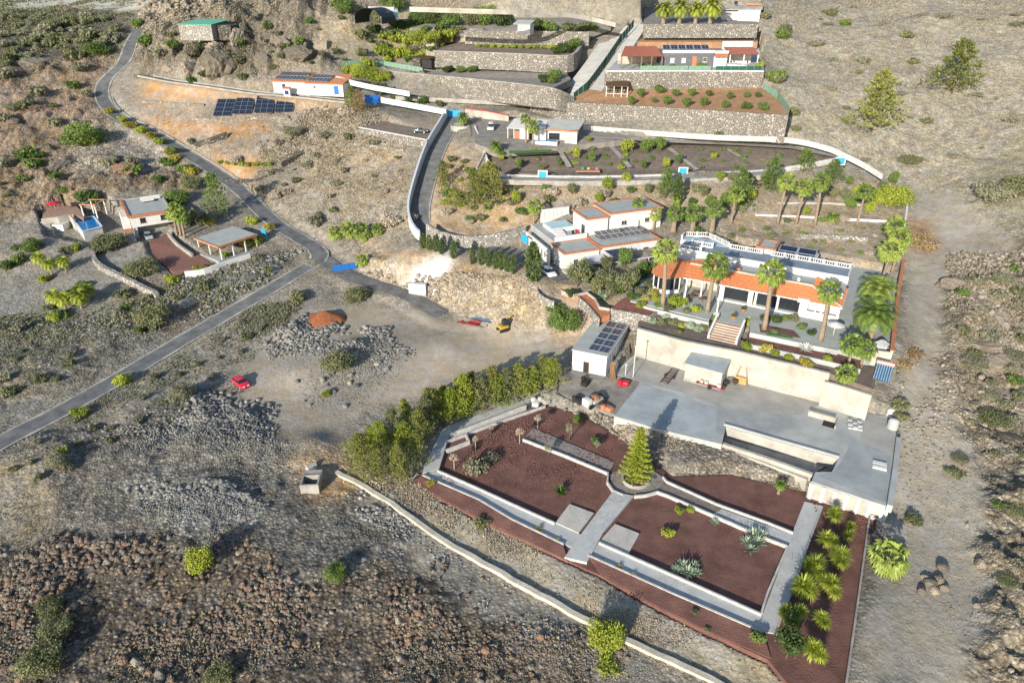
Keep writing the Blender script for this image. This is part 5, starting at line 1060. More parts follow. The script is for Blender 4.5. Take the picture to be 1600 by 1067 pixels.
def fan_crown(seed, n=34):
    """fan palm head: stalk plus a folded disc of blades for each leaf"""
    r = random.Random(seed); v, f = [], []
    for i in range(n):
        t = i * 2.39996 + r.uniform(-.2, .2); u = i / (n - 1); el = 1.35 - 2.1 * u + r.uniform(-.15, .15); d = Vector((math.cos(t) * math.cos(el), math.sin(t) * math.cos(el), math.sin(el))); sd = Vector((-math.sin(t), math.cos(t), 0)); up = d.cross(sd) * -1
        s = r.uniform(.42, .60); h = d * s; b = len(v); v += [(0, 0, 0), tuple(h - sd * .015), tuple(h + sd * .015)]; f.append((b, b + 1, b + 2))
        for k in range(9):
            a = (k - 4) * .33; dr = d * math.cos(a) + sd * math.sin(a); l = r.uniform(.40, .54) * (1 - .03 * abs(k - 4)); e = h + dr * l + Vector((0, 0, -.10 - .16 * abs(k - 4) / 4 - .12 * r.random())); mid = h + dr * l * .55 + up * .04
            q = (sd * math.cos(a) - d * math.sin(a)) * .075; b = len(v); v += [tuple(h), tuple(mid - q), tuple(e), tuple(mid + q)]; f.append((b, b + 1, b + 2, b + 3))
    return meshdata('crown', v, f)
FAN = [fan_crown(s) for s in (1, 2, 3)]
SKIRT = blades_mesh('dead_fronds', 4, 26, .35, .6, .07, -.7, -1.35, .4, L_DEAD)
def feather_crown(seed, n=46):
    r = random.Random(seed); v, f = [], []
    for i in range(n):
        t = i * 2.39996 + r.uniform(-.15, .15); u = i / (n - 1); e = 1.35 - 1.65 * u + r.uniform(-.1, .1); d = Vector((math.cos(t), math.sin(t), 0)); sd = Vector((-d.y, d.x, 0)); p = Vector((0, 0, 0)); N_ = 15; st = r.uniform(.92, 1.08) / N_
        for k in range(N_):
            q = p + (d * math.cos(e) + Vector((0, 0, math.sin(e)))) * st; ax = (q - p).normalized(); up = sd.cross(ax); l = .30 * math.sin(math.pi * min(1, (k + 1.2) / (N_ + .5))) ** .6
            if k > 0:
                for s in (-1, 1):
                    for h_ in (0, .5):
                        o = p.lerp(q, h_); tip = o + (sd * s * .8 + ax * .55 + up * -.12) * l + Vector((0, 0, -.05)); b = len(v); v += [tuple(o - ax * .022), tuple(o + ax * .022), tuple(tip)]; f.append((b, b + 1, b + 2))
            b = len(v); v += [tuple(p - sd * .012), tuple(p + sd * .012), tuple(q + sd * .01), tuple(q - sd * .01)]; f.append((b, b + 1, b + 2, b + 3)); e -= .04 + .013 * k; p = q
    return meshdata('crown', v, f)
FEATHER = [feather_crown(s) for s in (1, 2)]
YUC = [blades_mesh('rosette', s, 110, .8, 1.0, .05, 1.5, -.7, .5) for s in (1, 2)]
AGA = [blades_mesh('leaves', s, 34, .85, 1.0, .11, 1.45, .15, .25, seg=3) for s in (1, 2)]
def trunk_mesh(h, r0, r1, bend=0.0, n=7, flare=1.0, rings=6, m=None, seed=0):
    mb = MB(); r = random.Random(seed); a = r.uniform(0, 6.28); P_ = []; R = []
    for k in range(rings + 1): q = k / rings; P_.append((bend * q * q * math.cos(a), bend * q * q * math.sin(a), h * q)); R.append((r0 + (r1 - r0) * q) * (1 + (flare - 1) * max(0, 1 - q * 6)))
    mb.tube(P_, R, n); return meshdata('trunk', mb.v, mb.f, m or M_TRUNK, True), Vector(P_[-1])
def put(name, me, m, parent, loc=(0, 0, 0), rz=0, sc=1, tilt=(0, 0)):
    o = obj(name, me, parent, loc, None, sc); o.rotation_euler = (tilt[0], tilt[1], rz)
    if m is not None:
        if not me.materials: me.materials.append(m)
        o.material_slots[0].link = 'OBJECT'; o.material_slots[0].material = m
    return o
def pxm(p): return (p.y * CP + (CAMH - p.z) * SP) / FPX      # metres per photo pixel at p
def ht(p, py):  return zat(0, py, p) - p.z                   # height that reaches photo row py above p
ORD = 'first second third fourth fifth sixth seventh eighth ninth tenth eleventh twelfth thirteenth fourteenth fifteenth sixteenth seventeenth eighteenth nineteenth twentieth'.split() + ['twenty-' + w_ for w_ in 'first second third fourth fifth sixth seventh eighth ninth'.split()] + ['thirtieth'] + ['thirty-' + w_ for w_ in 'first second third fourth fifth sixth seventh eighth ninth'.split()]
def names(desc, i, n):
    if n == 1: return desc
    return desc + ', ' + ('leftmost' if i == 0 else 'rightmost' if i == n - 1 else ORD[i] + ' from the left')
def shrubs(desc, mats, items, name='bush', cat='bush', meshes=None, group=None, squash=1.0):
    items = sorted(items)
    for i, it in enumerate(items):
        px, py, r = it[:3]; k = it[3] if len(it) > 3 else 1.0; p = G(px, py); s = 1.12 * r * pxm(p); me = RR.choice(meshes or (DENSE if r >= 16 else BUSH)); m = mats if not isinstance(mats, (list, tuple)) else RR.choice(mats)
        o = put(name, me, m, None, p - Vector((0, 0, .06 * s)), RR.uniform(0, 6.28), (s, s * RR.uniform(.85, 1.1), s * k * squash * RR.uniform(1.1, 1.35)))
        tag(o, names(desc, i, len(items)), cat, group or desc)
def trees(desc, mat_, items, name='tree', cat='tree', meshes=None, group=None, trunk_h=.35, bark=None):
    """items: (px, py_base, py_top, crown radius px)"""
    items = sorted(items)
    for i, (px, pb, pt, r) in enumerate(items):
        p = G(px, pb); h = max(.8, ht(p, pt)); s = r * pxm(p); t = thing(name, names(desc, i, len(items)), cat, p - Vector((0, 0, .1)), RR.uniform(0, 6.28), group or desc)
        th = h * trunk_h; me, _ = trunk_mesh(th + .35 * h, max(.07, h * .022), max(.03, h * .010), h * .03, m=bark or M_BARK, seed=i); obj('trunk', me, t)
        put('crown', RR.choice(meshes or TREE), mat_ if not isinstance(mat_, (list, tuple)) else RR.choice(mat_), t, (0, 0, th), 0, (s, s, (h - th) / 1.15))
def spires(desc, mat_, items, meshes, name, cat='tree', group=None, wf=None, trunk=.05):
    """items: (px, py_base, py_top, radius px): crown from the ground up"""
    items = sorted(items)
    for i, (px, pb, pt, r) in enumerate(items):
        p = G(px, pb); h = max(1.0, ht(p, pt)); s = r * pxm(p); t = thing(name, names(desc, i, len(items)), cat, p - Vector((0, 0, .1)), RR.uniform(0, 6.28), group or desc)
        me, _ = trunk_mesh(h * .9, h * .02, h * .005, 0, m=M_BARK, seed=i); obj('trunk', me, t)
        put('crown', RR.choice(meshes), mat_ if not isinstance(mat_, (list, tuple)) else RR.choice(mat_), t, (0, 0, h * trunk), RR.uniform(0, 6), (s / wf, s / wf * RR.uniform(.85, 1.15), h * (1 - trunk)), (RR.uniform(-.05, .05), RR.uniform(-.05, .05)))
def palms(desc, items, kind='fan', name=None, group=None, leaf=None, tr=1.0, skirt=True):
    """items: (px, py_base, py_crown_centre, crown radius px)"""
    items = sorted(items)
    for i, it in enumerate(items):
        px, pb, pc, r = it[:4]; lab = it[4] if len(it) > 4 else names(desc, i, len(items)); p = G(px, pb); h = max(.3, ht(p, pc)); s = 1.15 * r * pxm(p)
        t = thing(name or ('fan_palm' if kind == 'fan' else 'date_palm'), lab, 'palm', p - Vector((0, 0, .1)), RR.uniform(0, 6.28), group or desc)
        rr = (.17 + .012 * h) * tr; me, top = trunk_mesh(h, rr * 1.15, rr * .85, h * .05, 8, 1.35, 8, M_TRUNK, i); obj('trunk', me, t)
        put('crown', RR.choice(FAN if kind == 'fan' else FEATHER), leaf or L_PALM, t, top, RR.uniform(0, 6), s)
        if skirt and h > 2: put('dead_fronds', SKIRT, L_DEAD, t, top + Vector((0, 0, -.05 * s)), 0, (s * .9, s * .9, s * .9))
# ---- palms
palms('tall fan palm in front of the orange veranda roof', [(1035,478,392,21),(1105,487,412,22),(1194,514,425,22),(1282,532,455,19)], tr=1.25)
palms('fan palm beside the upper villa', [(834,352,322,13),(995,352,318,11),(1021,359,334,11)])
palms('tall slim fan palm in the row on the upper bank', [(1215,349,284,15),(1244,349,292,15),(1273,351,284,16),(1339,351,300,15)])
palms('stout short fan palm behind the upper villa', [(1052,361,332,15),(1082,361,332,16),(1112,361,325,16)], tr=2.4, leaf=L_GREEN)
palms('single fan palm between stout palms and the tall row', [(1142,350,302,14)])
palms('fan palm at the terracotta-topped wall', [(1378,440,388,20),(1388,410,352,17),(1394,425,372,18)])
palms('fan palm in front of the cottage', [(822,224,186,9),(833,226,197,12)])
palms('fan palm on leaning trunk beside the left house', [(277,368,334,13),(283,368,328,14),(289,372,336,13)])
palms('bright fan palm in round planter above the shed yard', [(1326,568,536,19),(1345,572,545,18),(1322,590,582,17)])
palms('low fan palm in row left of the driveway wall', [(524,372,363,12),(546,371,358,13),(567,376,361,15),(591,366,357,11)], skirt=False)
palms('low fan palm beside the blue gate', [(567,414,406,11)], skirt=False)
palms('broad low fan palm beside yucca bed, lower right', [(1382,888,868,30)], skirt=False)
palms('feathery date palm on the paved court', [(1360,528,492,34),(1364,490,452,31)], 'feather', skirt=False, tr=2.2)
palms('stout date palm in the row at the top', [(1036,38,14,17),(1061,38,12,18),(1086,38,14,16),(1109,38,10,20)], 'feather', skirt=False, tr=2.6, leaf=L_LIME)
palms('date palm in round bed at top of driveway', [(725,198,184,12)], 'feather', skirt=False, tr=1.6)
palms('young date palm below the cottage court', [(775,236,228,12)], 'feather', skirt=False)
palms('small palm in red bed below the rubble bank', [(1216,771,756,10)], 'feather', skirt=False)
palms('small palm beside the low white kerb', [(1300,346,339,11)], 'feather', skirt=False)
palms('low spreading palm in the lower left garden', [(66,418,402,12),(82,430,412,12),(104,424,408,12),(88,478,462,14),(104,485,466,15),(128,482,462,16),(140,470,452,13)], 'feather', skirt=False, leaf=L_LIME)
# ---- conifers
spires('dark green cypress in the row along villa driveway', L_CYP, [(661,388,364,5.0),(671,391,366,5.0),(681,393,367,5.0),(690,397,372,4.3),(709,404,375,5.0),(738,413,385,4.3),(752,414,384,5.8),(763,417,387,5.0),(774,420,390,5.0),(783,422,391,5.0),(792,425,394,5.0),(802,428,396,5.0)], CYP, 'cypress', wf=.13)
spires('large cypress beside the white car', L_CYP, [(833,440,379,13)], CYP, 'cypress', wf=.13)
spires('tall thin cypress on the bank behind the villas', L_CYP, [(1058,322,272,8)], CYP, 'cypress', wf=.13)
spires('solitary pine on the right hillside', L_PINE, [(1361,206,108,36),(1487,146,60,34)], PINE, 'pine_tree', wf=.36)
pts_ = [(572,742,690,22),(590,748,700,20),(607,742,690,22),(624,752,695,22),(560,712,668,20),(578,700,655,20),(598,705,655,22),(615,690,640,20),(634,700,648,22),(648,722,668,20),(650,690,640,20),(660,672,620,20),(640,664,622,19),(672,660,612,20),(684,650,598,20),(694,642,590,19),(706,655,600,20),(716,644,583,20),(728,648,586,20),(738,635,575,19),(752,640,585,18),(765,628,580,18),(780,628,578,18),(793,622,572,18),(806,622,570,18),(818,612,562,18),(832,615,560,18),(846,608,555,18),(860,605,552,17),(868,596,550,16)]
spires('bushy pine in the thick grove beside the garden path', [L_PINE, L_PINE, L_OLIVE, L_LIME], [(a + RR.uniform(-5, 5), b + RR.uniform(-4, 4), c + RR.uniform(-10, 12), d * RR.uniform(.75, 1.25)) for a, b, c, d in pts_], PINE, 'pine_tree', wf=.36, trunk=.03)
spires('conifer on the bank above the driveway bend', L_PINE, [(692,290,250,13),(712,325,290,13),(742,325,262,18),(770,320,250,22),(757,300,255,20)], PINE, 'pine_tree', wf=.36)
spires('round-topped conifer behind the fan palms', L_GREEN, [(1203,300,244,19),(1255,268,232,16),(1300,285,248,17),(1150,330,262,20),(1040,310,262,14)], PINE, 'pine_tree', wf=.36)
spires('tall green conifer between left house and the road', L_GREEN, [(342,342,270,20)], PINE, 'pine_tree', wf=.36)
spires('reddish dry conifer beside the solar-roofed house', L_DEAD, [(562,178,138,11)], PINE, 'pine_tree', wf=.36); spires('green conifer beside the solar-roofed house', L_PINE, [(551,176,132,12)], PINE, 'pine_tree', wf=.36)
# tall star-shaped conifer in the ring planter
c0 = P(993, 750, .3); NFH = ht(c0, 666); nf = thing('norfolk_pine', 'tall tiered conifer standing in the ring planter', 'tree', c0); me, _ = trunk_mesh(NFH, .2, .03, 0, 8, 1.2, 8, M_BARK); obj('trunk', me, nf)
cs, as_, bs = [], [], []; rs = np.random.RandomState(3)
for w_ in range(19):
    z = NFH * (.05 + .93 * w_ / 19); L_ = (NFH * .27) * (1 - w_ / 19.5) ** .85 + .12
    for k in range(7):
        t = k * .897 + w_ * .45 + rs.uniform(-.1, .1); d = np.array([math.cos(t), math.sin(t), .18]); m_ = 46; q = rs.rand(m_, 1); sd = np.array([-math.sin(t), math.cos(t), 0])
        c = np.array([0, 0, z]) + d * L_ * q + sd * rs.normal(size=(m_, 1)) * .16 * L_ * (1.1 - q) + np.array([0, 0, 1]) * rs.normal(size=(m_, 1)) * .06; ax = d + .5 * rs.normal(size=(m_, 3)) * .6 + sd * np.sign(rs.normal(size=(m_, 1))) * .6; ax /= np.linalg.norm(ax, axis=1, keepdims=True)
        cs.append(c); as_.append(ax * .26); bs.append(perp(ax, rs) * .07)
put('crown', quads_mesh('crown', np.concatenate(cs), np.concatenate(as_), np.concatenate(bs), None), L_LIME, nf)
# ---- yuccas of the right bed
def yuccas(desc, items, m, name='yucca'):
    for i, (px, py, r, hgt) in enumerate(sorted(items)):
        q = P(px, py, hgt); p = Vector((q.x, q.y, GZ)); s = 1.35 * r * pxm(q); t = thing(name, names(desc, i, len(items)), 'yucca', p, RR.uniform(0, 6), desc); heads = [(0, 0, hgt - .2, s)] + [(RR.uniform(-.6, .6) * s, RR.uniform(-.6, .6) * s, hgt * RR.uniform(.65, .95), s * .75) for _ in range(3 if r > 14 else 1)]
        for hx, hy, hz, hs in heads:
            mb = MB().tube([(0, 0, 0), (hx * .5, hy * .5, hz * .6), (hx, hy, hz)], [.12, .09, .07], 6); mb.build('stem', M_BARK, t); put('rosette', RR.choice(YUC), m, t, (hx, hy, hz), RR.uniform(0, 6), hs)
yuccas('bright yellow-green yucca in the right bed', [(1305,800,13,1.8),(1291,839,14,1.8),(1332,820,8,1.2),(1327,833,9,1.2),(1315,866,16,1.9),(1274,880,17,2.0),(1255,912,18,2.0),(1300,909,15,1.8),(1240,958,16,1.8),(1284,963,13,1.6),(1271,1012,16,1.9)], L_LIME)
trees('dark green small tree in the lower end of yucca bed', L_DARK, [(1228,1029,985,24)], trunk_h=.35)
trees('bushy dark tree behind the lowest yucca', L_GREEN, [(1232,985,955,15)], trunk_h=.25)
# ---- garden saplings and succulents
trees('slim young tree with pale stem in left red bed', L_DRY, [(710,734,704,8),(743,704,676,5),(767,677,662,5),(812,693,664,8),(840,669,645,8)], 'sapling', trunk_h=.55, meshes=SPARSE, bark=M_CREAM)
trees('bare thin sapling in the upper red bed', L_GREY, [(889,688,655,7),(857,712,690,8),(932,703,684,6)], 'sapling', trunk_h=.4, meshes=SPARSE)
shrubs('twiggy dry bush in the left red bed', L_GREY, [(745,738,22),(768,718,13)], meshes=SPARSE)
def agaves(desc, items, m=None, name='agave', cat='agave'):
    for i, (px, py, r) in enumerate(sorted(items)):
        p = G(px, py); s = 1.45 * r * pxm(p); o = put(name, RR.choice(AGA), m or L_AGAVE, None, p, RR.uniform(0, 6), s); tag(o, names(desc, i, len(items)), cat, desc)
agaves('large pale agave in the cluster beside near wall', [(1055,893,9),(1066,886,11),(1074,896,12),(1082,888,11),(1088,897,9)])
agaves('large pale agave in the cluster at the right wall', [(1166,848,10),(1176,838,12),(1184,850,12),(1190,838,10),(1172,860,9)])
agaves('spiky green agave alone in left red bed', [(876,770,11)], L_GREEN); agaves('small agave near the walkway wall', [(1116,817,7)], L_AGAVE)
agaves('white spider-leaved agave in the planted strip', [(1258,548,11)], mat('white_leaf', (.55,.56,.50), .6, .1)); agaves('round agave on the near picon strip', [(967,888,6),(989,902,7),(841,828,6),(871,846,5)], L_YEL)
agaves('blue-green agave among the villa trees', [(936,463,9),(928,452,8),(945,470,8)], L_AGAVE)
shrubs('round green shrub in right red bed', L_LIME, [(1044,836,11),(1061,800,8),(1078,798,7)])
shrubs('small green plant by the far-left red bed', [L_GREEN, L_LIME], [(903,658,8),(930,692,8)])
shrubs('lone round bush outside the near corner of garden', L_GREEN, [(1184,1000,13)])
shrubs('yellow tuft beside the left corner of garden path', L_YEL, [(672,757,9)], meshes=SPARSE)
shrubs('small shrub at the edge of picon strip', L_OLIVE, [(752,822,12),(1105,985,5),(1085,958,6)])
# ---- round trees and bushes one can tell apart
shrubs('bright green round tree bush at the long wall', L_LIME, [(945,1012,30,1.5)]); shrubs('yellowish low bush below the bright round bush', L_LIME, [(950,1042,22,.6)], meshes=SPARSE)
shrubs('bright green bush on the dark lava gravel', L_LIME, [(314,888,23,1.6)]); shrubs('fresh green bush beside a shadowed hollow', L_GREEN, [(526,902,19,1.1)])
shrubs('grey-green bush at the bottom left corner', L_OLIVE, [(82,955,24),(92,990,26),(70,1040,36),(345,1062,24)])
shrubs('pale yellow-green bush on the gravel left of the red car', [L_GREY, L_LIME], [(284,622,20),(125,650,13),(90,725,19),(192,600,14),(95,712,12)])
shrubs('bush on the rubble heap in the yard', L_OLIVE, [(531,572,25,.9)]); shrubs('small bush on the rubble below the yard', L_LIME, [(510,618,8)])
shrubs('olive bush below the blue gate', L_OLIVE, [(558,468,21,.8)]); shrubs('bush on the rock beside the road bend', L_OLIVE, [(420,425,9),(240,505,28),(465,470,14)])
shrubs('large green bush below the curved planter', L_GREEN, [(882,512,26,1.0),(868,488,14,1.0)]); trees('broad tree in front of the upper villa', L_OLIVE, [(903,447,410,24),(948,458,420,22),(978,468,424,20)], trunk_h=.3); shrubs('clipped round shrub among villa planters', [L_GREEN, L_DARK], [(920,440,12),(967,455,14),(1000,432,16),(985,450,13),(1012,425,13),(893,462,10)], name='garden_shrub', cat='shrub')
shrubs('yellow shrub beside the curved bay', L_YEL, [(1021,460,8),(1008,470,8)]); shrubs('leafy green shrub beside the patio steps', L_LIME, [(1057,478,13,1.2),(1112,507,11,1.2),(1170,508,9,1.2)])
shrubs('low succulent in the bed above cream wall', [L_LIME, L_OLIVE, L_AGAVE], [(1020,505,7),(1034,508,8),(1052,507,8),(1066,511,7),(1078,512,8),(1090,517,8),(1100,514,7),(1060,520,6),(1040,497,6)], name='succulent', cat='succulent')
shrubs('yellow-green tuft in the low planted strip', [L_LIME, L_YEL], [(1166,545,10),(1195,549,10),(1210,555,9),(1232,560,8),(1258,571,10),(1291,563,8),(1325,590,8)], name='grass_tuft', cat='tuft')
shrubs('bush on the track beside the white tank', L_OLIVE, [(1405,638,14,.9),(1408,655,12,.8)]); shrubs('scrubby bush below the yard facade', L_OLIVE, [(1427,815,13),(1370,870,9)])
shrubs('dry thorn bush on the track edge', L_DEAD, [(1445,385,26,.35),(1435,370,20,.35),(1425,555,20,.5),(1408,570,18,.5)], meshes=SPARSE)
shrubs('wide flat green bush at the top of the track', L_LIME, [(1392,318,30,.8),(1375,315,18,.8)])
shrubs('grey-green bush on the right slope', [L_GREY, L_OLIVE], [(1555,310,34,.7),(1590,300,30,.7),(1422,252,20,.4),(1520,570,22,.6),(1555,660,26,.6),(1500,720,16,.6),(1590,560,20,.5),(1570,440,18,.6),(1545,620,20,.5),(1590,800,22,.5),(1490,740,14,.6),(1575,910,20,.4)])
shrubs('green bush along the fenced edge of hillside', [L_GREEN, L_OLIVE], [(1212,128,15,1.1),(1222,60,13,1.0),(1213,130,12),(1238,180,11,1.1),(1243,205,8),(1300,25,9),(1320,40,9),(1195,30,8,1.1),(1228,50,10)])
shrubs('dark scrub patch on the upper right hillside', L_GREY, [(1270,72,12,.6),(1405,148,12,.5),(1525,150,12,.5),(1475,28,14,.5),(1300,95,10,.5),(1440,25,8,.5),(1590,40,14,.5),(1290,20,10,.5),(1580,190,14,.5),(1350,250,10,.4),(1295,40,9,.5)], meshes=SPARSE)
shrubs('bush on the left hillside above the pool', [L_GREEN, L_OLIVE, L_GREY], [(150,85,20,.8),(85,45,12),(55,40,10),(138,150,9),(125,110,14,.7),(60,245,12,.6),(20,170,13,.6),(205,255,10),(270,240,10),(248,285,9),(290,270,12),(100,300,10,.6),(35,280,12,.5),(300,225,9)])
shrubs('yellow-green hedge bush along the winding road', [L_LIME, L_YEL], [(172,178,8),(192,190,8),(205,200,9),(222,208,9),(236,216,9),(250,225,9),(265,242,8),(275,252,9),(300,272,10)], name='hedge_plant', cat='hedge plant')
shrubs('yellow bush below the dark top-left slope', L_YEL, [(82,44,8),(56,36,6)])
shrubs('leafy tree bush around the left house', [L_GREEN, L_OLIVE], [(140,318,15,1.2),(172,388,26,.9),(224,428,27,.8),(280,318,20,1.1),(295,350,14,1.2),(300,292,16),(318,350,12,1.2),(262,330,9,1.2)], name='small_tree', cat='tree')
shrubs('fruit bush in the lower left garden', [L_LIME, L_GREEN], [(52,390,16,1.1),(30,410,12),(12,420,12),(90,500,11),(115,460,11),(70,440,9),(130,450,10),(120,390,9)], name='fruit_bush', cat='fruit bush')
shrubs('small yellow shrub along the carport wall', [L_YEL, L_LIME], [(312,424,10),(353,402,8),(385,385,10),(402,380,12),(330,352,8),(270,440,11),(395,350,12,1.0),(420,358,9)])
shrubs('dry bush on the bank beside the road', [L_GREY, L_DRY], [(495,350,13),(610,352,15),(640,345,12),(545,180,14),(460,210,18,.7),(510,215,12,.6),(480,260,12,.6),(585,225,10,.6),(400,300,12),(430,310,10),(370,255,10),(525,290,10,.6),(600,300,10,.5)])
shrubs('small green bush in the orange plot row', L_LIME, [(345,256,5),(356,257,5),(367,258,5),(378,259,5),(389,260,5),(400,260,5),(411,260,5),(422,259,5)], squash=1.1, name='row_plant', cat='row plant')
shrubs('round yellow-green tree before the solar-roofed house', L_LIME, [(484,142,9,1.9)], name='small_tree', cat='tree')
shrubs('yellow-green bush beside the long rubble wall', [L_LIME, L_YEL], [(560,120,16,1.0),(578,124,17,1.0),(596,126,16,.9),(545,115,12,1.0)])
shrubs('hedge bush on the white lane wall', [L_GREEN, L_DARK, L_OLIVE], [(593,148,13,1.3),(622,156,11),(640,160,10),(662,162,10),(688,166,8)], name='hedge_plant', cat='hedge plant')
trees('orchard tree in the red soil rows', L_GREEN, [(986,164,150,7),(1000,152,138,7),(1030,146,132,9),(1042,164,148,8),(1055,150,138,7),(1072,168,152,8),(1080,150,138,7),(1100,166,150,8),(1108,150,140,6),(1132,170,155,7),(1140,155,142,6),(1166,172,158,9),(1166,152,142,6),(1184,152,143,6),(1192,174,158,9),(1022,160,152,5)], trunk_h=.12, name='orchard_tree')
trees('small fruit tree in the middle garden plots', [L_LIME, L_GREEN], [(810,265,245,6),(783,250,240,6),(900,250,228,7),(925,255,235,6),(980,240,217,12),(1010,240,215,12),(1030,238,214,10),(1005,265,250,6),(1040,262,246,7),(1060,258,240,6),(1120,228,205,8),(1160,250,240,6),(1115,250,238,6),(875,260,250,5),(920,222,212,5)], trunk_h=.2, name='fruit_tree')
shrubs('small bush on the earth bank behind the villas', [L_OLIVE, L_DRY, L_GREEN], [(800,300,8),(860,305,12),(905,320,12),(945,308,10),(985,300,8),(1090,300,10),(1075,345,9),(1090,365,9),(1150,385,9),(1185,385,13,.8),(1285,382,6),(700,335,9),(735,350,6),(820,335,9),(858,315,10),(1230,347,6),(1285,346,7),(1317,346,8),(960,320,10)])
shrubs('green bush behind the top terrace wall', [L_GREEN, L_DARK, L_OLIVE], [(655,38,18,1.1),(680,38,18,1.1),(705,38,18,1.1),(738,38,16,1.3),(760,38,18,1.3),(785,40,14,1.1),(840,48,13,1.2),(858,50,13,1.1),(888,50,12,1.1),(910,50,11,1.1),(925,48,10,1.1),(948,42,7)], name='small_tree', cat='tree')
shrubs('lime bush on the terrace left of the vine wall', L_LIME, [(635,68,14),(655,64,16),(675,66,14),(700,62,14),(600,86,14),(620,90,13),(640,88,14),(660,92,12),(690,58,12)])
shrubs('dark bush on the vine terrace', [L_GREEN, L_DARK], [(870,84,9),(880,82,11),(895,76,12,1.2),(685,108,8),(700,112,8),(720,112,8),(738,112,8),(850,128,10,1.1),(868,122,11,1.1),(862,130,9)])
shrubs('vine bush in the upper vine row', L_LIME, [(x, 74 + (x - 750) * .02, 5) for x in range(748, 880, 11)], squash=.9, name='vine', cat='vine')
shrubs('dark tree bush beside the tarpaulin shelter', [L_GREEN, L_DARK, L_OLIVE], [(540,20,16,1.2),(530,12,14),(592,34,14,1.2),(612,14,20,1.0),(565,60,14,.9),(585,52,12),(625,45,14,.8),(608,60,10)], name='small_tree', cat='tree')
shrubs('shrub on the strip above grey house', L_GREEN, [(1062,60,9),(1087,60,8),(1107,60,8),(1132,60,7),(1157,58,12,1.2)])
shrubs('garden shrub before the grey house', [L_GREEN, L_LIME], [(1003,106,6),(1022,106,6),(1097,108,8),(1188,106,7),(1050,107,5)], name='garden_shrub', cat='shrub')
shrubs('bush on the rocky knoll', [L_GREEN, L_OLIVE, L_GREY], [(294,60,9,1.2),(345,52,8),(230,70,12),(250,90,12),(270,75,10),(305,85,12),(355,92,11),(320,120,9),(215,42,10),(468,70,10),(420,45,9),(380,125,10),(300,130,9),(450,125,8)])

shrubs('small shrub in the beds before the glass doors', [L_GREEN, L_OLIVE, L_DARK], [(1196,500,8),(1212,503,9),(1226,500,7),(1240,499,10,.7),(1252,514,8),(1268,523,7),(1210,520,6)], name='garden_shrub', cat='shrub')
shrubs('plant in the beds around the curved bay', [L_GREEN, L_OLIVE, L_LIME], [(1002,458,9),(1012,448,9),(1030,480,8),(1045,484,8),(1072,488,7),(1086,486,8),(1000,480,8),(988,468,9),(1024,470,8)], name='garden_plant', cat='plant')

shrubs('large round green bush on the left hillside', L_GREEN, [(130,226,28,1.0)])
def mass(desc, mats, got, r):
    """scrub that reads as one mass: the plants of an area joined into one mesh, a material slot for each tone"""
    base = []
    for me in BUSH[:3]:
        c = np.empty(len(me.vertices) * 3, np.float32); me.vertices.foreach_get('co', c); base.append(c.reshape(-1, 4, 3)[::2])
    vs_, mi = [], []
    for x, y, q in got:
        p = G(x, y); s = q * pxm(p) * 1.1; b = base[r.randrange(3)]; a = r.uniform(0, 6.28); ca, sa = math.cos(a), math.sin(a); k = r.uniform(.8, 1.3); ctr = b.mean(1, keepdims=True); b = ctr + (b - ctr) * 1.35
        v = np.stack([(b[..., 0] * ca - b[..., 1] * sa) * s + p.x, (b[..., 0] * sa + b[..., 1] * ca) * s + p.y, b[..., 2] * s * k + p.z - .06 * s], -1); vs_.append(v); mi += [r.randrange(len(mats))] * len(b)
    v = np.concatenate(vs_).reshape(-1, 3); n = len(v) // 4; me = bpy.data.meshes.new('scrub'); me.vertices.add(len(v)); me.vertices.foreach_set('co', v.astype(np.float32).ravel()); me.loops.add(len(v)); me.loops.foreach_set('vertex_index', np.arange(len(v), dtype=np.int32))
    me.polygons.add(n); me.polygons.foreach_set('loop_start', np.arange(0, len(v), 4, dtype=np.int32)); me.update()
    for m in mats: me.materials.append(m)
    me.polygons.foreach_set('material_index', np.array(mi, np.int32)); o = obj('scrub', me); tag(o, desc, None, None, 'stuff')
def fillers(desc, mats, poly, n, seed, r0, r1, kind='shrub', sep=14, beds=False, **kw):
    """plants the photograph shows all over an area: random spots kept apart"""
    r = random.Random(seed); got = []; xs = [p[0] for p in poly]; ys = [p[1] for p in poly]
    for _ in range(4000):
        if len(got) >= n: break
        x, y = r.uniform(min(xs), max(xs)), r.uniform(min(ys), max(ys))
        if not bool(inpoly(np.array(x), np.array(y), poly)) or any((x - a) ** 2 + ((y - b) * 1.6) ** 2 < sep ** 2 for a, b, _r in got): continue
        p = G(x, y)
        if not beds and bool(bil(ROADMASK.astype(float), np.array(p.x), np.array(p.y)) > .2): continue
        got.append((x, y, r.uniform(r0, r1)))
    if kind == 'shrub': mass(desc, mats, got, r)
    else: trees(desc, mats, [(x, y, y - q * 2.4, q) for x, y, q in got], **kw)
fillers('leafy tree on the planted bank behind the villas', [L_GREEN, L_OLIVE, L_LIME], [(790,285),(1130,285),(1400,290),(1380,345),(1180,335),(1010,318),(880,318),(790,330)], 34, 3, 6, 10, 'tree', sep=17, trunk_h=.2)
fillers('shrub on the slope between tall palms and roof terrace', [L_OLIVE, L_GREEN, L_DRY], [(1050,362),(1380,352),(1380,405),(1230,385),(1120,372)], 24, 4, 4, 8, sep=13)
fillers('olive scrub bush on the brown left hillside', [L_OLIVE, L_GREY, L_GREEN], [(0,80),(140,90),(150,160),(280,262),(150,285),(20,310),(0,320)], 24, 5, 4, 15, sep=20)
fillers('dark bush on the shaded upper left slope', [L_OLIVE, L_GREY], [(0,28),(180,28),(195,55),(140,80),(0,110)], 36, 6, 7, 14, sep=15)
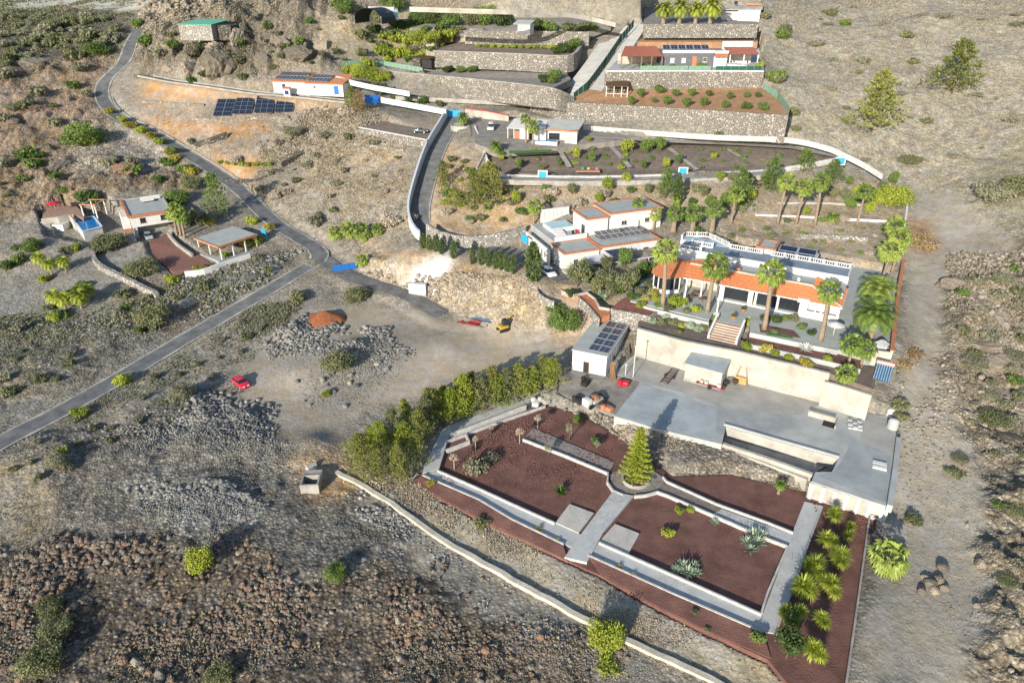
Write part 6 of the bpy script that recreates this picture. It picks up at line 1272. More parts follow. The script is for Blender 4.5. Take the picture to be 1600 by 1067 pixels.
fillers('scrub bush on the rocky ground of knoll', [L_OLIVE, L_GREY, L_GREEN], [(240,60),(360,55),(540,20),(540,105),(420,110),(250,112)], 24, 7, 3, 11, sep=16)
fillers('grey-green scrub bush on the wide right hillside', [L_GREY, L_OLIVE], [(1250,10),(1590,10),(1590,260),(1480,260),(1400,225),(1270,160)], 22, 8, 3, 11, sep=26)
fillers('scrub bush on the rugged right slope', [L_GREY, L_OLIVE, L_GREEN], [(1500,430),(1598,420),(1598,900),(1550,850),(1505,600)], 26, 9, 7, 15, sep=24)
fillers('grey bush on the slope between road and driveway', [L_GREY, L_DRY, L_OLIVE], [(420,200),(560,215),(635,240),(625,360),(540,360),(470,330),(410,280)], 22, 10, 3, 10, sep=20)
fillers('weedy bush around the lower left property', [L_OLIVE, L_GREEN, L_GREY], [(0,340),(60,360),(150,420),(250,470),(340,430),(420,400),(380,440),(210,540),(80,600),(0,620)], 26, 11, 4, 14, sep=20)
fillers('leafy shrub crowded between the upper terraces', [L_GREEN, L_LIME, L_OLIVE], [(560,70),(640,48),(720,40),(700,75),(640,96),(570,104)], 26, 12, 6, 11, sep=13, beds=True)
fillers('low plant in the middle garden plots', [L_LIME, L_OLIVE, L_GREEN], [(780,240),(900,232),(1150,232),(1240,240),(1180,262),(1000,268),(800,264)], 36, 13, 4, 7, sep=15, beds=True)
fillers('shrub on the driveway bank', [L_OLIVE, L_GREEN, L_LIME], [(680,240),(745,260),(790,300),(830,340),(760,352),(690,335)], 24, 14, 5, 10, sep=17)
fillers('young tree beside the upper villa garden', [L_GREEN, L_OLIVE], [(880,425),(1000,410),(1010,450),(960,470),(900,455)], 10, 15, 8, 13, 'tree', sep=16, trunk_h=.2, beds=True)
fillers('weed tuft on the gravel below the main road', [L_GREY, L_OLIVE], [(0,720),(200,610),(380,500),(420,520),(330,600),(200,680),(60,760)], 24, 16, 5, 10, sep=24)
# ================================================================ vehicles
def bevel(o, w_=.06, seg=2):
    bm = bmesh.new(); bm.from_mesh(o.data); bmesh.ops.bevel(bm, geom=list(bm.edges), offset=w_, segments=seg, affect='EDGES', clamp_overlap=True, profile=.6); bm.to_mesh(o.data); bm.free()
    o.data.polygons.foreach_set('use_smooth', [True] * len(o.data.polygons)); return o
def car(label, a, b, paint, L_=4.2, W_=1.72, H=1.42, van=False, zoff=0.0):
    """a rear, b front (ground pixels)"""
    pa, pb = G(*a), G(*b); c = (pa + pb) / 2; d = pb - pa; rz = math.atan2(d.y, d.x); t = thing('parked_car', label, 'car', (c.x, c.y, gz(c.x, c.y) + zoff), rz, 'parked cars')
    w2 = W_ / 2; h0, h1 = .28, .82
    prof = [(-L_/2, .45), (-L_/2 + .05, .80), (-L_/2 + .5, h1 + .08), (L_/2 - 1.25, h1 + .06), (L_/2 - .25, h1 - .12), (L_/2, .55), (L_/2 - .05, h0), (-L_/2 + .1, h0)]
    def ext(pr, w0, w1=None):
        n = len(pr); w1 = w1 or [w0] * n; v = [(x, -w_, z) for (x, z), w_ in zip(pr, w1)] + [(x, w_, z) for (x, z), w_ in zip(pr, w1)]
        return v, [tuple(range(n)), tuple(range(2 * n - 1, n - 1, -1))] + [(i, i + n, (i + 1) % n + n, (i + 1) % n) for i in range(n)]
    v, f = ext(prof, w2); body = obj('body', meshdata('body', v, f, paint), t); bevel(body, .08)
    r0, r1 = (-L_/2 + (.15 if van else .35), L_/2 - 1.15); k0, k1 = (-L_/2 + (.35 if van else .85), L_/2 - (1.75 if not van else 1.5))
    gp = [(r0, h1), (k0, H - .05), (k1, H - .05), (r1, h1)]; v, f = ext(gp, w2 - .1, [w2 - .08, w2 - .26, w2 - .26, w2 - .08]); bevel(obj('windows', meshdata('windows', v, f, M_GLASS), t), .04)
    rp = [(k0 - .1, H - .10), (k0 + .1, H), (k1 - .1, H), (k1 + .12, H - .10)]; v, f = ext(rp, w2 - .24); bevel(obj('roof', meshdata('roof', v, f, paint), t), .03)
    for s in (-1, 1):
        for q in (0.5,):
            x = (k0 + k1) / 2; m = MB(); m.raw([(x - .06, s * (w2 - .045), h1), (x + .06, s * (w2 - .045), h1), (x + .06, s * (w2 - .22), H - .06), (x - .06, s * (w2 - .22), H - .06)], [(0, 1, 2, 3)]); m.build('pillar', paint, t)
        for x in (-L_/2 + .8, L_/2 - .85):
            wh = MB(); wh.tube([(x, s * (w2 - .2), .31), (x, s * (w2 + .01), .31)], .31, 16); o = wh.build('wheel', M_RUBBER, t); MB().tube([(x, s * (w2 - .05), .31), (x, s * (w2 + .03), .31)], .19, 12).build('rim', M_ALU, o)
        MB().box(L_/2 - .12, L_/2 + .01, s * (w2 - .45) - .16, s * (w2 - .45) + .16, .58, .70).build('headlight', mat('lamp_glass', (.8,.8,.8), .1, .02), t); MB().box(-L_/2 - .01, -L_/2 + .08, s * (w2 - .3) - .14, s * (w2 - .3) + .14, .62, .78).build('tail_light', mat('tail_lamp', (.35,.01,.01), .2, .02), t)
    return t
P_WHITE = mat('white_car_paint', (.78,.78,.79), .25, .02, spec=.6); P_GREEN = mat('green_car_paint', (.012,.045,.045), .25, .05, spec=.6); P_SILV = mat('silver_car_paint', (.45,.50,.53), .3, .03, metal=.4); P_RED = mat('red_car_paint', (.62,.025,.05), .3, .04, spec=.6)
car('red hatchback parked alone on the grey gravel', (366,592), (388,610), P_RED)
car('white car parked beside the large cypress', (846,421), (868,437), P_WHITE, 4.4, 1.8, 1.55)
car('dark green car parked on the walled strip', (644,207), (669,208.5), P_GREEN, 4.4)
car('silver car parked below the left house', (229,366), (236,378), P_SILV)
car('white van parked under the cottage canopy', (768,198), (766,207), P_WHITE, 4.5, 1.8, 1.8, True)
# ================================================================ gates, signs, doors
def panelbox(name, label, cat, a, b, h, m, t=.12, rails=3, base=0.0, group=None, world=False):
    pa, pb = (a, b) if world else (G(*a), G(*b)); d = pb - pa; L_ = Vector((d.x, d.y, 0)).length; r = thing(name, label, cat, pa + Vector((0, 0, base)), math.atan2(d.y, d.x), group); sl = d.z / L_
    for i in range(rails):
        x0, x1 = L_ * i / rails + .03, L_ * (i + 1) / rails - .03; z = sl * x0; MB().box(x0, x1, -t / 2, t / 2, z + .08, z + h).build('panel', m, r)
    for i in range(rails + 1): x = L_ * i / rails; MB().box(x - .09, x + .09, -.1, .1, -.4 + sl * x, sl * x + h + .12).build('post', m, r)
    return r
panelbox('blue_gate', 'blue slatted gate at the junction of road and yard drive', 'gate', (521,425), (557,420), 1.5, M_BLUE)
panelbox('blue_gate', 'bright blue gate at the top of steep driveway', 'gate', (696,183), (719,183), 1.9, M_LBLUE, rails=2)
panelbox('blue_gate', 'small blue gate left of the upper villa wall', 'gate', (815,377), (824,384), 1.8, M_LBLUE, rails=1)
panelbox('blue_gate', 'light blue gate behind the carport', 'gate', (410,371), (417,376), 2.2, M_LBLUE, rails=1)
panelbox('blue_screen', 'blue screen panel beside the reddish conifer', 'screen', (571,163), (594,163), 2.6, M_BLUE, rails=3)
for lab, x, y, z in (('blue wall panel below the large conifer', 848, 272, 20.9), ('blue wall panel above the tall thin cypress', 1067, 267, 21.2), ('blue wall panel near the right end of the plots', 1313, 251, 23)):
    p = P(x, y, z); o = thing('wall_panel', lab, 'panel', p, rad(-6)); MB().box(-1.2, 1.2, -.5, -.3, -1.1, 1.0).build('frame', M_WHITE, o); MB().box(-.9, .9, -.56, -.503, -.8, .75).build('board', M_LBLUE, o)
g1, g2 = P(641,461,3.3), P(664,464,3.1); d = (g2 - g1); g = thing('garage_front', 'white garage front cut into the foot of the bank', 'garage', g1, math.atan2(d.y, d.x)); Lg = d.length
MB().box(-.3, Lg + .2, .1, 1.2, -.6, 2.6).build('wall', M_WHITE, g)
for i in range(4): MB().box(.3, Lg - .3, .02 - .015 * (i % 2), .097, .1 + i * .55, .1 + i * .55 + .53).build('door_panel', M_WHITE, g)
MB().box(Lg + .303, Lg + 2.2, .9, 2.4, -.6, 1.9).build('side_wall', M_STONEL, g)
# fences
def fence(label, pts_, h, m, step=2.2, name='net_fence', rail=True):
    r = thing(name, label, 'fence', pts_[0]); o0 = pts_[0]
    for a, b in zip(pts_[:-1], pts_[1:]):
        L_ = (b - a).length; n = max(1, int(L_ / step))
        for i in range(n + 1): p = a.lerp(b, i / n) - o0; MB().box(p.x - .05, p.x + .05, p.y - .05, p.y + .05, p.z - .3, p.z + h + .1).build('post', M_METAL, r)
        for i in range(n):
            p, q = a.lerp(b, i / n) - o0, a.lerp(b, (i + 1) / n) - o0; d = (q - p).normalized(); s = Vector((d.y, -d.x, 0)) * .015
            v = [p - s, q - s, q - s + Vector((0, 0, h)), p - s + Vector((0, 0, h)), p + s, q + s, q + s + Vector((0, 0, h)), p + s + Vector((0, 0, h))]; obj('net', meshdata('net', v, [(0, 1, 2, 3), (7, 6, 5, 4), (0, 4, 5, 1), (3, 2, 6, 7)], m), r)
    return r
M_NET = mat('green_net', (.02,.085,.06), .8, .25, 1.5); M_NETL = mat('pale_green_net', (.16,.27,.19), .8, .2, 1.5)
fence('dark green net fence climbing between the two ramp lanes', [P(896,158,31.8), P(918,140,34.4), P(945,103,39.4), P(968,69,44.6), P(990,42,49.2)], 2.3, M_NET)
fence('pale green fence in front of the grey house', [P(1000,110,39.7), P(1075,110,39.7), P(1110,110,39.7)], 1.2, M_NETL)
fence('green fence beside the round pool', [P(1118,110,39.7), P(1190,110,39.7)], 1.1, M_NET)
fence('pale green fence on the long rubble wall', [P(535,103,38.4), P(600,103,37.4), P(660,114,36.8)], 1.5, M_NETL)
fence('green fence down the right side of orchard', [P(1192,140,35.2), P(1215,155,33.8), P(1232,178,32.3)], 1.8, M_NETL)
fence('green fence at the right end of strip above grey house', [P(1178,66,45), P(1182,52,47)], 2.4, M_NETL)
# round pool, lawn, playground
rp = P(1152,106,40.0); o = thing('round_pool', 'round above-ground pool with white side before grey house', 'pool', rp); MB().lathe([(3.1, -.3), (3.1, 1.1), (2.9, 1.1), (2.9, .9)], 28).build('side', M_WHITE, o); MB().lathe([(2.92, .95), (.01, .95)], 28).build('water', mat('turquoise_water', (.10,.42,.46), .1, .1), o)
ribbon('lawn', [P(795,239,24.1), P(830,237.5,24.3), P(862,236.5,24.5)], 3.2, mat('lawn_green', (.075,.17,.05), .95, .3, 2, .4, 8), .15)
pg = thing('play_corner', 'red play mat with green and yellow toys on plot', 'playground', P(918,266,21.0)); MB().box(-3, 3, -1.2, 1.2, -.3, .16).build('mat', mat('faded_mat', (.28,.15,.11), .9, .15), pg)
for x, y, m_, h_ in ((-1.2, 0, mat('toy_green', (.03,.22,.09), .5, .1), .8), (.3, .3, mat('toy_yellow', (.40,.32,.05), .5, .1), .6), (2.4, 0, M_TERRA, .5)): MB().lathe([(.42, .16), (.45, .3), (.3, h_), (.02, h_ + .15)], 10, (x, y, 0)).build('toy', m_, pg)
# ================================================================ yard things
def loc(px, py, z=None): return P(px, py, z) if z is not None else G(px, py)
h = thing('water_heater', 'solar water heater with pink tank and blue collector', 'water heater', P(1376,592,7.6), rad(-32)); 
slab(None, 'collector', mat('collector_blue', (.03,.10,.18), .15, .15), [(-1.1, -1.2, .4), (1.3, -1.2, .4), (1.3, 1.2, 2.0), (-1.1, 1.2, 2.0)], .12, parent=h)
for i in range(7): slab(None, 'tube', M_ALU, [(-1.05 + i * .36, -1.18, .42), (-.97 + i * .36, -1.18, .42), (-.97 + i * .36, 1.18, 2.03), (-1.05 + i * .36, 1.18, 2.03)], .03, parent=h)
MB().tube([(-1.2, 1.45, 2.2), (1.4, 1.45, 2.2)], .35, 14).build('tank', mat('pink_tank', (.55,.30,.28), .5, .1), h)
for x in (-1, 1.2): MB().box(x, x + .08, 1.2, 1.28, -.6, 2.0).build('leg', M_METAL, h)
for i, (x, y, m_, lab) in enumerate(((1391,648, M_WHITE, 'white water tank beside the track, the upper of two'), (1394,668, M_CONC, 'white-topped grey water tank beside the track, the lower of two'))):
    p = G(x, y); t = thing('water_tank', lab, 'tank', (p.x, p.y, max(p.z, 2.5)), 0, 'water tanks'); r = .6 + .2 * i; MB().lathe([(r, -.4), (r, .8 + .4 * i), (r * .85, 1.0 + .4 * i)], 20).build('body', m_, t); MB().lathe([(r * .86, 1.0 + .4 * i), (.3, 1.15 + .4 * i), (.01, 1.17 + .4 * i)], 20).build('lid', M_WHITE, t)
tf = P(1046,590,2.6); t = thing('metal_frame', 'rusty metal trailer frame lying on the concrete yard', 'frame', tf, rad(58))
for y in (-.6, .6): MB().box(-3, 2.6, y - .06, y + .06, .35, .47).build('rail', M_WOODD, t)
for i in range(6): MB().box(-2.6 + i, -2.5 + i, -.54, .54, .36, .46).build('crossbar', M_WOODD, t)
for y in (-.8, .8): MB().tube([(0, y - .1, .32), (0, y + .1, .32)], .32, 12).build('wheel', M_RUBBER, t)
for i, (x, y, lab) in enumerate(((1054,562,'white box against the cream wall, near trailer frame'), (1025,556,'white box against the cream wall, near workshop'))):
    t = thing('storage_box', lab, 'box', P(x, y, 2.6), rad(-30)); MB().box(-.8, .8, -.5, .5, 0, 1.2).build('body', M_WHITE, t); MB().box(-.85, .85, -.55, .55, 1.203, 1.3).build('lid', M_CREAM, t)
t = thing('trailer', 'red flat trailer with white crates before the store shed', 'trailer', P(1110,605,2.6), rad(-31)); MB().box(-2.4, 2.4, -.7, .5, .5, .62).build('bed', mat('rust_red', (.22,.05,.05), .7, .2), t)
for x in (-1.8, -1.0, 1.2): MB().box(x, x + .6, -.5, .3, .623, 1.2).build('crate', M_CREAM, t)
for s in (-.8, .6): MB().tube([(0, s - .08, .36), (0, s + .08, .36)], .36, 12).build('wheel', M_RUBBER, t)
t = thing('scooter_pile', 'jumble of dark machines beside the store shed', 'machines', P(1140,600,2.6), rad(20)); 
for x, y, w_, m_ in ((-.8, 0, .5, M_DARK), (.2, .4, .6, M_METAL), (.9, -.3, .4, M_WOODD)): bevel(MB().box(x - w_, x + w_, y - .3, y + .3, .25, .95).build('body', m_, t)); MB().tube([(x, y - .1, .3), (x, y + .1, .3)], .32, 12).build('wheel', M_RUBBER, t)
t = thing('tent_frame', 'ochre board under a frame of leaning poles by wall', 'frame', P(1157,599,2.6), rad(-30)); MB().box(-.9, .9, -.2, .2, 0, 1.3).build('board', mat('ochre_board', (.40,.26,.10), .8, .15), t)
for x in (-1.2, 1.2): MB().tube([(x, -.3, 0), (0, .9, 5.0)], .06, 6).build('pole', M_WOOD, t)
for x, y, z, hh, lab in ((989,590,2.5,6.2,'tall thin white pole at the pit edge'), (977,587,2.5,2.2,'short white pole at the pit edge')):
    t = thing('pole', lab, 'pole', P(x, y, z)); MB().tube([(0, 0, -.2), (0, 0, hh)], .07, 8).build('shaft', M_WHITE, t); MB().box(-.2, .2, -.2, .2, hh + .003, hh + .15).build('cap', M_WHITE, t)
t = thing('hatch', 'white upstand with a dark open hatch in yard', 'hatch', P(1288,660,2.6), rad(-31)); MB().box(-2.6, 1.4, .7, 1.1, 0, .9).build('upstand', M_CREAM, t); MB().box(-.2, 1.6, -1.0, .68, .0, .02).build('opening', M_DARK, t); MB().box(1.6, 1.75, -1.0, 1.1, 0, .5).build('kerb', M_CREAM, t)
t = thing('slab_pair', 'pair of white slabs lying on the front of yard', 'slabs', P(1374,728,2.6), rad(-25)); MB().box(-.9, .9, -.9, -.2, 0, .3).build('slab', M_WHITE, t); MB().box(-.9, .9, .1, .8, 0, .3).build('slab', M_WHITE, t)
t = thing('block_stack', 'stack of pale building blocks on the yard right side', 'blocks', P(1335,665,2.6), rad(-20))
for i in range(3):
    for j in range(4): MB().box(-1 + i * .7, -.35 + i * .7, -1.2 + j * .62, -.62 + j * .62, 0, .25 + .2 * ((i + j) % 2)).build('block', M_CONC, t)
t = thing('planks', 'wooden planks leaning at the workshop corner', 'planks', P(957,592,2.4), rad(10))
for i in range(6): slab(None, 'plank', M_WOOD, [(-.5 + i * .18, -.8 + .1 * i, .05), (-.36 + i * .18, -.8 + .1 * i, .05), (-.2 + i * .1, 1.2, 2.4 + .1 * i), (-.34 + i * .1, 1.2, 2.4 + .1 * i)], .04, parent=t)
t = thing('dumper', 'small white dumper with a heap of brown soil', 'dumper', G(926,632), rad(-50)); bevel(MB().box(-.7, .7, -1.9, -.8, .4, 1.7).build('cab', M_WHITE, t), .08); bevel(MB().box(-.9, .9, -.6, 1.6, .6, 1.2).build('skip', M_CREAM, t), .06); MB().lathe([(.95, 1.2), (.6, 1.55), (.02, 1.75)], 10, (0, .5, 0)).build('load', mat('load_soil', (.26,.13,.07), .95, .2), t)
for x in (-.85, .85):
    for y in (-1.3, 1.0): MB().tube([(x - .12, y, .42), (x + .12, y, .42)], .42, 14).build('wheel', M_RUBBER, t)
for i, (x, y, lab, m_) in enumerate(((905,628,'dark drum in the junk below workshop, left',M_DARK),(940,628,'dark tarpaulin bundle in the junk by dumper',M_DARK),(950,640,'reddish crate in the junk at the yard edge',M_TERRA),(915,600,'black tyre heap in front of the workshop door',M_RUBBER),(975,600,'red compressor in the pit below poles',M_RED),(838,632,'white bench block at the end of garden path',M_WHITE),(852,628,'pale barrel at the end of garden path',M_CREAM))):
    t = thing('junk_item', lab, 'junk', G(x, y), RR.uniform(0, 3)); bevel(MB().box(-.9, .9, -.6, .6, -.1, .7).build('body', m_, t), .2); MB().lathe([(.4, 0), (.45, .9), (.3, 1.0), (.02, 1.02)], 10, (.5, .7, 0)).build('drum', m_, t)
# well box and barrel on the dark gravel
wb = G(487,762); t = thing('well_box', 'open concrete well box on the dark gravel', 'well', wb, rad(4))
for x0, x1, y0, y1 in ((-1.3, 1.3, -1.2, -.95), (-1.3, 1.3, .95, 1.2), (-1.3, -1.05, -.947, .947), (1.05, 1.3, -.947, .947)): MB().box(x0, x1, y0, y1, -.5, 1.5).build('wall', M_CONCD, t)
MB().box(-1.04, 1.04, -.94, .94, -.5, .15).build('floor', M_DARK, t); MB().box(-1.3, 1.3, 1.203, 2.4, -.5, 1.35).build('slab', M_CONCD, t)
bb = G(487,733); t = thing('barrel', 'white barrel lying on the mound behind well box', 'barrel', bb + Vector((0, 0, .5)), rad(50)); MB().tube([(-.8, 0, 0), (-.75, 0, 0), (.75, 0, 0), (.8, 0, 0)], [.3, .42, .42, .3], 14).build('body', M_CONC, t); MB().tube([(.8, 0, 0), (.84, 0, 0)], .2, 10).build('lid', M_CONCD, t)
# orange soil heap
ph = G(507,500); v, f = [], []; n, m_ = 28, 9
for j in range(m_ + 1):
    q = j / m_; r = 4.4 * q; z = 2.1 * (1 - q) ** .9
    for i in range(n): a = 2 * math.pi * i / n; k = 1 + .12 * math.sin(3 * a + 1) + .05 * math.sin(9 * a + 5 * q); v.append((r * k * math.cos(a), .8 * r * k * math.sin(a), z + .10 * math.sin(7 * a + 11 * q) * q - .25 * (q == 1)))
for j in range(m_):
    for i in range(n): f.append((j * n + i, (j + 1) * n + i, (j + 1) * n + (i + 1) % n, j * n + (i + 1) % n))
o = obj('soil_heap', meshdata('soil_heap', v, f, mat('orange_heap', (.27,.095,.04), .98, .25, 1.5, .9, 3), True), None, ph); tag(o, 'heap of dark orange soil on the dirt yard', 'soil heap')
# sheets and digger at the foot of the bank
for i, (x, y, m_, lab, sx, sy) in enumerate(((733,505,mat('red_tarp', (.38,.06,.06), .8, .15),'red tarpaulin sheet at the foot of bank',3.4,1.6),(748,508,mat('tan_tarp', (.5,.44,.34), .8, .1),'tan sheet lying beside the red tarpaulin',2.6,1.6),(748,500,mat('blue_tarp', (.12,.20,.30), .8, .15),'blue sheet lying behind tan sheet',4.2,1.2))):
    p = G(x, y); t = thing('tarpaulin', lab, 'tarpaulin', p + Vector((0, 0, .1)), rad(-24)); v, f = [], []
    for a in range(7):
        for b in range(5): v.append(((a / 6 - .5) * sx * 1.4, (b / 4 - .5) * sy * 1.5, .25 * abs(math.sin(a * 1.7 + i)) + .18 * math.sin(b * 2.1 + i)))
    for a in range(6):
        for b in range(4): k = a * 5 + b; f.append((k, k + 5, k + 6, k + 1))
    obj('sheet', meshdata('sheet', v, f, m_, True), t)
t = thing('digger', 'yellow digger arm and cab at the foot of bank', 'digger', G(788,516), rad(30)); ym = mat('digger_yellow', (.45,.27,.04), .6, .2); bevel(MB().box(-1.2, .6, -.8, .8, .7, 1.3).build('body', ym, t)); bevel(MB().box(-.5, .5, -.7, .3, 1.303, 2.5).build('cab', M_DARK, t)); MB().tube([(.4, .5, 1.2), (1.8, .6, 2.6), (3.0, .6, 1.4)], [.16, .14, .1], 6).build('boom', ym, t); MB().box(2.7, 3.3, .3, .9, .7, 1.4).build('bucket', M_WOODD, t)
for y in (-.9, .55): bevel(MB().box(-1.4, 1.0, y, y + .35, 0, .6).build('track', M_RUBBER, t), .15)
# villa patio things
t = thing('parasol', 'white parasol on the villa patio', 'parasol', P(1302,523,9.4)); MB().tube([(0, 0, 0), (0, 0, 2.3)], .05).build('pole', M_WHITE, t); MB().lathe([(1.5, 1.95), (1.45, 2.0), (.6, 2.3), (.02, 2.45)], 10).build('canopy', M_WHITE, t)
t = thing('dog_house', 'grey hip-roofed box hut in the corner of paved court', 'hut', P(1376,545,9.4), rad(-20)); MB().box(-.8, .8, -.6, .6, 0, 1.0).build('wall', M_CONC, t); MB().lathe([(1.25, 1.003), (.3, 1.7), (.01, 1.72)], 4).build('roof', M_CONC, t)
for i, (x, y) in enumerate(((1161,486),(1146,497),(1160,462))):
    t = thing('potted_plant', names('potted agave standing on the patio', i, 3), 'plant pot', P(x, y, 9.5)); MB().lathe([(.35, 0), (.5, .5), (.42, .5), (.4, .42), (.01, .42)], 12).build('pot', M_TERRA, t); put('leaves', AGA[i % 2], L_GREEN, t, (0, 0, .42), 0, .8)
for i, (x, y) in enumerate(((1080,468),(1096,472),(1088,462))):
    t = thing('patio_table', names('small table on the open veranda', i, 3), 'table', P(x, y, 9.45), .4 * i, 'veranda tables'); MB().lathe([(.7, .72), (.7, .78), (.01, .78)], 14).build('top', M_WOOD, t); MB().tube([(0, 0, 0), (0, 0, .72)], .07).build('leg', M_METAL, t)
for i, (x, y) in enumerate(((1232,475),(1240,477),(1262,484))):
    t = thing('patio_chair', names('white chair in the covered veranda', i, 3), 'chair', P(x, y, 9.75), .7 * i, 'veranda chairs'); MB().box(-.3, .3, -.3, .3, .4, .48).build('seat', M_WHITE, t); MB().box(-.3, .3, .25, .32, .483, 1.0).build('backrest', M_WHITE, t)
    for lx in (-.28, .2):
        for ly in (-.28, .2): MB().box(lx, lx + .07, ly, ly + .07, 0, .397).build('leg', M_WHITE, t)
terrace_w = [P(*q) for q in Z([(1212,512),(1240,517),(1248,522),(1216,520)], 9.42)]
# ground-mounted solar arrays
DPAN = panel_mesh(1.5, 1.9, 3, 2, rim=mat('dark_rim', (.10,.12,.15), .4, .1))
for i, (bl, br, rows, cols, ln) in enumerate((((333,184),(358,182),4,2,4.6),((364,181),(390,179),4,3,4.4),((397,179),(422,177),4,3,4.6),((429,178),(453,176),5,2,4.8))):
    a, b = G(*bl), G(*br); d = b - a; L_ = math.hypot(d.x, d.y); L_ = 5.6; ln *= 1.6; t = thing('solar_array', names('ground-mounted solar array on the orange slope', i, 4), 'solar array', a + Vector((0, 0, .5)), math.atan2(d.y, d.x) * .3, 'solar arrays'); tl = rad(32)
    panel_grid(t, 0, 0, 0, cols, rows, L_ / cols - .02, ln / rows - .02, tl, .02, me=DPAN)
    for x in (.3, L_ - .4): MB().box(x, x + .15, ln * math.cos(tl) - .3, ln * math.cos(tl) - .15, -1.5, ln * math.sin(tl) - .15).build('leg', M_METAL, t); MB().box(x, x + .15, .1, .25, -1.5, 0).build('leg', M_METAL, t)
# ================================================================ stones and scrub
AREA_C = np.gradient(YS)[:, None] * (2 * xw(GY) / (NT - 1))
SPX, SPY = proj(GX, GY, SURF)
PATCHY = np.clip(.55 + 4.2 * fbm(GX * .10 + 3, GY * .10, 4), .03, 2.6)
def scatter(n, poly, seed, dens=None, beds=False):
    rs = np.random.RandomState(seed); m_ = (inpoly(SPX + jx * 1.3, SPY + jy * 1.3, poly) * 1.0 + inpoly(SPX - jy * 1.6, SPY + jx * 1.0, poly) * .5) * (1 if beds else ~ROADMASK); w_ = m_ * AREA_C * PATCHY * (dens if dens is not None else 1); w_ = w_.ravel() / w_.sum()
    k = rs.choice(w_.size, n, p=w_); i, j = k // NT, k % NT; y = YS[i] + (rs.rand(n) - .5) * np.gradient(YS)[i]; x = (TS[j] + (rs.rand(n) - .5) * 2 / (NT - 1)) * xw(y)
    return x, y, bil(SURF, x, y)
_ph = (1 + 5 ** .5) / 2; ICO = np.array([(-1,_ph,0),(1,_ph,0),(-1,-_ph,0),(1,-_ph,0),(0,-1,_ph),(0,1,_ph),(0,-1,-_ph),(0,1,-_ph),(_ph,0,-1),(_ph,0,1),(-_ph,0,-1),(-_ph,0,1)]) / 1.9
ICOF = np.array([(0,11,5),(0,5,1),(0,1,7),(0,7,10),(0,10,11),(1,5,9),(5,11,4),(11,10,2),(10,7,6),(7,1,8),(3,9,4),(3,4,2),(3,2,6),(3,6,8),(3,8,9),(4,9,5),(2,4,11),(6,2,10),(8,6,7),(9,8,1)])
def tri_mesh(name, v, f, m):
    me = bpy.data.meshes.new(name); me.vertices.add(len(v)); me.vertices.foreach_set('co', np.asarray(v, np.float32).ravel()); me.loops.add(f.size); me.loops.foreach_set('vertex_index', f.astype(np.int32).ravel())
    me.polygons.add(len(f)); me.polygons.foreach_set('loop_start', np.arange(0, f.size, f.shape[1], dtype=np.int32)); me.update(); me.materials.append(m); return me
def rock_mat(name, cols):
    m = bpy.data.materials.new(name); m.use_nodes = True; t = m.node_tree; b = t.nodes['Principled BSDF']; b.inputs['Roughness'].default_value = .95; b.inputs['Specular IOR Level'].default_value = .1
    g = t.nodes.new('ShaderNodeNewGeometry'); oi = t.nodes.new('ShaderNodeObjectInfo'); ad = t.nodes.new('ShaderNodeMath'); ad.operation = 'ADD'; fr = t.nodes.new('ShaderNodeMath'); fr.operation = 'FRACT'
    t.links.new(g.outputs['Random Per Island'], ad.inputs[0]); t.links.new(oi.outputs['Random'], ad.inputs[1]); t.links.new(ad.outputs[0], fr.inputs[0])
    r = t.nodes.new('ShaderNodeValToRGB'); e = r.color_ramp.elements
    while len(e) < len(cols): e.new(.5)
    for i, c in enumerate(cols): e[i].position = i / (len(cols) - 1); e[i].color = (*c, 1)
    t.links.new(fr.outputs[0], r.inputs['Fac']); n = t.nodes.new('ShaderNodeTexNoise'); n.inputs['Scale'].default_value = 5; t.links.new(g.outputs['Position'], n.inputs['Vector'])
    mx = t.nodes.new('ShaderNodeMix'); mx.data_type = 'RGBA'; mx.blend_type = 'MULTIPLY'; mx.inputs['Factor'].default_value = .7; t.links.new(r.outputs[0], mx.inputs['A']); t.links.new(n.outputs['Color'], mx.inputs['B'])
    hs = t.nodes.new('ShaderNodeHueSaturation'); hs.inputs['Value'].default_value = 1.5; t.links.new(r.outputs[0], hs.inputs['Color']); t.links.new(hs.outputs[0], b.inputs['Base Color'])
    mu = t.nodes.new('ShaderNodeMapRange'); mu.inputs['From Min'].default_value = .3; mu.inputs['From Max'].default_value = .7; mu.inputs['To Min'].default_value = .7; mu.inputs['To Max'].default_value = 1.25; t.links.new(n.outputs['Fac'], mu.inputs['Value']); t.links.new(mu.outputs[0], hs.inputs['Value'])
    bp = t.nodes.new('ShaderNodeBump'); bp.inputs['Strength'].default_value = 1.0; bp.inputs['Distance'].default_value = .2; t.links.new(n.outputs['Fac'], bp.inputs['Height']); t.links.new(bp.outputs['Normal'], b.inputs['Normal'])
    return m
RK_LAVA = rock_mat('lava_stone', [(.07,.062,.055), (.15,.12,.095), (.19,.14,.105), (.23,.145,.095), (.14,.13,.115), (.30,.26,.205)])
RK_GREY = rock_mat('grey_stone', [(.10,.098,.09), (.20,.195,.18), (.30,.29,.265), (.15,.14,.125), (.40,.385,.35)])
RK_TAN = rock_mat('tan_stone', [(.14,.12,.095), (.28,.235,.18), (.38,.32,.25), (.20,.165,.13)])
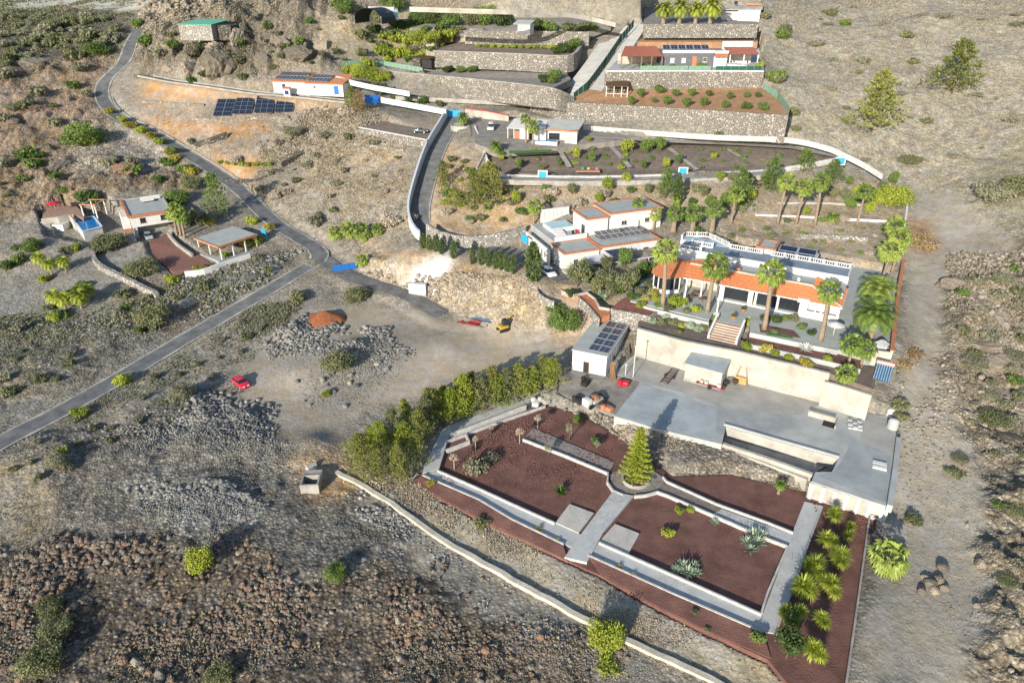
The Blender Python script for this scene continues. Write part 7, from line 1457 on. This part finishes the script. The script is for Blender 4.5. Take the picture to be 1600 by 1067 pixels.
def stones(name, label, n, poly, seed, s0, s1, m, dens=None, pw=3.0, beds=False):
    rs = np.random.RandomState(seed); x, y, z = scatter(n, poly, seed, dens, beds); s = s0 + (s1 - s0) * rs.rand(n) ** pw
    v = ICO[None] * (1 + .35 * rs.normal(size=(n, 12, 1)).clip(-1.2, 1.2)); sc = s[:, None, None] * np.stack([rs.uniform(.8, 1.3, n), rs.uniform(.8, 1.3, n), rs.uniform(.55, .95, n)], -1)[:, None, :]
    v = v * sc; a = rs.rand(n) * 6.28; ca, sa = np.cos(a)[:, None], np.sin(a)[:, None]; v = np.stack([v[..., 0] * ca - v[..., 1] * sa, v[..., 0] * sa + v[..., 1] * ca, v[..., 2]], -1) + np.stack([x, y, z + .15 * s], -1)[:, None, :]
    f = (ICOF[None] + 12 * np.arange(n)[:, None, None]).reshape(-1, 3); o = obj(name, tri_mesh(name, v.reshape(-1, 3), f, m)); tag(o, label, None, None, 'stuff'); return o
LAVA = [(-150,850),(150,860),(330,840),(480,900),(560,890),(700,900),(860,990),(960,1075),(960,1250),(-150,1250)]
stones('rubble', 'loose brown lava stones of the lower left field', 14000, LAVA, 1, .05, .42, RK_LAVA, pw=4.5)
stones('rubble', 'grey gravel stones of the dark slope', 6000, [(-100,690),(60,690),(350,630),(430,690),(540,720),(560,800),(700,890),(560,890),(480,905),(330,830),(100,840),(-100,860)], 2, .07, .34, RK_GREY, pw=4)
stones('rubble', 'pale rubble spilled left of the bright bush', 2200, [(190,770),(340,765),(420,815),(330,860),(250,810)], 3, .1, .45, RK_GREY)
stones('rubble', 'grey rubble heaps in the dirt yard', 2400, [(425,520),(480,500),(600,520),(640,560),(600,610),(560,625),(470,635),(430,590)], 4, .1, .6, RK_GREY)
stones('rubble', 'dark rubble below the red car', 1000, [(240,650),(330,610),(420,650),(400,720),(300,740),(230,690)], 5, .1, .55, RK_GREY)
stones('rubble', 'broken stones of the bank below the yard', 1300, [(850,625),(960,655),(1125,700),(1260,750),(1250,775),(1150,738),(1050,742),(990,705),(900,650)], 6, .08, .42, RK_TAN, pw=4)
stones('rubble', 'tan stones of the right slope beside track', 5000, [(1480,400),(1900,380),(1900,1200),(1560,1200),(1545,1000),(1510,780),(1485,600)], 7, .1, .55, RK_TAN, pw=4)
stones('rubble', 'stones along the dirt track edges', 1100, [(1405,560),(1480,560),(1540,900),(1560,1080),(1340,1080),(1370,820),(1400,760)], 8, .06, .4, RK_TAN, pw=5)
stones('rubble', 'stones of the right hillside', 4500, [(1200,-60),(1900,-60),(1900,420),(1560,390),(1430,300),(1380,265),(1240,200)], 9, .12, .55, RK_TAN, pw=4)
stones('rubble', 'stones of the left hillside', 6500, [(-300,-20),(210,-20),(200,60),(150,150),(180,200),(330,275),(250,300),(60,340),(-300,430)], 10, .15, .8, RK_TAN, pw=4)
stones('rubble', 'boulders of the rocky knoll', 4000, [(230,0),(570,0),(560,60),(540,108),(420,118),(330,115),(215,120),(205,70)], 12, .2, 1.3, RK_TAN, pw=4)
stones('rubble', 'stones of the slope between road and driveway', 3500, [(420,180),(560,170),(640,210),(640,370),(540,375),(470,345),(400,320),(400,240)], 13, .12, .5, RK_TAN, pw=4)
stones('rubble', 'stones on the rough ground beside the main road', 4500, [(-150,500),(160,500),(330,415),(480,395),(380,450),(220,550),(60,630),(-150,720)], 14, .1, .6, RK_GREY, pw=4)
stones('rubble', 'broken rock at the foot of the bank', 1500, [(560,425),(640,460),(700,485),(870,520),(850,440),(700,430)], 15, .1, .6, RK_TAN, pw=4)
stones('rubble', 'gravel stones of the ground below the long wall', 2500, [(540,760),(680,850),(920,985),(1100,1070),(960,1075),(860,990),(700,900),(600,850)], 16, .06, .35, RK_GREY, pw=4)
RK_RED = rock_mat('red_cinder', [(.12,.05,.04), (.20,.09,.07), (.26,.13,.10), (.16,.07,.055)])
stones('cinders', 'loose red cinders lying on the garden beds', 5000, [(690,735),(700,690),(845,640),(985,715),(1262,775),(1190,955),(935,845)], 17, .03, .13, RK_RED, pw=2.5, beds=True)
stones('cinders', 'loose red cinders lying on the yucca bed', 1200, [(1290,795),(1352,810),(1318,1070),(1235,1065),(1215,990)], 18, .03, .12, RK_RED, pw=2.5, beds=True)
stones('pebbles', 'pebbles and grit on the forecourt and yard edges', 900, [(880,590),(960,590),(1000,600),(960,648),(1130,700),(1110,690),(960,645),(900,630)], 19, .03, .14, RK_GREY, beds=True)
# the largest boulders, one by one
rs = np.random.RandomState(77); bme = []
for k in range(6):
    bm = bmesh.new(); bmesh.ops.create_icosphere(bm, subdivisions=2, radius=1)
    cuts = [(Vector(unit(1, rs)[0]), rs.uniform(.55, .8)) for _ in range(9)]
    for q in bm.verts: d = 1 + .28 * float(fbm(np.array(q.co.x * 1.3 + k * 7.1), np.array(q.co.y * 1.3 + q.co.z * 1.7), 3)) * 2; q.co = q.co * d
    for q in bm.verts:
        for nrm, dd in cuts:
            e_ = q.co.dot(nrm) - dd
            if e_ > 0: q.co -= nrm * e_ * .9
        q.co.z *= .8
    me = bpy.data.meshes.new('boulder'); bm.to_mesh(me); bm.free(); bme.append(me)
def boulders(label, n, poly, seed, s0, s1, m, group):
    x, y, z = scatter(n, poly, abs(seed)); k = np.argsort(proj(x, y, z)[0]); x, y, z = x[k], y[k], z[k]
    for i in range(n):
        s = s0 + (s1 - s0) * rs.rand() ** 2.2; o = put('boulder', bme[i % 6], m, None, (x[i], y[i], z[i] + .2 * s), rs.rand() * 6.28, (s * rs.uniform(.8, 1.2), s, s * rs.uniform(.75, 1.1))); tag(o, names(label, i, n), 'boulder', group)
for nm, x0, x1, n_ in (('leftmost', -20, 240, 38), ('middle left', 240, 480, 38), ('middle right', 480, 720, 38), ('rightmost', 720, 960, 30)):
    boulders('lava boulder in the %s quarter of the lower stone field' % nm, n_, [(x0, 850), (x1, 900 if x1 < 700 else 985), (x1, 1075), (x0, 1075)], 21 + x0, .3, .72, RK_LAVA, 'boulders of the lava field')
boulders('grey boulder in the rubble of the dirt yard', 36, [(425,520),(600,520),(640,560),(560,625),(470,635),(430,590)], 22, .35, .8, RK_GREY, 'boulders of the yard rubble')
boulders('tan boulder on the slope right of the track', 38, [(1490,430),(1600,430),(1600,1000),(1560,1067),(1520,800),(1490,600)], 23, .35, .9, RK_TAN, 'boulders right of the track')
for i, (x, y, r) in enumerate([(1453,915,11),(1466,908,9),(1446,905,8),(1475,920,8),(1460,925,9),(1440,925,8),(1472,890,10)]):
    p = G(x, y); s = r * pxm(p); o = put('boulder', bme[i % 6], RK_TAN, None, p + Vector((0, 0, .3 * s)), i, s); tag(o, names('big boulder in the pile on the track', i, 7), 'boulder', 'boulder pile on the track')
ome = []
for k in range(4):
    bm = bmesh.new(); bmesh.ops.create_icosphere(bm, subdivisions=4, radius=1); r3 = np.random.RandomState(90 + k); cuts = [(Vector(unit(1, r3)[0]), r3.uniform(.35, .85)) for _ in range(7)]
    for q in bm.verts:
        c_ = q.co.copy(); d = 1 + 1.3 * float(fbm(np.array(c_.x * 1.1 + k * 5.1 + c_.z * .7), np.array(c_.y * 1.1 - c_.z * .9), 5, True)) + .5 * float(fbm(np.array(c_.x * 4 + c_.z * 3), np.array(c_.y * 4 - c_.z * 3 + k), 3)); q.co = c_ * d
        for nrm, dd in cuts:
            e_ = q.co.dot(nrm) - dd
            if e_ > 0: q.co -= nrm * e_ * .85
        c_ = q.co * 2.6; q.co *= 1 + .55 * float(fbm(np.array(c_.x + c_.z * .8 + k), np.array(c_.y - c_.z * 1.1), 4, True)) + .25 * float(fbm(np.array(c_.x * 3 + c_.z * 2), np.array(c_.y * 3 - c_.z * 2.4), 3))
    me = bpy.data.meshes.new('rock_outcrop'); bm.to_mesh(me); bm.free(); ome.append(me)
for lab, items, m in (('rock outcrop on the knoll above the solar-roofed house', [(352,98,17,1.4),(338,74,11,1.0),(300,104,11,.9),(372,60,12,1.2),(440,66,13,1.0),(470,84,14,.9),(505,74,12,.9),(415,92,10,1.0),(265,108,8,.7)], RK_TAN), ('rock ledge on the rugged right slope', [(1500,440,20,.5),(1530,470,24,.45),(1565,500,24,.5),(1535,530,26,.4),(1580,560,26,.4),(1560,610,24,.4),(1590,680,26,.4)], RK_TAN), ('dark rock ledge on the left hillside', [(30,110,22,.5),(70,95,20,.5),(110,85,16,.5),(20,185,20,.4),(60,165,18,.4),(95,255,16,.4),(175,245,14,.6),(200,262,14,.6)], RK_LAVA), ('pale rock beside the junction', [(395,432,12,.6),(430,420,10,.6),(360,440,12,.6),(300,470,13,.6),(255,492,12,.6)], RK_GREY)):
    for i, (x, y, r, k) in enumerate(sorted(items)):
        p = G(x, y); s = r * pxm(p); o = put('rock_outcrop', ome[(i * 3) % 4], m, None, p - Vector((0, 0, .25 * s)), i * 1.3, (s * 1.5, s * 1.0, s * k * 1.25)); tag(o, names(lab, i, len(items)), 'rock', lab)
# dry scrub
def scrub(name, label, n, poly, seed, h0, h1, m, blades=6, dens=None, w_=.05):
    rs = np.random.RandomState(seed); x, y, z = scatter(n, poly, seed, dens); h = h0 + (h1 - h0) * rs.rand(n) ** 2; k = blades
    t = rs.rand(n, k) * 6.283; el = rs.uniform(.35, 1.45, (n, k)); l = h[:, None] * rs.uniform(.6, 1.1, (n, k)); d = np.stack([np.cos(t) * np.cos(el), np.sin(t) * np.cos(el), np.sin(el)], -1) * l[..., None]
    s = np.stack([-np.sin(t), np.cos(t), 0 * t], -1) * (w_ + .10 * h[:, None])[..., None]; o0 = np.stack([x, y, z - .03], -1)[:, None, :]; off = np.stack([np.cos(t), np.sin(t), 0 * t], -1) * (.12 * h[:, None])[..., None]
    v = np.stack([o0 + off - s * .4, o0 + off + d * .55 + s, o0 + off + d, o0 + off + d * .55 - s], 2).reshape(-1, 3); f = np.arange(n * k * 4).reshape(-1, 4)
    o = obj(name, tri_mesh(name, v, f, m)); tag(o, label, None, None, 'stuff'); return o
HR = [(1200,-60),(1900,-60),(1900,420),(1560,390),(1430,300),(1380,268),(1240,205)]
scrub('dry_grass', 'dry scrub covering the right hillside', 11000, HR, 31, .25, .9, L_DRY); scrub('grey_scrub', 'grey-green scrub dotted over right hillside', 3500, HR, 32, .3, 1.1, L_GREY)
HL = [(-300,-20),(210,-20),(200,60),(150,150),(180,200),(330,275),(250,300),(60,340),(-300,430)]
scrub('dry_grass', 'dry scrub covering the left hillside', 7000, HL, 33, .3, 1.0, L_DRY); scrub('grey_scrub', 'dark scrub dotted over left hillside', 8000, HL, 34, .3, 1.4, L_OLIVE)
scrub('grey_scrub', 'dark bushes of the upper left slope', 5000, [(-300,15),(200,20),(205,55),(160,85),(-300,150)], 35, .5, 1.8, L_OLIVE, 8)
scrub('dry_grass', 'dry grass between long wall and the garden', 4200, [(535,735),(640,756),(800,848),(1200,1034),(1230,1075),(1130,1070),(920,972),(680,838),(600,785)], 36, .2, .6, L_DRY)
scrub('dry_grass', 'dry scrub of the slope between road and driveway', 4500, [(410,180),(560,165),(640,210),(640,370),(540,375),(470,345),(400,320)], 37, .2, .8, L_DRY); scrub('grey_scrub', 'grey scrub of the slope between road and driveway', 1500, [(410,180),(560,165),(640,210),(640,370),(540,375),(470,345),(400,320)], 38, .3, 1.0, L_GREY)
scrub('dry_grass', 'dry scrub on the rocky knoll', 4500, [(230,0),(570,0),(560,60),(540,108),(420,118),(330,115),(215,120),(205,70)], 39, .3, 1.1, L_DRY); scrub('grey_scrub', 'grey scrub on the rocky knoll', 1800, [(230,0),(570,0),(560,60),(540,108),(420,118),(330,115),(215,120),(205,70)], 40, .3, 1.2, L_OLIVE)
scrub('grey_scrub', 'weeds on the rough ground beside the main road', 4000, [(-150,500),(160,490),(330,412),(480,395),(380,450),(220,550),(60,630),(-150,720)], 41, .2, .9, L_OLIVE); scrub('dry_grass', 'dry weeds of the ground below main road', 4000, [(-150,760),(0,705),(250,565),(400,480),(480,470),(400,560),(350,640),(60,700),(60,850),(-150,860)], 42, .15, .7, L_GREY)
scrub('dry_grass', 'dry weeds on the slope right of track', 5000, [(1480,400),(1900,380),(1900,1200),(1560,1200),(1545,1000),(1510,780),(1485,600)], 43, .15, .7, L_DRY); scrub('grey_scrub', 'grey weeds on the slope right of track', 2200, [(1480,400),(1900,380),(1900,1200),(1560,1200),(1545,1000),(1510,780),(1485,600)], 44, .2, .8, L_GREY)
scrub('grey_scrub', 'weeds in the lower left stone field', 2200, LAVA, 45, .15, .6, L_GREY); scrub('dry_grass', 'dry weeds on the earth bank behind villas', 2600, [(780,285),(1400,285),(1405,400),(1100,370),(1020,330),(850,320),(680,350),(690,260)], 46, .15, .6, L_DRY)
scrub('dry_grass', 'dry weeds around the upper terraces', 3500, [(540,20),(1000,5),(1190,5),(1190,0),(540,0)], 47, .3, 1.0, L_DRY)
